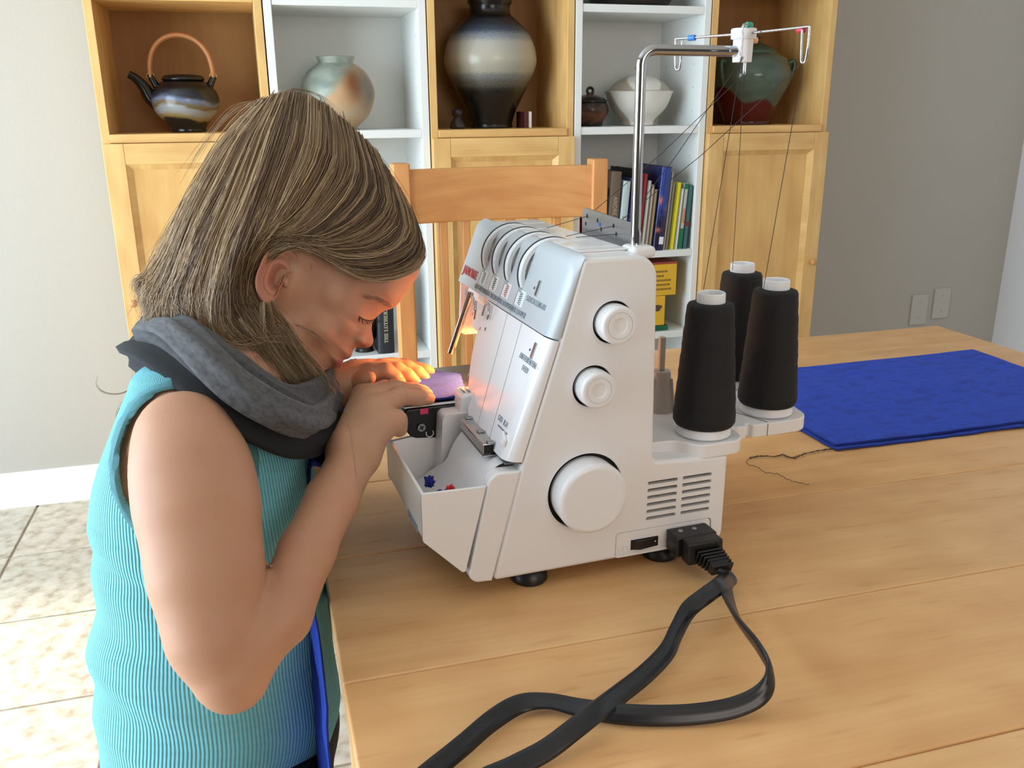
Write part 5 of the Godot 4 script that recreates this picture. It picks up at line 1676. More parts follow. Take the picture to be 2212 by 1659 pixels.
func power_cord() -> void:
	var o := thing("power_cord", "black plug with two flat black cables looping across the table", "power cord", m_world(Vector3(0.184, -0.015, 0.02)))
	var off := -o.position
	var rot := Basis(Vector3.UP, deg_to_rad(MACHINE_TURN))
	var B: Material = M.black_plastic
	# plug: stepped block standing out from the power plate
	var pl := MB.new()
	pl.box(Vector3(0.1845, 0.0125, 0.0105), Vector3(0.0400, 0.0190, 0.0205), 0.0015)
	pl.box(Vector3(0.1860, 0.0110, 0.0270), Vector3(0.0340, 0.0210, 0.0140), 0.0018)
	pl.moved(Transform3D(rot, MACHINE_AT + off))
	part("plug", pl, B, o)
	var sc := MB.new()
	for x in [0.1745, 0.1885]:
		sc.lathe([Vector2(0.0022, 0), Vector2(0.0020, 0.0006), Vector2(0.0, 0.0007)], 14, Vector3(x, 0.0220, 0.0080))
	sc.moved(Transform3D(rot, MACHINE_AT + off))
	part("screw", sc, M.steel, o)
	var rl := MB.new()
	for k in 6:
		var t := k / 5.0
		rl.box(Vector3(0.1880 + t * 0.0050, 0.0085 - t * 0.0060, 0.0350 + t * 0.0150), Vector3(0.0250 - t * 0.0060, 0.0150 - t * 0.0030, 0.0022), 0.0008, 1, Basis(Vector3.RIGHT, 0.35))
	rl.box(Vector3(0.1905, 0.0055, 0.0430), Vector3(0.0170, 0.0110, 0.0180), 0.001, 1, Basis(Vector3.RIGHT, 0.35))
	rl.moved(Transform3D(rot, MACHINE_AT + off))
	part("strain_relief", rl, B, o)
	var ys := TABLE_Y
	var cord_a := [Vector3(0.3604, 0.7385, -0.6112), Vector3(0.3626, 0.7340, -0.5973), Vector3(0.3438, 0.7420, -0.5722), Vector3(0.3245, 0.7480, -0.5196), Vector3(0.3164, 0.7520, -0.4749), Vector3(0.3140, 0.7460, -0.4561), Vector3(0.3040, 0.7370, -0.4474), Vector3(0.2838, 0.7300, -0.4471), Vector3(0.2544, 0.7280, -0.4505), Vector3(0.2239, 0.7280, -0.4581), Vector3(0.2010, 0.7280, -0.4678), Vector3(0.1825, 0.7270, -0.4808), Vector3(0.1644, 0.7280, -0.4920), Vector3(0.1451, 0.7280, -0.4947), Vector3(0.1224, 0.7280, -0.4838), Vector3(0.0975, 0.7280, -0.4653), Vector3(0.0781, 0.7270, -0.4525), Vector3(0.0569, 0.7260, -0.4394), Vector3(0.0360, 0.7235, -0.4380), Vector3(0.0200, 0.7100, -0.4320), Vector3(0.0160, 0.6600, -0.4300), Vector3(0.0160, 0.4500, -0.4300)]
	var roll_a := [0.300, 0.300, 0.400, 1.000, 1.300, 1.200, 1.000, 0.900, 0.950, 0.950, 0.800, 0.400, 0.200, 0.500, 0.850, 0.900, 0.850, 0.600, 0.300, 0.000, 0.000, 0.000]
	var cord_b := [Vector3(0.3593, 0.7385, -0.6132), Vector3(0.3605, 0.7350, -0.5992), Vector3(0.3355, 0.7500, -0.5650), Vector3(0.3210, 0.7460, -0.5599), Vector3(0.3031, 0.7380, -0.5559), Vector3(0.2842, 0.7330, -0.5383), Vector3(0.2664, 0.7300, -0.5189), Vector3(0.2404, 0.7300, -0.4988), Vector3(0.2130, 0.7320, -0.4804), Vector3(0.1885, 0.7365, -0.4621), Vector3(0.1688, 0.7340, -0.4525), Vector3(0.1473, 0.7290, -0.4448), Vector3(0.1238, 0.7270, -0.4381), Vector3(0.0915, 0.7260, -0.4272), Vector3(0.0660, 0.7245, -0.3900), Vector3(0.0360, 0.7235, -0.3720), Vector3(0.0180, 0.7080, -0.3680), Vector3(0.0130, 0.6600, -0.3670), Vector3(0.0130, 0.4500, -0.3670)]
	var roll_b := [0.300, 0.300, 0.600, 0.700, 0.700, 0.800, 0.700, 0.700, 0.700, 0.550, 0.600, 0.700, 0.700, 0.600, 0.300, 0.100, 0.000, 0.000, 0.000]
	for q in [[cord_a, roll_a], [cord_b, roll_b]]:
		var path := spline(q[0], 8)
		var rr := spline(q[1], 8)
		var pp := path.map(func(p): return p + off)
		part("cable", ribbon(pp, 0.0140, 0.0050, rr), M.black_satin, o)


# ---------------------------------------------------------------- blue cloth
func cloth_sheet(rows: Array, thick: float) -> MB:
	# closed sheet: upper and lower face with a rim
	var m := MB.new()
	m.grid(rows)
	var low := []
	var nr := rows.size(); var nc: int = rows[0].size()
	var base := 0
	for i in nr:
		var row := PackedVector3Array()
		for j in nc: row.append(rows[i][j] - m.n[base + i * nc + j] * thick)
		low.append(row)
	m.grid(low, false, true)
	var up_edge := PackedVector3Array(); var lo_edge := PackedVector3Array()
	for j in nc: up_edge.append(rows[0][j]); lo_edge.append(low[0][j])
	for i in range(1, nr): up_edge.append(rows[i][nc - 1]); lo_edge.append(low[i][nc - 1])
	for j in range(nc - 2, -1, -1): up_edge.append(rows[nr - 1][j]); lo_edge.append(low[nr - 1][j])
	for i in range(nr - 2, -1, -1): up_edge.append(rows[i][0]); lo_edge.append(low[i][0])
	m.grid([up_edge, lo_edge])
	return m

func blue_cloth() -> void:
	var m := mat("blue_fleece", Color8(30, 66, 178), 0.9)
	m.albedo_texture = mottled(256, 256, [Color8(205, 205, 215), Color8(255, 255, 255), Color8(225, 225, 235)], 0.02, 201, 1, 1, 1.6)
	m.uv1_scale = Vector3(2, 2, 1)
	m.rim_enabled = true; m.rim = 0.3; m.rim_tint = 0.8
	m.heightmap_enabled = true
	m.heightmap_texture = noise_tex(0.12, 203, 256, 3)
	m.heightmap_scale = 0.05
	var f := FastNoiseLite.new()
	f.seed = 77; f.frequency = 9.0
	# folded double piece lying at the far right of the table
	var a := thing("folded_cloth", "folded royal blue cloth lying flat at the right of the table", "cloth", Vector3(0.896, TABLE_Y, -1.008))
	for layer in 2:
		var rows := []
		for i in 31:
			var row := PackedVector3Array()
			for j in 41:
				var u := i / 30.0; var v := j / 40.0
				var x := lerpf(0.649, 1.140 - 0.012 * u, v) - 0.896
				var z := lerpf(-1.168 + 0.010 * sin(v * 3.0), -0.849, u) + 1.008
				if layer == 1:
					x *= 0.992; z = z * 0.985 - 0.003
				var e := minf(minf(u, 1 - u) * 9.0, minf(v, 1 - v) * 12.0)
				var lift := f.get_noise_2d(x * 0.6 + layer * 3.0, z) * 0.0022 + 0.0012 * sin(v * 11.0 + u * 2.0)
				var y := 0.0034 + layer * 0.0042 + maxf(lift, -0.0015) * (0.5 + 0.5 * minf(e, 1.0))
				z += f.get_noise_2d(x * 3.0, 5.0 + layer) * 0.0020
				x += f.get_noise_2d(z * 3.0, 9.0 + layer) * 0.0020
				row.append(Vector3(x, y, z))
			rows.append(row)
		part("layer", cloth_sheet(rows, 0.0026), m, a)
	# chain of loose threads trailing from its corner
	var tail := [Vector3(0.6537, 0.7212, -0.8550), Vector3(0.6298, 0.7212, -0.8560), Vector3(0.6042, 0.7212, -0.8513), Vector3(0.5855, 0.7212, -0.8448), Vector3(0.5789, 0.7212, -0.8560), Vector3(0.5670, 0.7212, -0.8550), Vector3(0.5510, 0.7212, -0.8615), Vector3(0.5349, 0.7212, -0.8573), Vector3(0.5247, 0.7212, -0.8440), Vector3(0.5308, 0.7212, -0.8319), Vector3(0.5310, 0.7212, -0.8162), Vector3(0.5421, 0.7212, -0.8073), Vector3(0.5441, 0.7212, -0.7916), Vector3(0.5498, 0.7212, -0.7805), Vector3(0.5588, 0.7212, -0.7711)]
	var tm := mat("tail_thread", Color8(44, 32, 30), 0.8)
	var mb := MB.new()
	var path := spline(tail, 8)
	for k in 3:
		var p2 := []
		var upto := path.size() if k == 0 else int(path.size() * 0.50)
		for q in upto:
			var w := 0.0013 if q < path.size() * 0.48 else 0.0001
			p2.append(path[q] + Vector3(sin(q * 0.9 + k * 2.1) * w, 0.0006 + 0.0005 * sin(q * 1.3 + k * 2.0), cos(q * 1.1 + k * 2.6) * w))
		mb.tube(p2, 0.00032, 5)
	for k in 10:
		var p: Vector3 = path[rng.randi_range(4, int(path.size() * 0.45))]
		var d := Vector3(rng.randf_range(-1, 1), 0, rng.randf_range(-1, 1)).normalized() * 0.006
		mb.tube(spline([p, p + d * 0.5 + Vector3(0, 0.001, 0), p + d], 3), 0.0002, 4)
	tag(part("thread_tail", mb, tm, self), "loose twisted dark thread tail at the corner of the blue cloth", "thread")
	# the piece being sewn: over the needle plate, down over the tray and the table edge
	var near := [Vector3(0.1784, 0.8555, -0.7879), Vector3(0.1485, 0.8560, -0.7859), Vector3(0.1205, 0.8575, -0.7849), Vector3(0.0834, 0.8391, -0.7728), Vector3(0.0571, 0.8282, -0.7494), Vector3(0.0371, 0.8203, -0.7362), Vector3(0.0250, 0.8146, -0.7270), Vector3(0.0220, 0.7000, -0.6650), Vector3(0.0210, 0.6000, -0.6250), Vector3(0.0200, 0.4700, -0.6000)]
	var far := [Vector3(0.1886, 0.8555, -0.8606), Vector3(0.1635, 0.8555, -0.8823), Vector3(0.1321, 0.8575, -0.9077), Vector3(0.1047, 0.8615, -0.8502), Vector3(0.0772, 0.8471, -0.8424), Vector3(0.0452, 0.8296, -0.8295), Vector3(0.0235, 0.8166, -0.8151), Vector3(0.0180, 0.7150, -0.8600), Vector3(0.0100, 0.6200, -0.8500), Vector3(0.0100, 0.4800, -0.8400)]
	var ns := spline(near, 7); var fs := spline(far, 7)
	var rows2 := []
	for i in ns.size():
		var row := PackedVector3Array()
		var t := i / float(ns.size() - 1)
		var amp := 0.010 * smoothstep(0.30, 0.55, t)
		for j in 25:
			var v := j / 24.0
			var p: Vector3 = ns[i].lerp(fs[i], v)
			var w := sin(v * 13.0 + t * 5.0) * 0.6 + sin(v * 23.0 - t * 7.0) * 0.3 + f.get_noise_2d(v * 0.4, t * 0.5) * 0.8
			var hang := smoothstep(0.62, 0.75, t)
			p += Vector3(-absf(w) * amp * hang - 0.0, w * amp * (1.0 - hang) * 0.7, 0)
			p += Vector3(f.get_noise_2d(v * 2.0, 3.0) * 0.0025, 0, 0) * (1.0 - smoothstep(0.0, 0.03, t))
			row.append(p)
		rows2.append(row)
	var s := part("sewing_cloth", cloth_sheet(rows2, 0.0018), m, self)
	tag(s, "royal blue cloth being fed under the needle, hanging over the table edge", "cloth")
	# scraps in the chip tray
	var sc := thing("cloth_scrap", "crumpled blue offcut with a red end in the white chip tray", "cloth scrap", m_world(Vector3(-0.0340, 0.0545, -0.0330)))
	var dark := mat("blue_scrap", Color8(22, 36, 120), 0.9)
	for k in 3:
		var c: Vector3 = [Vector3(0.0, 0.012, -0.010), Vector3(0.004, 0.018, 0.004), Vector3(-0.006, 0.020, -0.024)][k]
		part("crumple", crumple(c, [Vector3(0.015, 0.013, 0.018), Vector3(0.014, 0.015, 0.013), Vector3(0.012, 0.013, 0.014)][k], 40 + k), dark, sc)
	part("red_end", crumple(Vector3(0.004, 0.0300, 0.0180), Vector3(0.0100, 0.0095, 0.0080), 47), mat("red_cloth", Color8(200, 30, 44), 0.85), sc)

func crumple(at: Vector3, r: Vector3, seed_: int) -> MB:
	var f := FastNoiseLite.new()
	f.seed = seed_; f.frequency = 0.9; f.noise_type = FastNoiseLite.TYPE_CELLULAR
	f.cellular_return_type = FastNoiseLite.RETURN_DISTANCE2_SUB
	var rows := []
	for i in 25:
		var row := PackedVector3Array()
		for j in 40:
			var d := Vector3(sin(PI * i / 24.0) * cos(TAU * j / 40.0), cos(PI * i / 24.0), sin(PI * i / 24.0) * sin(TAU * j / 40.0))
			var k := 0.78 + f.get_noise_3dv(d * 1.5) * 0.55
			row.append(at + d * r * k)
		rows.append(row)
	var m := MB.new()
	m.grid(rows, true)
	return m


# ---------------------------------------------------------------- the girl
const AX_R := Vector3(0.9612, -0.0076, 0.2757)
const AX_U := Vector3(0.0891, 0.9545, -0.2845)
const AX_F := Vector3(0.2610, -0.2980, -0.9182)
const HEAD_AT := Vector3(0.0568, 1.0180, -0.8656)
const HEAD_U := Vector3(0.9902, -0.0541, 0.1287)
const HEAD_V := Vector3(0.0891, 0.9545, -0.2845)
const HEAD_N := Vector3(-0.1075, 0.2932, 0.9500)
const PX := 0.000441

func head_pt(p: Vector3) -> Vector3:
	return HEAD_AT + HEAD_U * p.x + HEAD_V * p.y + HEAD_N * p.z

static func smin(a: float, b: float, k: float) -> float:
	var h := maxf(k - absf(a - b), 0.0) / k
	return minf(a, b) - h * h * k * 0.25

# distance field: tapered capsules [a, b, ra, rb, k] joined smoothly, fingers kept apart from one another, and a trunk
class Field:
	var base := []
	var fingers := []
	var trunk: Callable
	var has_trunk := false
	var grow := 0.0
	var kf := 0.006

	func chain(list: Array, p: Vector3) -> float:
		var d := 1.0
		for c in list:
			var a: Vector3 = c[0]
			var ba: Vector3 = c[1] - a
			var t := clampf((p - a).dot(ba) / ba.length_squared(), 0.0, 1.0)
			var e := p.distance_to(a + ba * t) - lerpf(c[2], c[3], t)
			var k: float = c[4]
			var h := maxf(k - absf(d - e), 0.0) / k
			d = minf(d, e) - h * h * k * 0.25
		return d

	func at(p: Vector3) -> float:
		var d := chain(base, p)
		if has_trunk:
			var e: float = trunk.call(p)
			var k := 0.02
			var h := maxf(k - absf(d - e), 0.0) / k
			d = minf(d, e) - h * h * k * 0.25
		if fingers.size():
			var e := 1.0
			for fi in fingers: e = minf(e, chain(fi, p))
			var h := maxf(kf - absf(d - e), 0.0) / kf
			d = minf(d, e) - h * h * kf * 0.25
		return d - grow

# surface nets over the blocks that the surface crosses
func nets(eval: Callable, lo: Vector3, hi: Vector3, cell: float, mb: MB, paint = null, uvf = null, margin := 0.03) -> void:
	var N := 8
	var span_ := (hi - lo) / (cell * N)
	var nb := Vector3i(ceili(span_.x), ceili(span_.y), ceili(span_.z))
	var val := {}
	var verts := {}
	var half := cell * N * 0.5
	var reach := half * 1.75 + margin
	var blocks := []
	for bx in nb.x:
		for by in nb.y:
			for bz in nb.z:
				var c := lo + Vector3(bx + 0.5, by + 0.5, bz + 0.5) * cell * N
				if absf(eval.call(c)) < reach:
					blocks.append(Vector3i(bx, by, bz))
	var W := N + 1
	var quads := []
	for b in blocks:
		var g := PackedFloat32Array()
		g.resize(W * W * W)
		var o := lo + Vector3(b) * cell * N
		for i in W:
			for j in W:
				for k in W:
					g[(i * W + j) * W + k] = eval.call(o + Vector3(i, j, k) * cell)
		for i in N:
			for j in N:
				for k in N:
					var s := PackedFloat32Array([g[(i * W + j) * W + k], g[(i * W + j) * W + k + 1], g[(i * W + j + 1) * W + k], g[(i * W + j + 1) * W + k + 1], g[((i + 1) * W + j) * W + k], g[((i + 1) * W + j) * W + k + 1], g[((i + 1) * W + j + 1) * W + k], g[((i + 1) * W + j + 1) * W + k + 1]])
					var inside := 0
					for q in 8:
						if s[q] < 0.0: inside += 1
					if inside == 0 or inside == 8: continue
					var sum := Vector3.ZERO
					var cnt := 0
					for e in NET_EDGES:
						var va := s[e[0]]; var vb := s[e[1]]
						if (va < 0.0) == (vb < 0.0): continue
						var t := va / (va - vb)
						sum += NET_CORNER[e[0]].lerp(NET_CORNER[e[1]], t)
						cnt += 1
					var p := o + (Vector3(i, j, k) + sum / cnt) * cell
					var gi := Vector3i(b.x * N + i, b.y * N + j, b.z * N + k)
					verts[gi] = p
					# faces of the edges that leave the cell's low corner
					if (s[0] < 0.0) != (s[4] < 0.0): quads.append([gi, 0, s[0] < 0.0])
					if (s[0] < 0.0) != (s[2] < 0.0): quads.append([gi, 1, s[0] < 0.0])
					if (s[0] < 0.0) != (s[1] < 0.0): quads.append([gi, 2, s[0] < 0.0])
	var idx := {}
	var eps := cell * 0.6
	for gi in verts:
		var p: Vector3 = verts[gi]
		var nn := Vector3(eval.call(p + Vector3(eps, 0, 0)) - eval.call(p - Vector3(eps, 0, 0)), eval.call(p + Vector3(0, eps, 0)) - eval.call(p - Vector3(0, eps, 0)), eval.call(p + Vector3(0, 0, eps)) - eval.call(p - Vector3(0, 0, eps))).normalized()
		if paint != null: mb.tint = paint.call(p, nn)
		idx[gi] = mb.vert(p, nn, uvf.call(p) if uvf != null else Vector2(p.x, p.y))
	mb.tint = Color.WHITE
	for q in quads:
		var gi: Vector3i = q[0]
		var u: Vector3i; var w: Vector3i
		match q[1]:
			0: u = Vector3i(0, 1, 0); w = Vector3i(0, 0, 1)
			1: u = Vector3i(1, 0, 0); w = Vector3i(0, 0, 1)
			2: u = Vector3i(1, 0, 0); w = Vector3i(0, 1, 0)
		var a = idx.get(gi); var b2 = idx.get(gi - u); var c2 = idx.get(gi - u - w); var d2 = idx.get(gi - w)
		if a == null or b2 == null or c2 == null or d2 == null: continue
		mb.quad(a, b2, c2, d2)

const NET_EDGES := [[0, 1], [2, 3], [4, 5], [6, 7], [0, 2], [1, 3], [4, 6], [5, 7], [0, 4], [1, 5], [2, 6], [3, 7]]
const NET_CORNER := [Vector3(0, 0, 0), Vector3(0, 0, 1), Vector3(0, 1, 0), Vector3(0, 1, 1), Vector3(1, 0, 0), Vector3(1, 0, 1), Vector3(1, 1, 0), Vector3(1, 1, 1)]

var trunk_rows := []
var fold_tab := []

func trunk_row(h: float) -> Array:
	var r := trunk_rows
	var m := r.size()
	var step: float = 0.0195
	var k := 0
	while k < m - 2 and r[k + 1][0] < h: k += 1
	var t := clampf((h - r[k][0]) / (r[k + 1][0] - r[k][0]), 0.0, 1.0)
	return [lerpf(r[k][1], r[k + 1][1], t), lerpf(r[k][2], r[k + 1][2], t), lerpf(r[k][3], r[k + 1][3], t), lerpf(r[k][4], r[k + 1][4], t)]

func fold_at(h: float) -> float:
	if h <= fold_tab[0][0] or h >= fold_tab[-1][0]: return 0.0
	var k := 0
	while fold_tab[k + 1][0] < h: k += 1
	var t: float = (h - fold_tab[k][0]) / (fold_tab[k + 1][0] - fold_tab[k][0])
	return lerpf(fold_tab[k][1], fold_tab[k + 1][1], smoothstep(0.0, 1.0, t))

func trunk_d(p: Vector3, folds: bool) -> float:
	var h := p.dot(AX_U)
	var r := trunk_row(h)
	var dr: float = p.dot(AX_R) - r[0]
	var df: float = p.dot(AX_F) - r[1]
	var a: float = r[2]; var b: float = r[3]
	var over: float = h - trunk_rows[-1][0]
	if over > 0.029: return maxf(over - 0.029, 0.001) + 0.004
	if over > 0.0:
		var s := sqrt(maxf(1.0 - over * over / 0.0009, 0.0025))
		a *= s; b *= s
	if folds:
		# folds run down from the back towards the belly
		var x := (dr + a) / (2.0 * a)
		var fh := h + 0.042 * smoothstep(0.0, 0.7, x)
		var g := fold_at(fh) * (1.0 - smoothstep(0.45, 0.85, x)) * 1.15
		a += g; b += g
	var l := sqrt(dr * dr + df * df)
	var q := sqrt(dr * dr / (a * a) + df * df / (b * b))
	if q < 0.05: return -minf(a, b)
	return l * (1.0 - 1.0 / q)

func girl() -> void:
	var torso_rows := [[0.6469, -0.2943, 0.5312, 0.0974, 0.1250], [0.6669, -0.2928, 0.5273, 0.0980, 0.1235], [0.6868, -0.2913, 0.5233, 0.0989, 0.1219], [0.7066, -0.2897, 0.5190, 0.1005, 0.1204], [0.7263, -0.2870, 0.5144, 0.1035, 0.1188], [0.7459, -0.2838, 0.5097, 0.1075, 0.1173], [0.7653, -0.2827, 0.5051, 0.1094, 0.1158], [0.7844, -0.2830, 0.5005, 0.1084, 0.1145], [0.8034, -0.2834, 0.4958, 0.1066, 0.1135], [0.8222, -0.2845, 0.4912, 0.1061, 0.1125], [0.8408, -0.2839, 0.4865, 0.1053, 0.1115], [0.8592, -0.2811, 0.4819, 0.1029, 0.1105], [0.8775, -0.2789, 0.4772, 0.1008, 0.1105], [0.8955, -0.2783, 0.4725, 0.1001, 0.1115], [0.9133, -0.2778, 0.4679, 0.0992, 0.1125], [0.9309, -0.2774, 0.4632, 0.0979, 0.1135], [0.9484, -0.2776, 0.4585, 0.0968, 0.1145], [0.9655, -0.2774, 0.4542, 0.0945, 0.1145], [0.9825, -0.2762, 0.4502, 0.0909, 0.1135], [0.9993, -0.2740, 0.4462, 0.0862, 0.1125], [1.0160, -0.2721, 0.4422, 0.0803, 0.1090], [1.0324, -0.2744, 0.4389, 0.0704, 0.1030], [1.0487, -0.2789, 0.4358, 0.0582, 0.0950], [1.0649, -0.2803, 0.4328, 0.0493, 0.0850]]
	var fold_rows := [[0.6966, -0.0005], [0.7066, -0.0002], [0.7165, -0.0000], [0.7263, 0.0001], [0.7361, -0.0002], [0.7459, -0.0005], [0.7556, -0.0000], [0.7653, 0.0006], [0.7749, 0.0017], [0.7844, 0.0005], [0.7940, -0.0005], [0.8034, -0.0018], [0.8129, -0.0013], [0.8222, 0.0012], [0.8316, 0.0029], [0.8408, 0.0014], [0.8501, 0.0009], [0.8592, -0.0003], [0.8684, -0.0017], [0.8775, -0.0017], [0.8865, -0.0005], [0.8955, 0.0002], [0.9044, 0.0010], [0.9133, 0.0007], [0.9221, -0.0009], [0.9309, -0.0017], [0.9397, 0.0005], [0.9484, 0.0012], [0.9570, 0.0008]]
	trunk_rows = torso_rows
	fold_tab = fold_rows
	var o := thing("person", "girl in a turquoise ribbed tank top and grey scarf, bending over the needle", "person", Vector3(-0.10, 0.0, -0.78))
	var off := -o.position
	var skin := mat("skin", Color.WHITE, 0.5, 0.0, 0.4)
	skin.vertex_color_use_as_albedo = true
	skin.subsurf_scatter_enabled = true
	skin.subsurf_scatter_strength = 0.12
	skin.heightmap_enabled = true
	skin.heightmap_texture = noise_tex(0.25, 301, 256, 3)
	skin.heightmap_scale = 0.006
	skin.uv1_triplanar = true
	skin.uv1_scale = Vector3(14, 14, 14)
	var mottle := FastNoiseLite.new()
	mottle.seed = 5; mottle.frequency = 28.0
	var base_col := Color(0.50, 0.262, 0.158)
	var paint := func(p: Vector3, _n: Vector3) -> Color:
		var v := mottle.get_noise_3dv(p) * 0.05
		return Color(base_col.r * (1.0 + v), base_col.g * (1.0 + v * 1.6), base_col.b * (1.0 + v * 1.6))
	var r_arm := [[Vector3(-0.0677, 0.8832, -0.6699), Vector3(-0.0630, 0.8641, -0.6482), 0.0364, 0.0392, 0.0200], [Vector3(-0.0630, 0.8641, -0.6482), Vector3(-0.0596, 0.8402, -0.6254), 0.0392, 0.0391, 0.0200], [Vector3(-0.0596, 0.8402, -0.6254), Vector3(-0.0574, 0.8034, -0.6019), 0.0391, 0.0361, 0.0200], [Vector3(-0.0574, 0.8034, -0.6019), Vector3(-0.0544, 0.7656, -0.5822), 0.0361, 0.0302, 0.0200], [Vector3(-0.0544, 0.7656, -0.5822), Vector3(-0.0459, 0.7411, -0.5697), 0.0302, 0.0255, 0.0200], [Vector3(-0.0456, 0.7379, -0.5686), Vector3(-0.0320, 0.7553, -0.5769), 0.0249, 0.0231, 0.0065], [Vector3(-0.0320, 0.7553, -0.5769), Vector3(-0.0093, 0.7674, -0.5907), 0.0231, 0.0223, 0.0065], [Vector3(-0.0093, 0.7674, -0.5907), Vector3(0.0142, 0.7958, -0.6313), 0.0223, 0.0214, 0.0065], [Vector3(0.0142, 0.7958, -0.6313), Vector3(0.0386, 0.8201, -0.6704), 0.0214, 0.0210, 0.0065], [Vector3(0.0386, 0.8201, -0.6704), Vector3(0.0597, 0.8391, -0.7033), 0.0210, 0.0195, 0.0065]]
	var r_palm := [[Vector3(0.0620, 0.8417, -0.7089), Vector3(0.0885, 0.8657, -0.7440), 0.0181, 0.0111, 0.0120], [Vector3(0.0615, 0.8418, -0.7112), Vector3(0.0859, 0.8695, -0.7601), 0.0174, 0.0113, 0.0120], [Vector3(0.0604, 0.8410, -0.7157), Vector3(0.0832, 0.8687, -0.7748), 0.0167, 0.0106, 0.0120], [Vector3(0.0589, 0.8403, -0.7202), Vector3(0.0793, 0.8652, -0.7900), 0.0159, 0.0095, 0.0120], [Vector3(0.0661, 0.8459, -0.7113), Vector3(0.0828, 0.8541, -0.7244), 0.0166, 0.0121, 0.0120]]
	var r_fingers := [[[Vector3(0.0895, 0.8673, -0.7442), Vector3(0.1102, 0.8717, -0.7594), 0.0098, 0.0084, 0.0040], [Vector3(0.1102, 0.8717, -0.7594), Vector3(0.1289, 0.8636, -0.7754), 0.0084, 0.0075, 0.0040], [Vector3(0.1289, 0.8636, -0.7754), Vector3(0.1411, 0.8583, -0.7854), 0.0075, 0.0061, 0.0040]], [[Vector3(0.0869, 0.8711, -0.7604), Vector3(0.1103, 0.8720, -0.7758), 0.0096, 0.0081, 0.0040], [Vector3(0.1103, 0.8720, -0.7758), Vector3(0.1300, 0.8646, -0.7863), 0.0081, 0.0072, 0.0040], [Vector3(0.1300, 0.8646, -0.7863), Vector3(0.1409, 0.8597, -0.7958), 0.0072, 0.0060, 0.0040]], [[Vector3(0.0837, 0.8703, -0.7752), Vector3(0.1089, 0.8701, -0.7897), 0.0093, 0.0078, 0.0040], [Vector3(0.1089, 0.8701, -0.7897), Vector3(0.1293, 0.8632, -0.8002), 0.0078, 0.0071, 0.0040], [Vector3(0.1293, 0.8632, -0.8002), Vector3(0.1404, 0.8589, -0.8076), 0.0071, 0.0058, 0.0040]], [[Vector3(0.0799, 0.8668, -0.7904), Vector3(0.1021, 0.8670, -0.8037), 0.0086, 0.0070, 0.0040], [Vector3(0.1021, 0.8670, -0.8037), Vector3(0.1190, 0.8628, -0.8106), 0.0070, 0.0063, 0.0040], [Vector3(0.1190, 0.8628, -0.8106), Vector3(0.1298, 0.8585, -0.8170), 0.0063, 0.0054, 0.0040]], [[Vector3(0.0777, 0.8517, -0.7229), Vector3(0.0944, 0.8570, -0.7308), 0.0120, 0.0101, 0.0060], [Vector3(0.0944, 0.8570, -0.7308), Vector3(0.1020, 0.8573, -0.7352), 0.0101, 0.0090, 0.0060], [Vector3(0.1020, 0.8573, -0.7352), Vector3(0.1050, 0.8485, -0.7381), 0.0090, 0.0074, 0.0060]]]
	var l_arm := [[Vector3(0.0175, 0.7722, -0.8950), Vector3(0.0433, 0.8438, -0.8510), 0.0302, 0.0211, 0.0180], [Vector3(0.0433, 0.8438, -0.8510), Vector3(0.0642, 0.8577, -0.8463), 0.0211, 0.0183, 0.0180], [Vector3(0.0642, 0.8577, -0.8463), Vector3(0.0784, 0.8634, -0.8485), 0.0183, 0.0156, 0.0180], [Vector3(-0.0160, 0.8197, -0.8873), Vector3(-0.0001, 0.7839, -0.9038), 0.0401, 0.0366, 0.0300], [Vector3(-0.0001, 0.7839, -0.9038), Vector3(0.0175, 0.7722, -0.8950), 0.0366, 0.0312, 0.0300]]
	var l_palm := [[Vector3(0.0788, 0.8625, -0.8481), Vector3(0.0963, 0.8726, -0.8377), 0.0138, 0.0091, 0.0120], [Vector3(0.0793, 0.8631, -0.8525), Vector3(0.1086, 0.8699, -0.8551), 0.0138, 0.0093, 0.0120], [Vector3(0.0806, 0.8628, -0.8564), Vector3(0.1213, 0.8660, -0.8720), 0.0130, 0.0090, 0.0120], [Vector3(0.0820, 0.8625, -0.8603), Vector3(0.1341, 0.8618, -0.8866), 0.0121, 0.0083, 0.0120]]
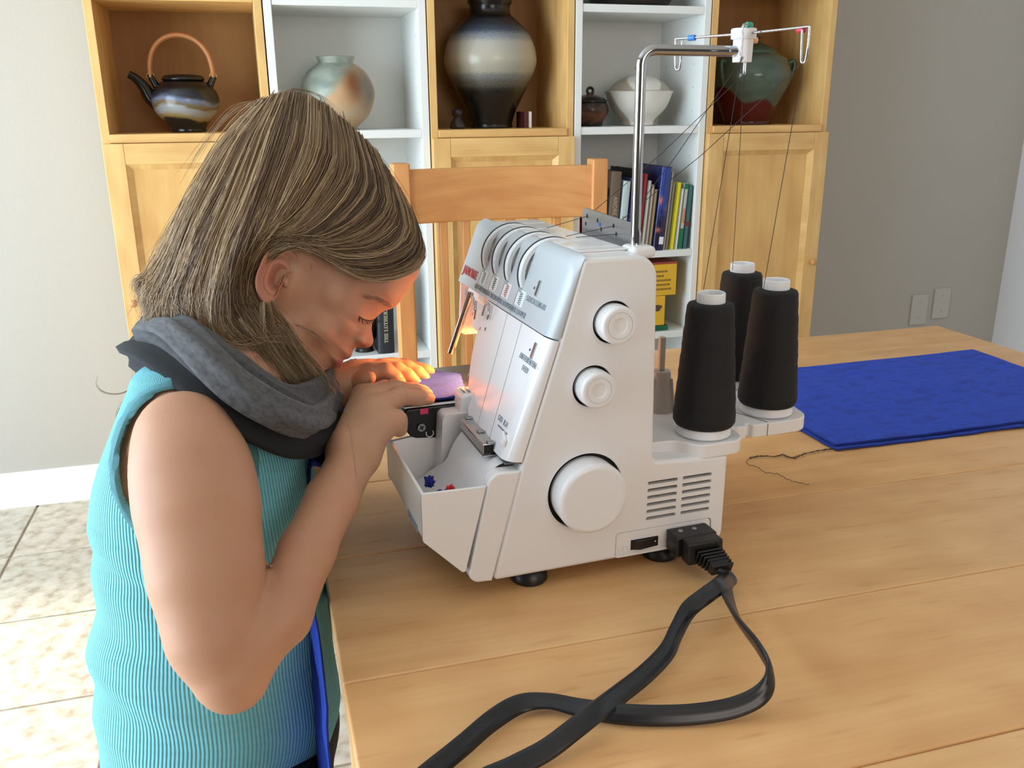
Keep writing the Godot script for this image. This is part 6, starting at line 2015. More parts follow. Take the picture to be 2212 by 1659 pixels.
	var l_fingers := [[[Vector3(0.0954, 0.8726, -0.8379), Vector3(0.1085, 0.8752, -0.8329), 0.0086, 0.0077, 0.0040], [Vector3(0.1085, 0.8752, -0.8329), Vector3(0.1165, 0.8685, -0.8306), 0.0077, 0.0066, 0.0040], [Vector3(0.1165, 0.8685, -0.8306), Vector3(0.1218, 0.8625, -0.8315), 0.0066, 0.0055, 0.0040]], [[Vector3(0.1077, 0.8699, -0.8553), Vector3(0.1218, 0.8704, -0.8493), 0.0088, 0.0077, 0.0040], [Vector3(0.1218, 0.8704, -0.8493), Vector3(0.1311, 0.8645, -0.8448), 0.0077, 0.0070, 0.0040], [Vector3(0.1311, 0.8645, -0.8448), Vector3(0.1385, 0.8585, -0.8429), 0.0070, 0.0056, 0.0040]], [[Vector3(0.1204, 0.8660, -0.8723), Vector3(0.1356, 0.8660, -0.8657), 0.0086, 0.0074, 0.0040], [Vector3(0.1356, 0.8660, -0.8657), Vector3(0.1440, 0.8620, -0.8599), 0.0074, 0.0069, 0.0040], [Vector3(0.1440, 0.8620, -0.8599), Vector3(0.1504, 0.8574, -0.8566), 0.0069, 0.0057, 0.0040]], [[Vector3(0.1331, 0.8618, -0.8869), Vector3(0.1490, 0.8604, -0.8797), 0.0078, 0.0063, 0.0040], [Vector3(0.1490, 0.8604, -0.8797), Vector3(0.1555, 0.8595, -0.8754), 0.0063, 0.0058, 0.0040], [Vector3(0.1555, 0.8595, -0.8754), Vector3(0.1596, 0.8581, -0.8738), 0.0058, 0.0051, 0.0040]], [[Vector3(0.0776, 0.8605, -0.8391), Vector3(0.0833, 0.8663, -0.8306), 0.0100, 0.0077, 0.0050], [Vector3(0.0833, 0.8663, -0.8306), Vector3(0.0879, 0.8700, -0.8262), 0.0077, 0.0065, 0.0050], [Vector3(0.0879, 0.8700, -0.8262), Vector3(0.0918, 0.8727, -0.8238), 0.0065, 0.0052, 0.0050]]]
	var body := MB.new()
	# trunk, neck and arms
	var f := Field.new()
	f.base = r_arm + r_palm + l_arm + l_palm + [[Vector3(-0.0181, 0.8980, -0.7935), Vector3(0.0100, 0.9281, -0.8389), 0.045, 0.042, 0.02]]
	f.has_trunk = true
	f.trunk = func(p: Vector3) -> float: return trunk_d(p, false) + 0.006
	var hand_r: Vector3 = r_palm[0][0]
	var cut := func(p: Vector3) -> float:
		return f.at(p)
	var box_lo := Vector3(-0.24, 0.58, -1.02); var box_hi := Vector3(0.26, 1.06, -0.52)
	nets(cut, box_lo, box_hi, 0.0052, body, paint)
	# hands: a finer grid each
	var hr := Field.new()
	hr.base = [r_arm[r_arm.size() - 1]] + r_palm
	hr.fingers = r_fingers
	hr.grow = 0.0002
	nets(func(p): return hr.at(p), Vector3(0.058, 0.80, -0.86), Vector3(0.165, 0.92, -0.66), 0.0019, body, paint, null, 0.004)
	var hl := Field.new()
	hl.base = [l_arm[2]] + l_palm
	hl.fingers = l_fingers
	hl.grow = 0.0002
	nets(func(p): return hl.at(p), Vector3(0.060, 0.82, -0.98), Vector3(0.175, 0.94, -0.79), 0.0019, body, paint, null, 0.004)
	head_mesh(body, base_col)
	ear_mesh(body, base_col)
	body.moved(Transform3D(Basis.IDENTITY, off))
	part("body", body, skin, o)
	nails(o, off, r_fingers, l_fingers)
	face_details(o, off)
	hair(o, off)
	shirt(o, off)
	scarf(o, off)
	trousers(o, off)

func nails(o: Node3D, off: Vector3, rf: Array, lf: Array) -> void:
	var m := mat("nail", Color8(226, 170, 146), 0.3)
	for set_ in [[rf.slice(0, 3), Vector3(0.1, 0.85, 0.45)], [lf.slice(0, 4), Vector3(0.35, 0.8, 0.5)]]:
		for fi in set_[0]:
			var last: Array = fi[fi.size() - 1]
			var ax: Vector3 = (last[1] - last[0]).normalized()
			var up: Vector3 = set_[1]
			up = (up - ax * up.dot(ax)).normalized()
			var side := ax.cross(up)
			var r: float = last[3]
			var rows := []
			for i in 7:
				var row := PackedVector3Array()
				var t := i / 6.0
				for j in 9:
					var a := (j / 8.0 - 0.5) * 1.9 * (0.80 + 0.2 * sin(PI * t))
					var c: Vector3 = last[1] + ax * (r * lerpf(-0.75, 0.72, t)) 
					var rr := r * lerpf(1.03, 0.80, t * t)
					row.append(c + up * cos(a) * rr + side * sin(a) * rr * 0.96)
				rows.append(row)
			var mb := MB.new()
			mb.grid(rows)
			mb.moved(Transform3D(Basis.IDENTITY, off))
			part("nail", mb, m, o)

func bump(p: Vector2, c: Vector2, s: float) -> float:
	return exp(-p.distance_squared_to(c) / (2.0 * s * s * PX * PX))

func head_mesh(mb: MB, skin: Color) -> void:
	var outline := [Vector2(0.0943, -0.0466), Vector2(0.0872, -0.0579), Vector2(0.0805, -0.0683), Vector2(0.0748, -0.0760), Vector2(0.0694, -0.0806), Vector2(0.0619, -0.0833), Vector2(0.0553, -0.0879), Vector2(0.0507, -0.0937), Vector2(0.0492, -0.1004), Vector2(0.0500, -0.1071), Vector2(0.0509, -0.1128), Vector2(0.0483, -0.1177), Vector2(0.0417, -0.1196), Vector2(0.0352, -0.1187), Vector2(0.0317, -0.1218), Vector2(0.0304, -0.1263), Vector2(0.0277, -0.1294), Vector2(0.0229, -0.1310), Vector2(0.0223, -0.1321), Vector2(0.0214, -0.1343), Vector2(0.0195, -0.1367), Vector2(0.0160, -0.1383), Vector2(0.0108, -0.1392), Vector2(0.0082, -0.1418), Vector2(0.0065, -0.1471), Vector2(0.0017, -0.1533), Vector2(-0.0077, -0.1577), Vector2(-0.0215, -0.1568), Vector2(-0.0385, -0.1577), Vector2(-0.0555, -0.1629), Vector2(-0.0723, -0.1629), Vector2(-0.0849, -0.1412), Vector2(-0.0911, -0.1066), Vector2(-0.0965, -0.0720), Vector2(-0.0994, -0.0374), Vector2(-0.0965, 0.0016), Vector2(-0.0849, 0.0388), Vector2(-0.0639, 0.0687), Vector2(-0.0385, 0.0872), Vector2(-0.0108, 0.0955), Vector2(0.0195, 0.0855), Vector2(0.0478, 0.0614), Vector2(0.0699, 0.0324), Vector2(0.0850, 0.0033), Vector2(0.0934, -0.0265)]
	var mid := Vector2(-0.0043, -0.0529)
	var ctrl := [[0.0480, -0.0434, 0.0661, 0.0936], [0.0767, -0.0544, 0.0599, 0.0606], [0.0670, -0.0743, 0.0493, 0.0330], [0.0042, -0.0131, 0.0731, 0.1046], [-0.0313, 0.0185, 0.0705, 0.1046], [-0.0513, -0.0416, 0.0661, 0.0936], [-0.0276, -0.0616, 0.0687, 0.0936], [0.0256, -0.0761, 0.0608, 0.0551], [0.0504, -0.0839, 0.0405, 0.0150], [0.0438, -0.0909, 0.0432, 0.0167], [0.0356, -0.0898, 0.0493, 0.0330], [0.0266, -0.1034, 0.0511, 0.0441], [0.0073, -0.1089, 0.0564, 0.0496], [0.0500, -0.0980, 0.0115, 0.0057], [0.0428, -0.1032, 0.0238, 0.0132], [0.0389, -0.1151, 0.0185, 0.0079], [0.0457, -0.1157, 0.0132, 0.0066], [0.0492, -0.1103, 0.0106, 0.0062], [0.0331, -0.1207, 0.0273, 0.0132], [0.0276, -0.1276, 0.0264, 0.0115], [0.0175, -0.1341, 0.0273, 0.0115], [0.0109, -0.1380, 0.0291, 0.0150], [0.0079, -0.1465, 0.0282, 0.0159], [-0.0060, -0.1466, 0.0388, 0.0211], [-0.0175, -0.1417, 0.0476, 0.0385], [-0.0324, -0.1175, 0.0595, 0.0606], [-0.0494, -0.1336, 0.0493, 0.0551], [-0.0657, -0.1336, 0.0463, 0.0496], [-0.0713, -0.0777, 0.0617, 0.0826], [-0.0720, -0.0124, 0.0573, 0.0826]]
	var ring := []
	var pts := []
	for q in outline: pts.append(q)
	ring = spline(pts, 5, true)
	var m := ring.size()
	var N := 34
	for side in [1.0, -1.0]:
		var base := mb.v.size()
		var grid_p := []
		for k in N + 1:
			var rho := cos(PI / 2 * k / N)
			var row := PackedVector3Array()
			for q in m:
				var P: Vector2 = ring[q]
				var p := mid + (P - mid) * rho
				var d := 1e9
				if k == 0:
					d = 0.0
				else:
					var w := 16 + k
					for e in range(q - w, q + w + 1):
						var s0: Vector2 = ring[(e + m) % m]
						var s1: Vector2 = ring[(e + 1 + m) % m]
						var cp := Geometry2D.get_closest_point_to_segment(p, s0, s1)
						d = minf(d, cp.distance_squared_to(p))
					d = sqrt(d)
				var gs := 0.0; var rs := 0.0; var ws := 0.0
				for c in ctrl:
					var r2: float = (p.x - c[0]) * (p.x - c[0]) + (p.y - c[1]) * (p.y - c[1])
					var soft: float = 22.0 if c[2] > 90.0 * PX else 8.0
					var wt := 1.0 / pow(r2 + soft * soft * PX * PX, 1.9)
					gs += wt * c[2]; rs += wt * c[3]; ws += wt
				var G := gs / ws; var Rd := rs / ws
				var x := 1.0 - minf(d / Rd, 1.0)
				var h := G * sqrt(maxf(1.0 - x * x, 0.0))
				var on := minf(d / (6.0 * PX), 1.0)
				h += PX * on * (8.0 * bump(p, Vector2(0.0450, -0.0917), 11.0) - 9.0 * bump(p, Vector2(0.0496, -0.0856), 12.0) + 9.0 * bump(p, Vector2(0.0389, -0.1142), 8.0) - 5.0 * bump(p, Vector2(0.0430, -0.0874), 6.0) + 4.0 * bump(p, Vector2(0.0186, -0.1344), 7.0) - 7.0 * bump(p, Vector2(0.0118, -0.1329), 7.0) + 5.0 * bump(p, Vector2(0.0254, -0.1064), 30.0) - 5.0 * bump(p, Vector2(0.0418, -0.1182), 4.0))
				row.append(Vector3(p.x, p.y, h * side))
			grid_p.append(row)
		var rows := []
		for row in grid_p:
			var r2 := PackedVector3Array()
			for p in row: r2.append(head_pt(p))
			rows.append(r2)
		mb.grid(rows, true, side > 0.0)
		for i in N + 1:
			for q in m:
				var p3: Vector3 = grid_p[i][q]
				var p := Vector2(p3.x, p3.y)
				var c := skin
				var lip := clampf(1.2 * bump(p, Vector2(0.0186, -0.1344), 6.5), 0.0, 1.0)
				c = c.lerp(Color(0.44, 0.13, 0.10), lip)
				c = c.lerp(Color(0.56, 0.25, 0.17), 0.5 * bump(p, Vector2(0.0254, -0.1064), 34.0))
				c = c.lerp(Color(0.54, 0.23, 0.15), 0.5 * bump(p, Vector2(0.0483, -0.1137), 12.0))
				c = c.lerp(Color(0.16, 0.06, 0.04), 0.85 * bump(p, Vector2(0.0418, -0.1182), 3.2))
				c = c.lerp(Color(0.42, 0.19, 0.13), 0.5 * bump(p, Vector2(0.0496, -0.0856), 10.0))
				mb.c[base + i * m + q] = c

func ear_mesh(mb: MB, skin: Color) -> void:
	var ear := [Vector2(-0.0148, -0.0523), Vector2(-0.0156, -0.0414), Vector2(-0.0227, -0.0357), Vector2(-0.0321, -0.0346), Vector2(-0.0399, -0.0404), Vector2(-0.0453, -0.0521), Vector2(-0.0488, -0.0638), Vector2(-0.0480, -0.0742), Vector2(-0.0426, -0.0829), Vector2(-0.0360, -0.0846), Vector2(-0.0321, -0.0779), Vector2(-0.0297, -0.0718), Vector2(-0.0266, -0.0666), Vector2(-0.0250, -0.0609), Vector2(-0.0219, -0.0568), Vector2(-0.0180, -0.0551)]
	var ear_mid := Vector2(-0.0313, -0.0634)
	var pts := []
	for q in ear: pts.append(q)
	var ring := spline(pts, 6, true)
	var m := ring.size()
	var levels := [[1.02, 138.0], [1.03, 158.0], [1.0, 168.0], [0.94, 171.0], [0.87, 167.0], [0.80, 159.0], [0.72, 157.0], [0.64, 160.0], [0.55, 163.0], [0.46, 160.0], [0.36, 151.0], [0.24, 146.0], [0.12, 143.0], [0.0, 142.0]]
	var rows := []
	var base := mb.v.size()
	for l in levels:
		var row := PackedVector3Array()
		for q in m:
			var P: Vector2 = ring[q]
			var p: Vector2 = ear_mid + (P - ear_mid) * l[0]
			var tilt := clampf((ear_mid.x - p.x) / (45.0 * PX), -1.0, 1.0)
			var low := smoothstep(-18.0, -44.0, (p.y - ear_mid.y) / PX)     # the lobe has no rim
			var front := smoothstep(8.0, 34.0, (p.x - ear_mid.x) / PX)
			var hh: float = l[1]
			hh = lerpf(hh, 160.0 if l[0] > 0.3 and l[0] < 1.0 else hh, low * 0.8)
			hh = lerpf(hh, minf(hh, 154.0), front * 0.6)
			row.append(head_pt(Vector3(p.x, p.y, (hh + tilt * 14.0 * smoothstep(0.0, 0.5, l[0])) * PX)))
		rows.append(row)
	mb.grid(rows, true, true)
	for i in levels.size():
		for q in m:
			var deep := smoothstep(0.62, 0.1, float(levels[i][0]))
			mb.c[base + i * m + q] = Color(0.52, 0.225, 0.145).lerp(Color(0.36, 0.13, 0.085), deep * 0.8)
	# tragus
	var tb := mb.v.size()
	var rr := []
	for i in 9:
		var row := PackedVector3Array()
		for j in 14:
			var d := Vector3(sin(PI * i / 8.0) * cos(TAU * j / 14.0), cos(PI * i / 8.0), sin(PI * i / 8.0) * sin(TAU * j / 14.0))
			row.append(head_pt(Vector3(ear_mid.x + 14.0 * PX, ear_mid.y - 4.0 * PX, 150.0 * PX) + Vector3(d.x * 7.0, d.y * 11.0, d.z * 10.0) * PX))
		rr.append(row)
	mb.grid(rr, true)
	for i in range(tb, mb.v.size()): mb.c[i] = skin

func strand(mb: MB, pts: Array, r0: float, r1: float, sides := 3) -> void:
	var n := pts.size()
	var base := mb.v.size()
	var up := Vector3.ZERO
	for k in n:
		var t: Vector3 = (pts[mini(k + 1, n - 1)] - pts[maxi(k - 1, 0)]).normalized()
		if up == Vector3.ZERO: up = t.cross(Vector3(0.3, 0.2, 0.9)).normalized()
		up = (up - t * up.dot(t)).normalized()
		var w := t.cross(up)
		var f := k / float(n - 1)
		var r := lerpf(r0, r1, f) * (1.0 if f < 0.75 else lerpf(1.0, 0.25, (f - 0.75) * 4.0))
		for s in sides:
			var a := TAU * s / sides
			var d := up * cos(a) + w * sin(a)
			mb.vert(pts[k] + d * r, d, Vector2(s / float(sides), f))
	for k in n - 1:
		for s in sides:
			var s1 := (s + 1) % sides
			var a := base + k * sides + s; var b := base + k * sides + s1
			var c := base + (k + 1) * sides + s1; var d := base + (k + 1) * sides + s
			mb.ix.append(a); mb.ix.append(c); mb.ix.append(b)
			mb.ix.append(a); mb.ix.append(d); mb.ix.append(c)

func hair_colour(big: float) -> Color:
	var t := clampf(0.42 + big * 0.95 + rng.randfn(0.0, 0.22), 0.0, 1.0)
	var dark := Color(0.105, 0.060, 0.032); var midc := Color(0.27, 0.165, 0.085); var light := Color(0.52, 0.37, 0.21)
	return dark.lerp(midc, t * 2.0) if t < 0.5 else midc.lerp(light, t * 2.0 - 1.0)

func hair(o: Node3D, off: Vector3) -> void:
	var guides := [[Vector3(-0.0565, 0.1136, -0.0088), Vector3(-0.0780, 0.0817, 0.0176), Vector3(-0.0993, 0.0405, 0.0352), Vector3(-0.1160, 0.0016, 0.0405), Vector3(-0.1309, -0.0307, 0.0352), Vector3(-0.1456, -0.0551, 0.0308), Vector3(-0.1566, -0.0609, 0.0291), Vector3(-0.1576, -0.0683, 0.0282), Vector3(-0.1472, -0.0740, 0.0291)], [Vector3(-0.0491, 0.1147, 0.0000), Vector3(-0.0706, 0.0731, 0.0344), Vector3(-0.0909, 0.0313, 0.0493), Vector3(-0.1095, -0.0109, 0.0537), Vector3(-0.1226, -0.0452, 0.0520), Vector3(-0.1316, -0.0673, 0.0493), Vector3(-0.1378, -0.0813, 0.0476), Vector3(-0.1421, -0.0975, 0.0458), Vector3(-0.1454, -0.1095, 0.0432)], [Vector3(-0.0425, 0.1178, 0.0022), Vector3(-0.0621, 0.0686, 0.0441), Vector3(-0.0791, 0.0228, 0.0617), Vector3(-0.0974, -0.0229, 0.0670), Vector3(-0.1082, -0.0568, 0.0661), Vector3(-0.1154, -0.0784, 0.0626), Vector3(-0.1156, -0.0943, 0.0617), Vector3(-0.1098, -0.1070, 0.0617), Vector3(-0.1025, -0.1161, 0.0599)], [Vector3(-0.0360, 0.1195, 0.0035), Vector3(-0.0494, 0.0677, 0.0493), Vector3(-0.0642, 0.0173, 0.0705), Vector3(-0.0806, -0.0279, 0.0758), Vector3(-0.0901, -0.0636, 0.0758), Vector3(-0.0942, -0.0871, 0.0740), Vector3(-0.0905, -0.1028, 0.0731), Vector3(-0.0809, -0.1138, 0.0740), Vector3(-0.0693, -0.1217, 0.0749)], [Vector3(-0.0288, 0.1207, 0.0035), Vector3(-0.0372, 0.0675, 0.0520), Vector3(-0.0481, 0.0167, 0.0758), Vector3(-0.0645, -0.0285, 0.0819), Vector3(-0.0730, -0.0641, 0.0828), Vector3(-0.0752, -0.0875, 0.0811), Vector3(-0.0714, -0.1051, 0.0811), Vector3(-0.0607, -0.1188, 0.0819), Vector3(-0.0453, -0.1297, 0.0828)], [Vector3(-0.0212, 0.1220, 0.0035), Vector3(-0.0241, 0.0633, 0.0546), Vector3(-0.0365, 0.0171, 0.0758), Vector3(-0.0471, -0.0165, 0.0837), Vector3(-0.0575, -0.0414, 0.0775), Vector3(-0.0651, -0.0635, 0.0723), Vector3(-0.0637, -0.0872, 0.0714), Vector3(-0.0500, -0.1148, 0.0819), Vector3(-0.0341, -0.1383, 0.0802)], [Vector3(-0.0118, 0.1198, 0.0035), Vector3(-0.0129, 0.0596, 0.0546), Vector3(-0.0261, 0.0155, 0.0758), Vector3(-0.0395, -0.0163, 0.0837), Vector3(-0.0539, -0.0403, 0.0758), Vector3(-0.0629, -0.0622, 0.0687), Vector3(-0.0611, -0.0869, 0.0678), Vector3(-0.0435, -0.1185, 0.0793), Vector3(-0.0156, -0.1562, 0.0714)], [Vector3(-0.0007, 0.1152, 0.0035), Vector3(0.0031, 0.0567, 0.0529), Vector3(-0.0121, 0.0121, 0.0749), Vector3(-0.0299, -0.0180, 0.0837), Vector3(-0.0485, -0.0362, 0.0758), Vector3(-0.0605, -0.0608, 0.0670), Vector3(-0.0583, -0.0875, 0.0661), Vector3(-0.0366, -0.1223, 0.0749), Vector3(-0.0044, -0.1623, 0.0626)], [Vector3(0.0114, 0.1070, 0.0035), Vector3(0.0184, 0.0472, 0.0520), Vector3(0.0023, 0.0060, 0.0740), Vector3(-0.0192, -0.0203, 0.0828), Vector3(-0.0439, -0.0325, 0.0758), Vector3(-0.0587, -0.0586, 0.0661), Vector3(-0.0564, -0.0878, 0.0652), Vector3(-0.0292, -0.1261, 0.0723), Vector3(0.0073, -0.1698, 0.0564)], [Vector3(0.0252, 0.0962, 0.0035), Vector3(0.0356, 0.0360, 0.0493), Vector3(0.0168, -0.0013, 0.0723), Vector3(-0.0089, -0.0250, 0.0819), Vector3(-0.0384, -0.0305, 0.0767), Vector3(-0.0572, -0.0569, 0.0652), Vector3(-0.0545, -0.0882, 0.0652), Vector3(-0.0253, -0.1261, 0.0714), Vector3(0.0152, -0.1770, 0.0520)], [Vector3(0.0400, 0.0823, 0.0035), Vector3(0.0529, 0.0227, 0.0458), Vector3(0.0327, -0.0115, 0.0687), Vector3(0.0015, -0.0296, 0.0802), Vector3(-0.0329, -0.0293, 0.0775), Vector3(-0.0562, -0.0555, 0.0643), Vector3(-0.0529, -0.0886, 0.0652), Vector3(-0.0241, -0.1241, 0.0723), Vector3(0.0035, -0.1624, 0.0599)], [Vector3(0.0544, 0.0665, 0.0035), Vector3(0.0681, 0.0074, 0.0405), Vector3(0.0460, -0.0235, 0.0643), Vector3(0.0116, -0.0346, 0.0775), Vector3(-0.0274, -0.0289, 0.0784), Vector3(-0.0554, -0.0547, 0.0643), Vector3(-0.0514, -0.0890, 0.0652), Vector3(-0.0252, -0.1213, 0.0731), Vector3(-0.0049, -0.1542, 0.0661)], [Vector3(0.0698, 0.0436, 0.0035), Vector3(0.0818, -0.0090, 0.0344), Vector3(0.0582, -0.0361, 0.0599), Vector3(0.0209, -0.0412, 0.0749), Vector3(-0.0227, -0.0292, 0.0784), Vector3(-0.0550, -0.0543, 0.0643), Vector3(-0.0498, -0.0893, 0.0652), Vector3(-0.0263, -0.1173, 0.0731), Vector3(-0.0118, -0.1461, 0.0687)], [Vector3(0.0839, 0.0174, 0.0035), Vector3(0.0917, -0.0216, 0.0256), Vector3(0.0695, -0.0465, 0.0529), Vector3(0.0300, -0.0506, 0.0714), Vector3(-0.0173, -0.0306, 0.0784), Vector3(-0.0546, -0.0543, 0.0643), Vector3(-0.0482, -0.0898, 0.0661), Vector3(-0.0288, -0.1133, 0.0723), Vector3(-0.0181, -0.1405, 0.0687)], [Vector3(0.0947, -0.0110, 0.0018), Vector3(0.0992, -0.0335, 0.0159), Vector3(0.0815, -0.0542, 0.0423), Vector3(0.0439, -0.0614, 0.0652), Vector3(-0.0112, -0.0334, 0.0767), Vector3(-0.0542, -0.0543, 0.0643), Vector3(-0.0466, -0.0898, 0.0661), Vector3(-0.0311, -0.1085, 0.0723), Vector3(-0.0244, -0.1340, 0.0687)]]
	var locks := [[[Vector3(-0.0383, -0.0847, 0.0775), Vector3(-0.0341, -0.1082, 0.0731), Vector3(-0.0239, -0.1360, 0.0661), Vector3(-0.0086, -0.1591, 0.0590), Vector3(0.0032, -0.1699, 0.0546)], 46, 0.0040], [[Vector3(-0.0352, -0.0826, 0.0775), Vector3(-0.0231, -0.1137, 0.0661), Vector3(-0.0058, -0.1418, 0.0537), Vector3(0.0084, -0.1667, 0.0458), Vector3(0.0238, -0.1862, 0.0414)], 40, 0.0031], [[Vector3(-0.0307, -0.0912, 0.0758), Vector3(-0.0127, -0.1222, 0.0573), Vector3(0.0026, -0.1425, 0.0458), Vector3(0.0090, -0.1575, 0.0423), Vector3(0.0082, -0.1701, 0.0423)], 34, 0.0035], [[Vector3(-0.0420, -0.0848, 0.0784), Vector3(-0.0413, -0.1145, 0.0784), Vector3(-0.0348, -0.1422, 0.0740), Vector3(-0.0199, -0.1623, 0.0670), Vector3(-0.0036, -0.1713, 0.0617)], 30, 0.0044], [[Vector3(-0.0311, -0.0981, 0.0727), Vector3(-0.0091, -0.1336, 0.0529), Vector3(0.0130, -0.1575, 0.0405), Vector3(0.0196, -0.1719, 0.0388), Vector3(0.0213, -0.1820, 0.0396)], 18, 0.0018], [[Vector3(-0.1030, -0.1019, 0.0573), Vector3(-0.1272, -0.0889, 0.0520), Vector3(-0.1393, -0.0977, 0.0493), Vector3(-0.1478, -0.1198, 0.0458), Vector3(-0.1523, -0.1420, 0.0432), Vector3(-0.1597, -0.1624, 0.0352), Vector3(-0.1690, -0.1852, 0.0264)], 44, 0.0040], [[Vector3(-0.1098, -0.0623, 0.0617), Vector3(-0.1416, -0.0684, 0.0396), Vector3(-0.1530, -0.0803, 0.0344), Vector3(-0.1428, -0.0761, 0.0344), Vector3(-0.1240, -0.0784, 0.0396)], 26, 0.0022], [[Vector3(-0.1318, -0.1016, 0.0485), Vector3(-0.1484, -0.1257, 0.0405), Vector3(-0.1604, -0.1625, 0.0264), Vector3(-0.1737, -0.1750, 0.0176), Vector3(-0.1758, -0.1897, 0.0159)], 34, 0.0035], [[Vector3(-0.1565, -0.1542, 0.0264), Vector3(-0.1737, -0.1625, 0.0176), Vector3(-0.1895, -0.1617, 0.0132), Vector3(-0.1965, -0.1550, 0.0123), Vector3(-0.1957, -0.1467, 0.0123)], 7, 0.0009], [[Vector3(-0.0847, -0.1028, 0.0740), Vector3(-0.0758, -0.1169, 0.0819), Vector3(-0.0600, -0.1237, 0.0863), Vector3(-0.0449, -0.1197, 0.0863)], 26, 0.0040], [[Vector3(-0.0604, -0.0993, 0.0837), Vector3(-0.0452, -0.1168, 0.0837), Vector3(-0.0304, -0.1176, 0.0793), Vector3(-0.0155, -0.1200, 0.0727)], 14, 0.0035]]
	var stray := [[[Vector3(-0.0385, 0.1187, 0.0000), Vector3(-0.0215, 0.1249, 0.0000), Vector3(-0.0000, 0.1198, 0.0000), Vector3(0.0195, 0.1040, 0.0000)], 8, 0.0022], [[Vector3(-0.0555, 0.1118, 0.0000), Vector3(-0.0814, 0.1031, -0.0044), Vector3(-0.1057, 0.0704, 0.0000), Vector3(-0.1295, 0.0297, 0.0044)], 12, 0.0044], [[Vector3(-0.1089, 0.0255, 0.0264), Vector3(-0.1338, -0.0162, 0.0220), Vector3(-0.1505, -0.0542, 0.0220), Vector3(-0.1581, -0.0832, 0.0198)], 14, 0.0044], [[Vector3(0.0435, 0.0812, 0.0000), Vector3(0.0677, 0.0492, 0.0000), Vector3(0.0876, 0.0137, 0.0000), Vector3(0.0975, -0.0241, 0.0000)], 7, 0.0018], [[Vector3(-0.0859, 0.0471, 0.0441), Vector3(-0.1047, 0.0045, 0.0485), Vector3(-0.1299, -0.0273, 0.0396), Vector3(-0.1426, -0.0474, 0.0352)], 14, 0.0053], [[Vector3(-0.0160, -0.1015, 0.0661), Vector3(-0.0007, -0.1090, 0.0573), Vector3(0.0119, -0.1177, 0.0520)], 6, 0.0035]]
	var m := mat("hair", Color.WHITE, 0.42, 0.0, 0.5)
	m.vertex_color_use_as_albedo = true
	var fine := []
	for g in guides: fine.append(spline(g, 3))
	var K: int = fine[0].size()
	var G := fine.size()
	var wob := FastNoiseLite.new()
	wob.seed = 91; wob.frequency = 0.6
	# under-layer that closes the head
	var cap := MB.new()
	for side in [1.0, -1.0]:
		var rows := []
		for a in (G - 1) * 3 + 1:
			var i := mini(a / 3, G - 2); var t := a / 3.0 - i
			var row := PackedVector3Array()
			for k in K:
				var p: Vector3 = fine[i][k].lerp(fine[i + 1][k], t)
				var deep := 9.0 + 5.0 * sin(a * 1.7 + k * 0.2)
				row.append(head_pt(Vector3(p.x, p.y, maxf(p.z - deep * PX, -6.0 * PX) * side)))
			rows.append(row)
		cap.tint = Color(0.15, 0.095, 0.055)
		cap.grid(rows, false, side < 0.0)
	cap.moved(Transform3D(Basis.IDENTITY, off))
	var hr := part("hair", cap, m, o)
	var st := MB.new()
	var count := 9500
	var flow := FastNoiseLite.new()
	flow.seed = 17; flow.frequency = 0.5
	for n in count:
		var side := 1.0 if n < 8300 else -1.0
		var a0 := rng.randf() * (G - 1)
		var tress := floorf(a0 * 4.0 + rng.randf() * 0.4) / 4.0
		var pull := 0.55 * rng.randf()
		var layer := rng.randf()
		var ph := rng.randf() * TAU
		var du := rng.randfn(0.0, 1.0); var dv := rng.randfn(0.0, 1.0)
		var drift := rng.randfn(0.0, 0.30)
		var k0 := int(rng.randf() * rng.randf() * K * 0.5)
		var k1 := K - 1 - int(rng.randf() * rng.randf() * K * 0.40)
		if k1 - k0 < 5: continue
		var loose := 1.0 + 2.2 * float(rng.randf() < 0.10)
		var pts := []
		for k in range(k0, k1 + 1):
			var f := k / float(K - 1)
			# strands wander between the guide lines and cross one another
			var a := clampf(lerpf(a0, tress, pull * f) + drift * (f - 0.25) * 1.6 + 0.35 * flow.get_noise_2d(a0 * 1.4, f * 2.6), 0.0, G - 1.001)
			var i := int(a); var t := a - i
			var p: Vector3 = fine[i][k].lerp(fine[i + 1][k], t)
			var sp := (1.2 + 6.0 * f * f) * PX * loose
			p.x += (du * 0.7 + 0.6 * sin(f * 6.0 + ph)) * sp
			p.y += (dv * 0.7 + 0.6 * cos(f * 5.0 + ph * 1.3)) * sp
			p.z += (layer * 14.0 - 10.0 + 5.0 * wob.get_noise_2d(a * 3.5, f * 2.0 + 20.0) * 2.0 + (loose - 1.0) * 3.0) * PX
			pts.append(head_pt(Vector3(p.x, p.y, maxf(p.z, -8.0 * PX) * side)) + off)
		var big := wob.get_noise_2d(tress * 4.0, 3.0) * 0.9 + wob.get_noise_2d(a0 * 9.0, 11.0) * 0.35 - (1.0 - layer) * 0.18
		# lighter towards the back of the head: window light put into the colour
		big += clampf((4.5 - a0) / 9.0, 0.0, 0.30)
		st.tint = hair_colour(big)
		strand(st, pts, 0.00030 + 0.00018 * rng.randf(), 0.00020)
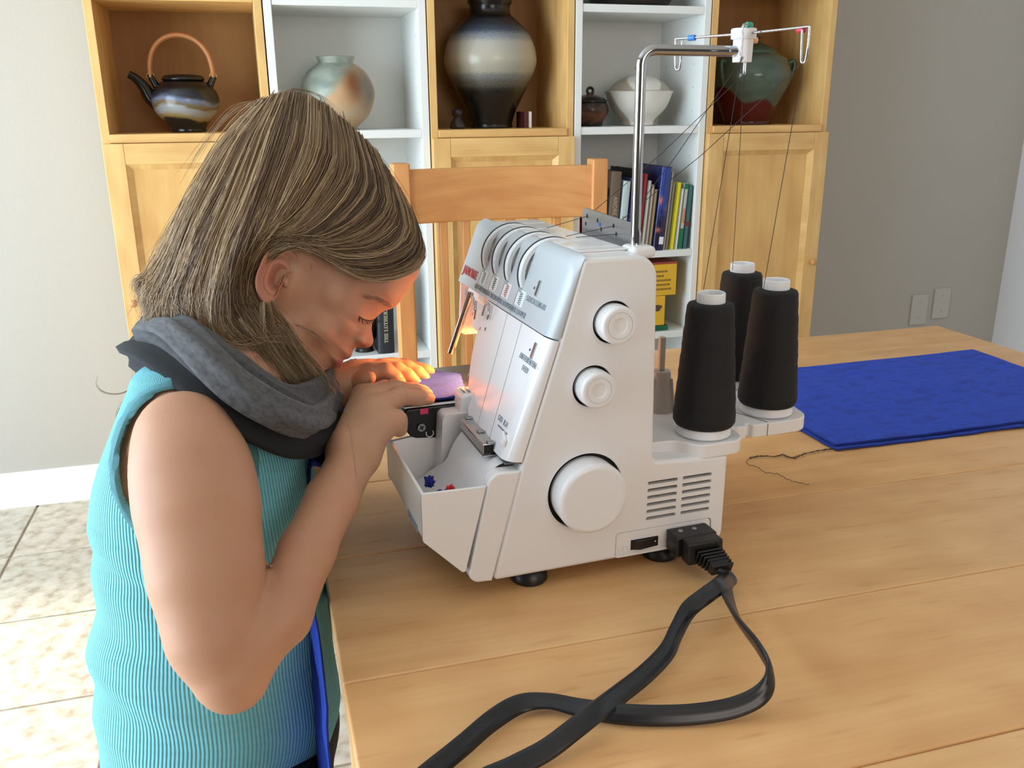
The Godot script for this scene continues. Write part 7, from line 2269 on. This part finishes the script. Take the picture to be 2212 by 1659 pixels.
	for set_ in [locks, stray]:
		for l in set_:
			var g := spline(l[0], 6)
			for n in l[1]:
				var du := rng.randfn(0.0, 0.5); var dv := rng.randfn(0.0, 0.5); var dw := rng.randfn(0.0, 0.5)
				var ph := rng.randf() * TAU
				var kk := g.size() - 1 - int(rng.randf() * rng.randf() * g.size() * 0.4)
				var pts := []
				for k in range(0, maxi(kk, 4) + 1):
					var f := k / float(g.size() - 1)
					var s: float = l[2] * (0.35 + 0.9 * f)
					var p: Vector3 = g[k]
					pts.append(head_pt(p + Vector3(du + 0.5 * sin(f * 5.0 + ph), dv + 0.5 * cos(f * 4.0 + ph), dw) * s) + off)
				var c := hair_colour(0.18)
				st.tint = c
				strand(st, pts, 0.00022, 0.00013)
	var so := part("hair_strand", st, m, hr)
	so.set_meta("kind", "stuff")

func face_details(o: Node3D, off: Vector3) -> void:
	var lash := [Vector3(0.0380, -0.0925, 0.0458), Vector3(0.0413, -0.0949, 0.0454), Vector3(0.0454, -0.0959, 0.0427), Vector3(0.0496, -0.0956, 0.0388), Vector3(0.0530, -0.0935, 0.0335)]
	var brow := [Vector3(0.0447, -0.0757, 0.0555), Vector3(0.0521, -0.0769, 0.0520), Vector3(0.0596, -0.0793, 0.0476), Vector3(0.0672, -0.0824, 0.0414)]
	var dk := mat("lash_dark", Color8(58, 38, 30), 0.6)
	var mb := MB.new()
	var line := spline(lash, 6)
	var pts := []
	for p in line: pts.append(head_pt(p + Vector3(0, 0, 1.5 * PX)) + off)
	strand(mb, pts, 0.0004, 0.0005, 5)
	for n in 34:
		var f := n / 33.0
		var p: Vector3 = line[int(f * (line.size() - 1))]
		var ang := lerpf(-1.9, -0.35, f) + rng.randfn(0.0, 0.12)
		var len := (11.0 + 6.0 * rng.randf()) * PX
		var d := Vector3(cos(ang), sin(ang), 0.75) * len
		strand(mb, [head_pt(p) + off, head_pt(p + d * 0.4 + Vector3(0, -0.0004, 0)) + off, head_pt(p + d * 0.75) + off, head_pt(p + d + Vector3(0.0004, 0.0006, 0)) + off], 0.00022, 0.00012)
	part("eyelash", mb, dk, o)
	var bm := mat("brow_brown", Color8(122, 84, 58), 0.7)
	var bb := MB.new()
	var bl := spline(brow, 8)
	for n in 90:
		var f := rng.randf()
		var p: Vector3 = bl[int(f * (bl.size() - 1))]
		p += Vector3(rng.randfn(0, 2.0), rng.randfn(0, 2.6), 1.0) * PX
		var d := Vector3(-10.0, 3.0 + rng.randfn(0, 2.0), 2.0) * PX
		strand(bb, [head_pt(p) + off, head_pt(p + d * 0.5 + Vector3(0, 0, 1.0 * PX)) + off, head_pt(p + d) + off], 0.00016, 0.0001)
	var bo := part("eyebrow", bb, bm, o)
	bo.set_meta("kind", "stuff")

func shirt(o: Node3D, off: Vector3) -> void:
	var hole: Array = [Vector3(-0.0618, 0.8908, -0.5966), Vector3(-0.0757, 0.8392, -0.7309), 0.0510, 0.0598]
	var nk: Array = [Vector3(-0.0188, 0.8906, -0.7750), Vector3(0.0207, 0.8522, -0.7676), 0.0295]
	var m := mat("knit_turquoise", Color8(122, 202, 216), 0.85)
	# knitted ribs run up the cloth
	var im := Image.create(64, 16, false, Image.FORMAT_L8)
	var ic := Image.create(64, 16, false, Image.FORMAT_RGB8)
	for x in 64:
		for y in 16:
			var s := 0.5 + 0.5 * cos(TAU * x / 16.0)
			var v := pow(s, 0.6) + 0.06 * sin(TAU * y / 8.0)
			im.set_pixel(x, y, Color(v, v, v))
			var t := 0.84 + 0.16 * v
			ic.set_pixel(x, y, Color(t, t, t))
	m.albedo_texture = ImageTexture.create_from_image(ic)
	m.heightmap_enabled = true
	m.heightmap_texture = ImageTexture.create_from_image(im)
	m.heightmap_scale = 0.10
	m.uv1_scale = Vector3(50, 60, 1)
	m.rim_enabled = true; m.rim = 0.35; m.rim_tint = 0.6
	var hem: float = trunk_rows[0][0] - 0.02
	var ha: Vector3 = hole[0]; var hb: Vector3 = hole[1]
	var da := ha.dot(AX_F); var db := hb.dot(AX_F)
	var arm_cut := func(p: Vector3) -> float:
		var t := (p.dot(AX_F) - da) / (db - da)
		var c := ha.lerp(hb, t)
		var e := p - c
		var x: float = e.dot(AX_R) / hole[2]; var y: float = e.dot(AX_U) / hole[3]
		return maxf((sqrt(x * x + y * y) - 1.0) * hole[2], (t - 1.0) * (db - da))
	var neck_cut := func(p: Vector3) -> float:
		var a: Vector3 = nk[0]; var ba: Vector3 = nk[1] - nk[0]
		var t := clampf((p - a).dot(ba) / ba.length_squared(), 0.0, 1.0)
		return p.distance_to(a + ba * t) - nk[2]
	var ev := func(p: Vector3) -> float:
		var d := trunk_d(p, true)
		if d > 0.04: return d
		d = -smin(-d, arm_cut.call(p), 0.004)
		d = -smin(-d, neck_cut.call(p), 0.004)
		return maxf(d, hem - p.dot(AX_U))
	var uvf := func(p: Vector3) -> Vector2:
		var r := trunk_row(p.dot(AX_U))
		var ang := atan2((p.dot(AX_F) - r[1]) / r[3], (p.dot(AX_R) - r[0]) / r[2])
		return Vector2(fposmod(ang - PI / 2, TAU) / TAU, p.dot(AX_U))
	var mb := MB.new()
	nets(ev, Vector3(-0.26, 0.50, -1.02), Vector3(0.16, 1.06, -0.60), 0.0048, mb, null, uvf)
	mb.moved(Transform3D(Basis.IDENTITY, off))
	var so := part("tank_top", mb, m, o)
	# ribbed binding round the armhole
	var ring_a := []; var ring_b := []; var ring_c := []
	var rows := []; var uvs := []
	for q in 73:
		var a := TAU * q / 72.0
		var row := PackedVector3Array(); var ur := PackedVector2Array()
		for k in 7:
			var g := lerpf(0.985, 1.125, k / 6.0)
			var best := Vector3.ZERO; var bd := 1e9
			for s in 40:
				var t := 0.05 + s * 0.030
				var p: Vector3 = ha.lerp(hb, t) + (AX_R * cos(a) * hole[2] + AX_U * sin(a) * hole[3]) * g
				var d := trunk_d(p, true)
				if d < bd:
					bd = d; best = p
				if d < 0.0: break
			var nn := Vector3(trunk_d(best + AX_R * 0.003, true) - trunk_d(best - AX_R * 0.003, true), trunk_d(best + AX_U * 0.003, true) - trunk_d(best - AX_U * 0.003, true), trunk_d(best + AX_F * 0.003, true) - trunk_d(best - AX_F * 0.003, true))
			nn = (AX_R * nn.x + AX_U * nn.y + AX_F * nn.z).normalized()
			var lift := 0.0024 * sqrt(maxf(0.0, 1.0 - pow(k / 3.0 - 1.0, 4.0))) + 0.0003
			row.append(best - nn * minf(bd, 0.02) + nn * lift + off)
			ur.append(Vector2(q / 72.0 * 3.6, k * 0.004))
		rows.append(row); uvs.append(ur)
	var rb := MB.new()
	rb.grid(rows, false, false, uvs)
	part("armhole_binding", rb, m, so)

func scarf(o: Node3D, off: Vector3) -> void:
	var m := mat("scarf_grey", Color8(88, 87, 88), 0.95)
	m.albedo_texture = mottled(128, 512, [Color8(190, 190, 192), Color8(235, 235, 236), Color8(255, 255, 255)], 0.10, 401, 1, 4, 1.3)
	m.uv1_scale = Vector3(1.5, 4, 1)
	m.rim_enabled = true; m.rim = 0.3; m.rim_tint = 0.4
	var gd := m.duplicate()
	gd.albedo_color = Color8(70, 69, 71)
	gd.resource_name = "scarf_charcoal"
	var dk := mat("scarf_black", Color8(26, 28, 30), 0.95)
	var f := FastNoiseLite.new()
	f.seed = 44; f.frequency = 11.0
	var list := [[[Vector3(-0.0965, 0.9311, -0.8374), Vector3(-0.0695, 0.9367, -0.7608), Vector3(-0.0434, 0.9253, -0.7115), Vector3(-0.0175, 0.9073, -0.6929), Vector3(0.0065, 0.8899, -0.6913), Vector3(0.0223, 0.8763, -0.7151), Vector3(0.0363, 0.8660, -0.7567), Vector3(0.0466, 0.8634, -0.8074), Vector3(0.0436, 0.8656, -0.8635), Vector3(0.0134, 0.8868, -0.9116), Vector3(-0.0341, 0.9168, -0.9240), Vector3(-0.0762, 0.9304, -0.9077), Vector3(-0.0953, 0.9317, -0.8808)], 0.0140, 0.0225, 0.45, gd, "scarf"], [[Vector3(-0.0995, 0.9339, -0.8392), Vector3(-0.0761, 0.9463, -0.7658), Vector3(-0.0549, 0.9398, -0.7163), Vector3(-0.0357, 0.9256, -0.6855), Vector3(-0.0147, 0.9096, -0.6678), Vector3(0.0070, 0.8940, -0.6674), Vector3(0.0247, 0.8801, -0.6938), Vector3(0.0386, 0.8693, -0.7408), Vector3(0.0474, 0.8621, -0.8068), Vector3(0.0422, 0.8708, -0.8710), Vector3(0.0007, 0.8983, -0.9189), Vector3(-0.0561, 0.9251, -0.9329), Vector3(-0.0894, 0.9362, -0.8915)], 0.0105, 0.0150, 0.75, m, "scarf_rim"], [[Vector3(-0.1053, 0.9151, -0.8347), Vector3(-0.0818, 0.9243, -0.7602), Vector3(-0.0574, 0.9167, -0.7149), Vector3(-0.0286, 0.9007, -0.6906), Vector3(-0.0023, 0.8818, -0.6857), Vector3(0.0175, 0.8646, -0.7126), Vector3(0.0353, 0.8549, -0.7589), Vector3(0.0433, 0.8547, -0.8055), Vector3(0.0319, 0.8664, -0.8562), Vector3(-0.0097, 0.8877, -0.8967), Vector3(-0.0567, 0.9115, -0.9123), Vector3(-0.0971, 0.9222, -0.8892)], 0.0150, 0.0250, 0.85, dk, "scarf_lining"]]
	var first: Node3D = null
	for q in list:
		var path := spline(q[0], 9, true)
		var mid := Vector3.ZERO
		for p in path: mid += p
		mid /= path.size()
		var axis := Vector3(0.55, 0.80, -0.25).normalized()
		var rows := []; var uvs := []
		var n := path.size()
		for k in n:
			var t: Vector3 = (path[(k + 1) % n] - path[(k - 1 + n) % n]).normalized()
			var out: Vector3 = path[k] - mid
			out = (out - axis * out.dot(axis)).normalized()
			var up := t.cross(out).normalized()
			if up.dot(axis) < 0: up = -up
			# wide flat section leaning outwards at the bottom
			var tilt: float = q[3]
			var long := (up * cos(tilt) - out * sin(tilt)).normalized()
			var wide := t.cross(long).normalized()
			var row := PackedVector3Array(); var ur := PackedVector2Array()
			for s in 22:
				var a := TAU * s / 22.0
				var wr := 1.0 + 0.16 * sin(a * 3.0 + k * 0.10) * sin(k * 0.07 + 1.0) + 0.16 * sin(a * 5.0 - k * 0.06 + q[3] * 9.0) + 0.25 * f.get_noise_3d(cos(a) * 0.03, sin(a) * 0.03, k * 0.0022)
				row.append(path[k] + (long * cos(a) * q[2] + wide * sin(a) * q[1]) * wr + off)
				ur.append(Vector2(s / 22.0, k / float(n)))
			rows.append(row); uvs.append(ur)
		var mb := MB.new()
		mb.grid(rows, true, false, uvs, true)
		if first == null:
			first = part(q[5], mb, q[4], o)
		else:
			part(q[5], mb, q[4], first)

func trousers(o: Node3D, off: Vector3) -> void:
	var m := mat("trousers_black", Color8(20, 20, 23), 0.85)
	var hip: Vector3 = Vector3(-0.0832, 0.4787, -0.7576)
	var f := Field.new()
	var rt := hip + Vector3(0.020, 0.020, 0.055); var lf := hip + Vector3(0.030, 0.020, -0.075)
	f.base = [[hip + Vector3(0.0, 0.05, 0.02), hip + Vector3(0.02, 0.05, -0.03), 0.098, 0.098, 0.05],
		[rt, rt + Vector3(0.03, -0.24, 0.0), 0.078, 0.056, 0.04], [rt + Vector3(0.03, -0.24, 0.0), rt + Vector3(-0.01, -0.465, 0.0), 0.056, 0.042, 0.03],
		[lf, lf + Vector3(0.03, -0.24, -0.01), 0.078, 0.056, 0.04], [lf + Vector3(0.03, -0.24, -0.01), lf + Vector3(-0.01, -0.465, -0.01), 0.056, 0.042, 0.03]]
	var mb := MB.new()
	nets(func(p): return maxf(f.at(p), 0.055 - p.y), Vector3(-0.24, 0.03, -0.98), Vector3(0.10, 0.66, -0.58), 0.009, mb)
	mb.moved(Transform3D(Basis.IDENTITY, off))
	part("trousers", mb, m, o)
	var sm := mat("sock_grey", Color8(120, 120, 126), 0.9)
	for q in [rt, lf]:
		var s := Field.new()
		var heel := Vector3(q.x - 0.015, 0.030, q.z); var toe := Vector3(q.x + 0.125, 0.022, q.z + 0.01)
		s.base = [[Vector3(q.x - 0.008, 0.10, q.z), heel, 0.034, 0.030, 0.02], [heel, toe, 0.030, 0.022, 0.02]]
		var sb := MB.new()
		nets(func(p): return maxf(s.at(p), 0.002 - p.y), Vector3(q.x - 0.07, -0.006, q.z - 0.06), Vector3(q.x + 0.17, 0.14, q.z + 0.07), 0.007, sb)
		sb.moved(Transform3D(Basis.IDENTITY, off))
		part("sock", sb, sm, o)
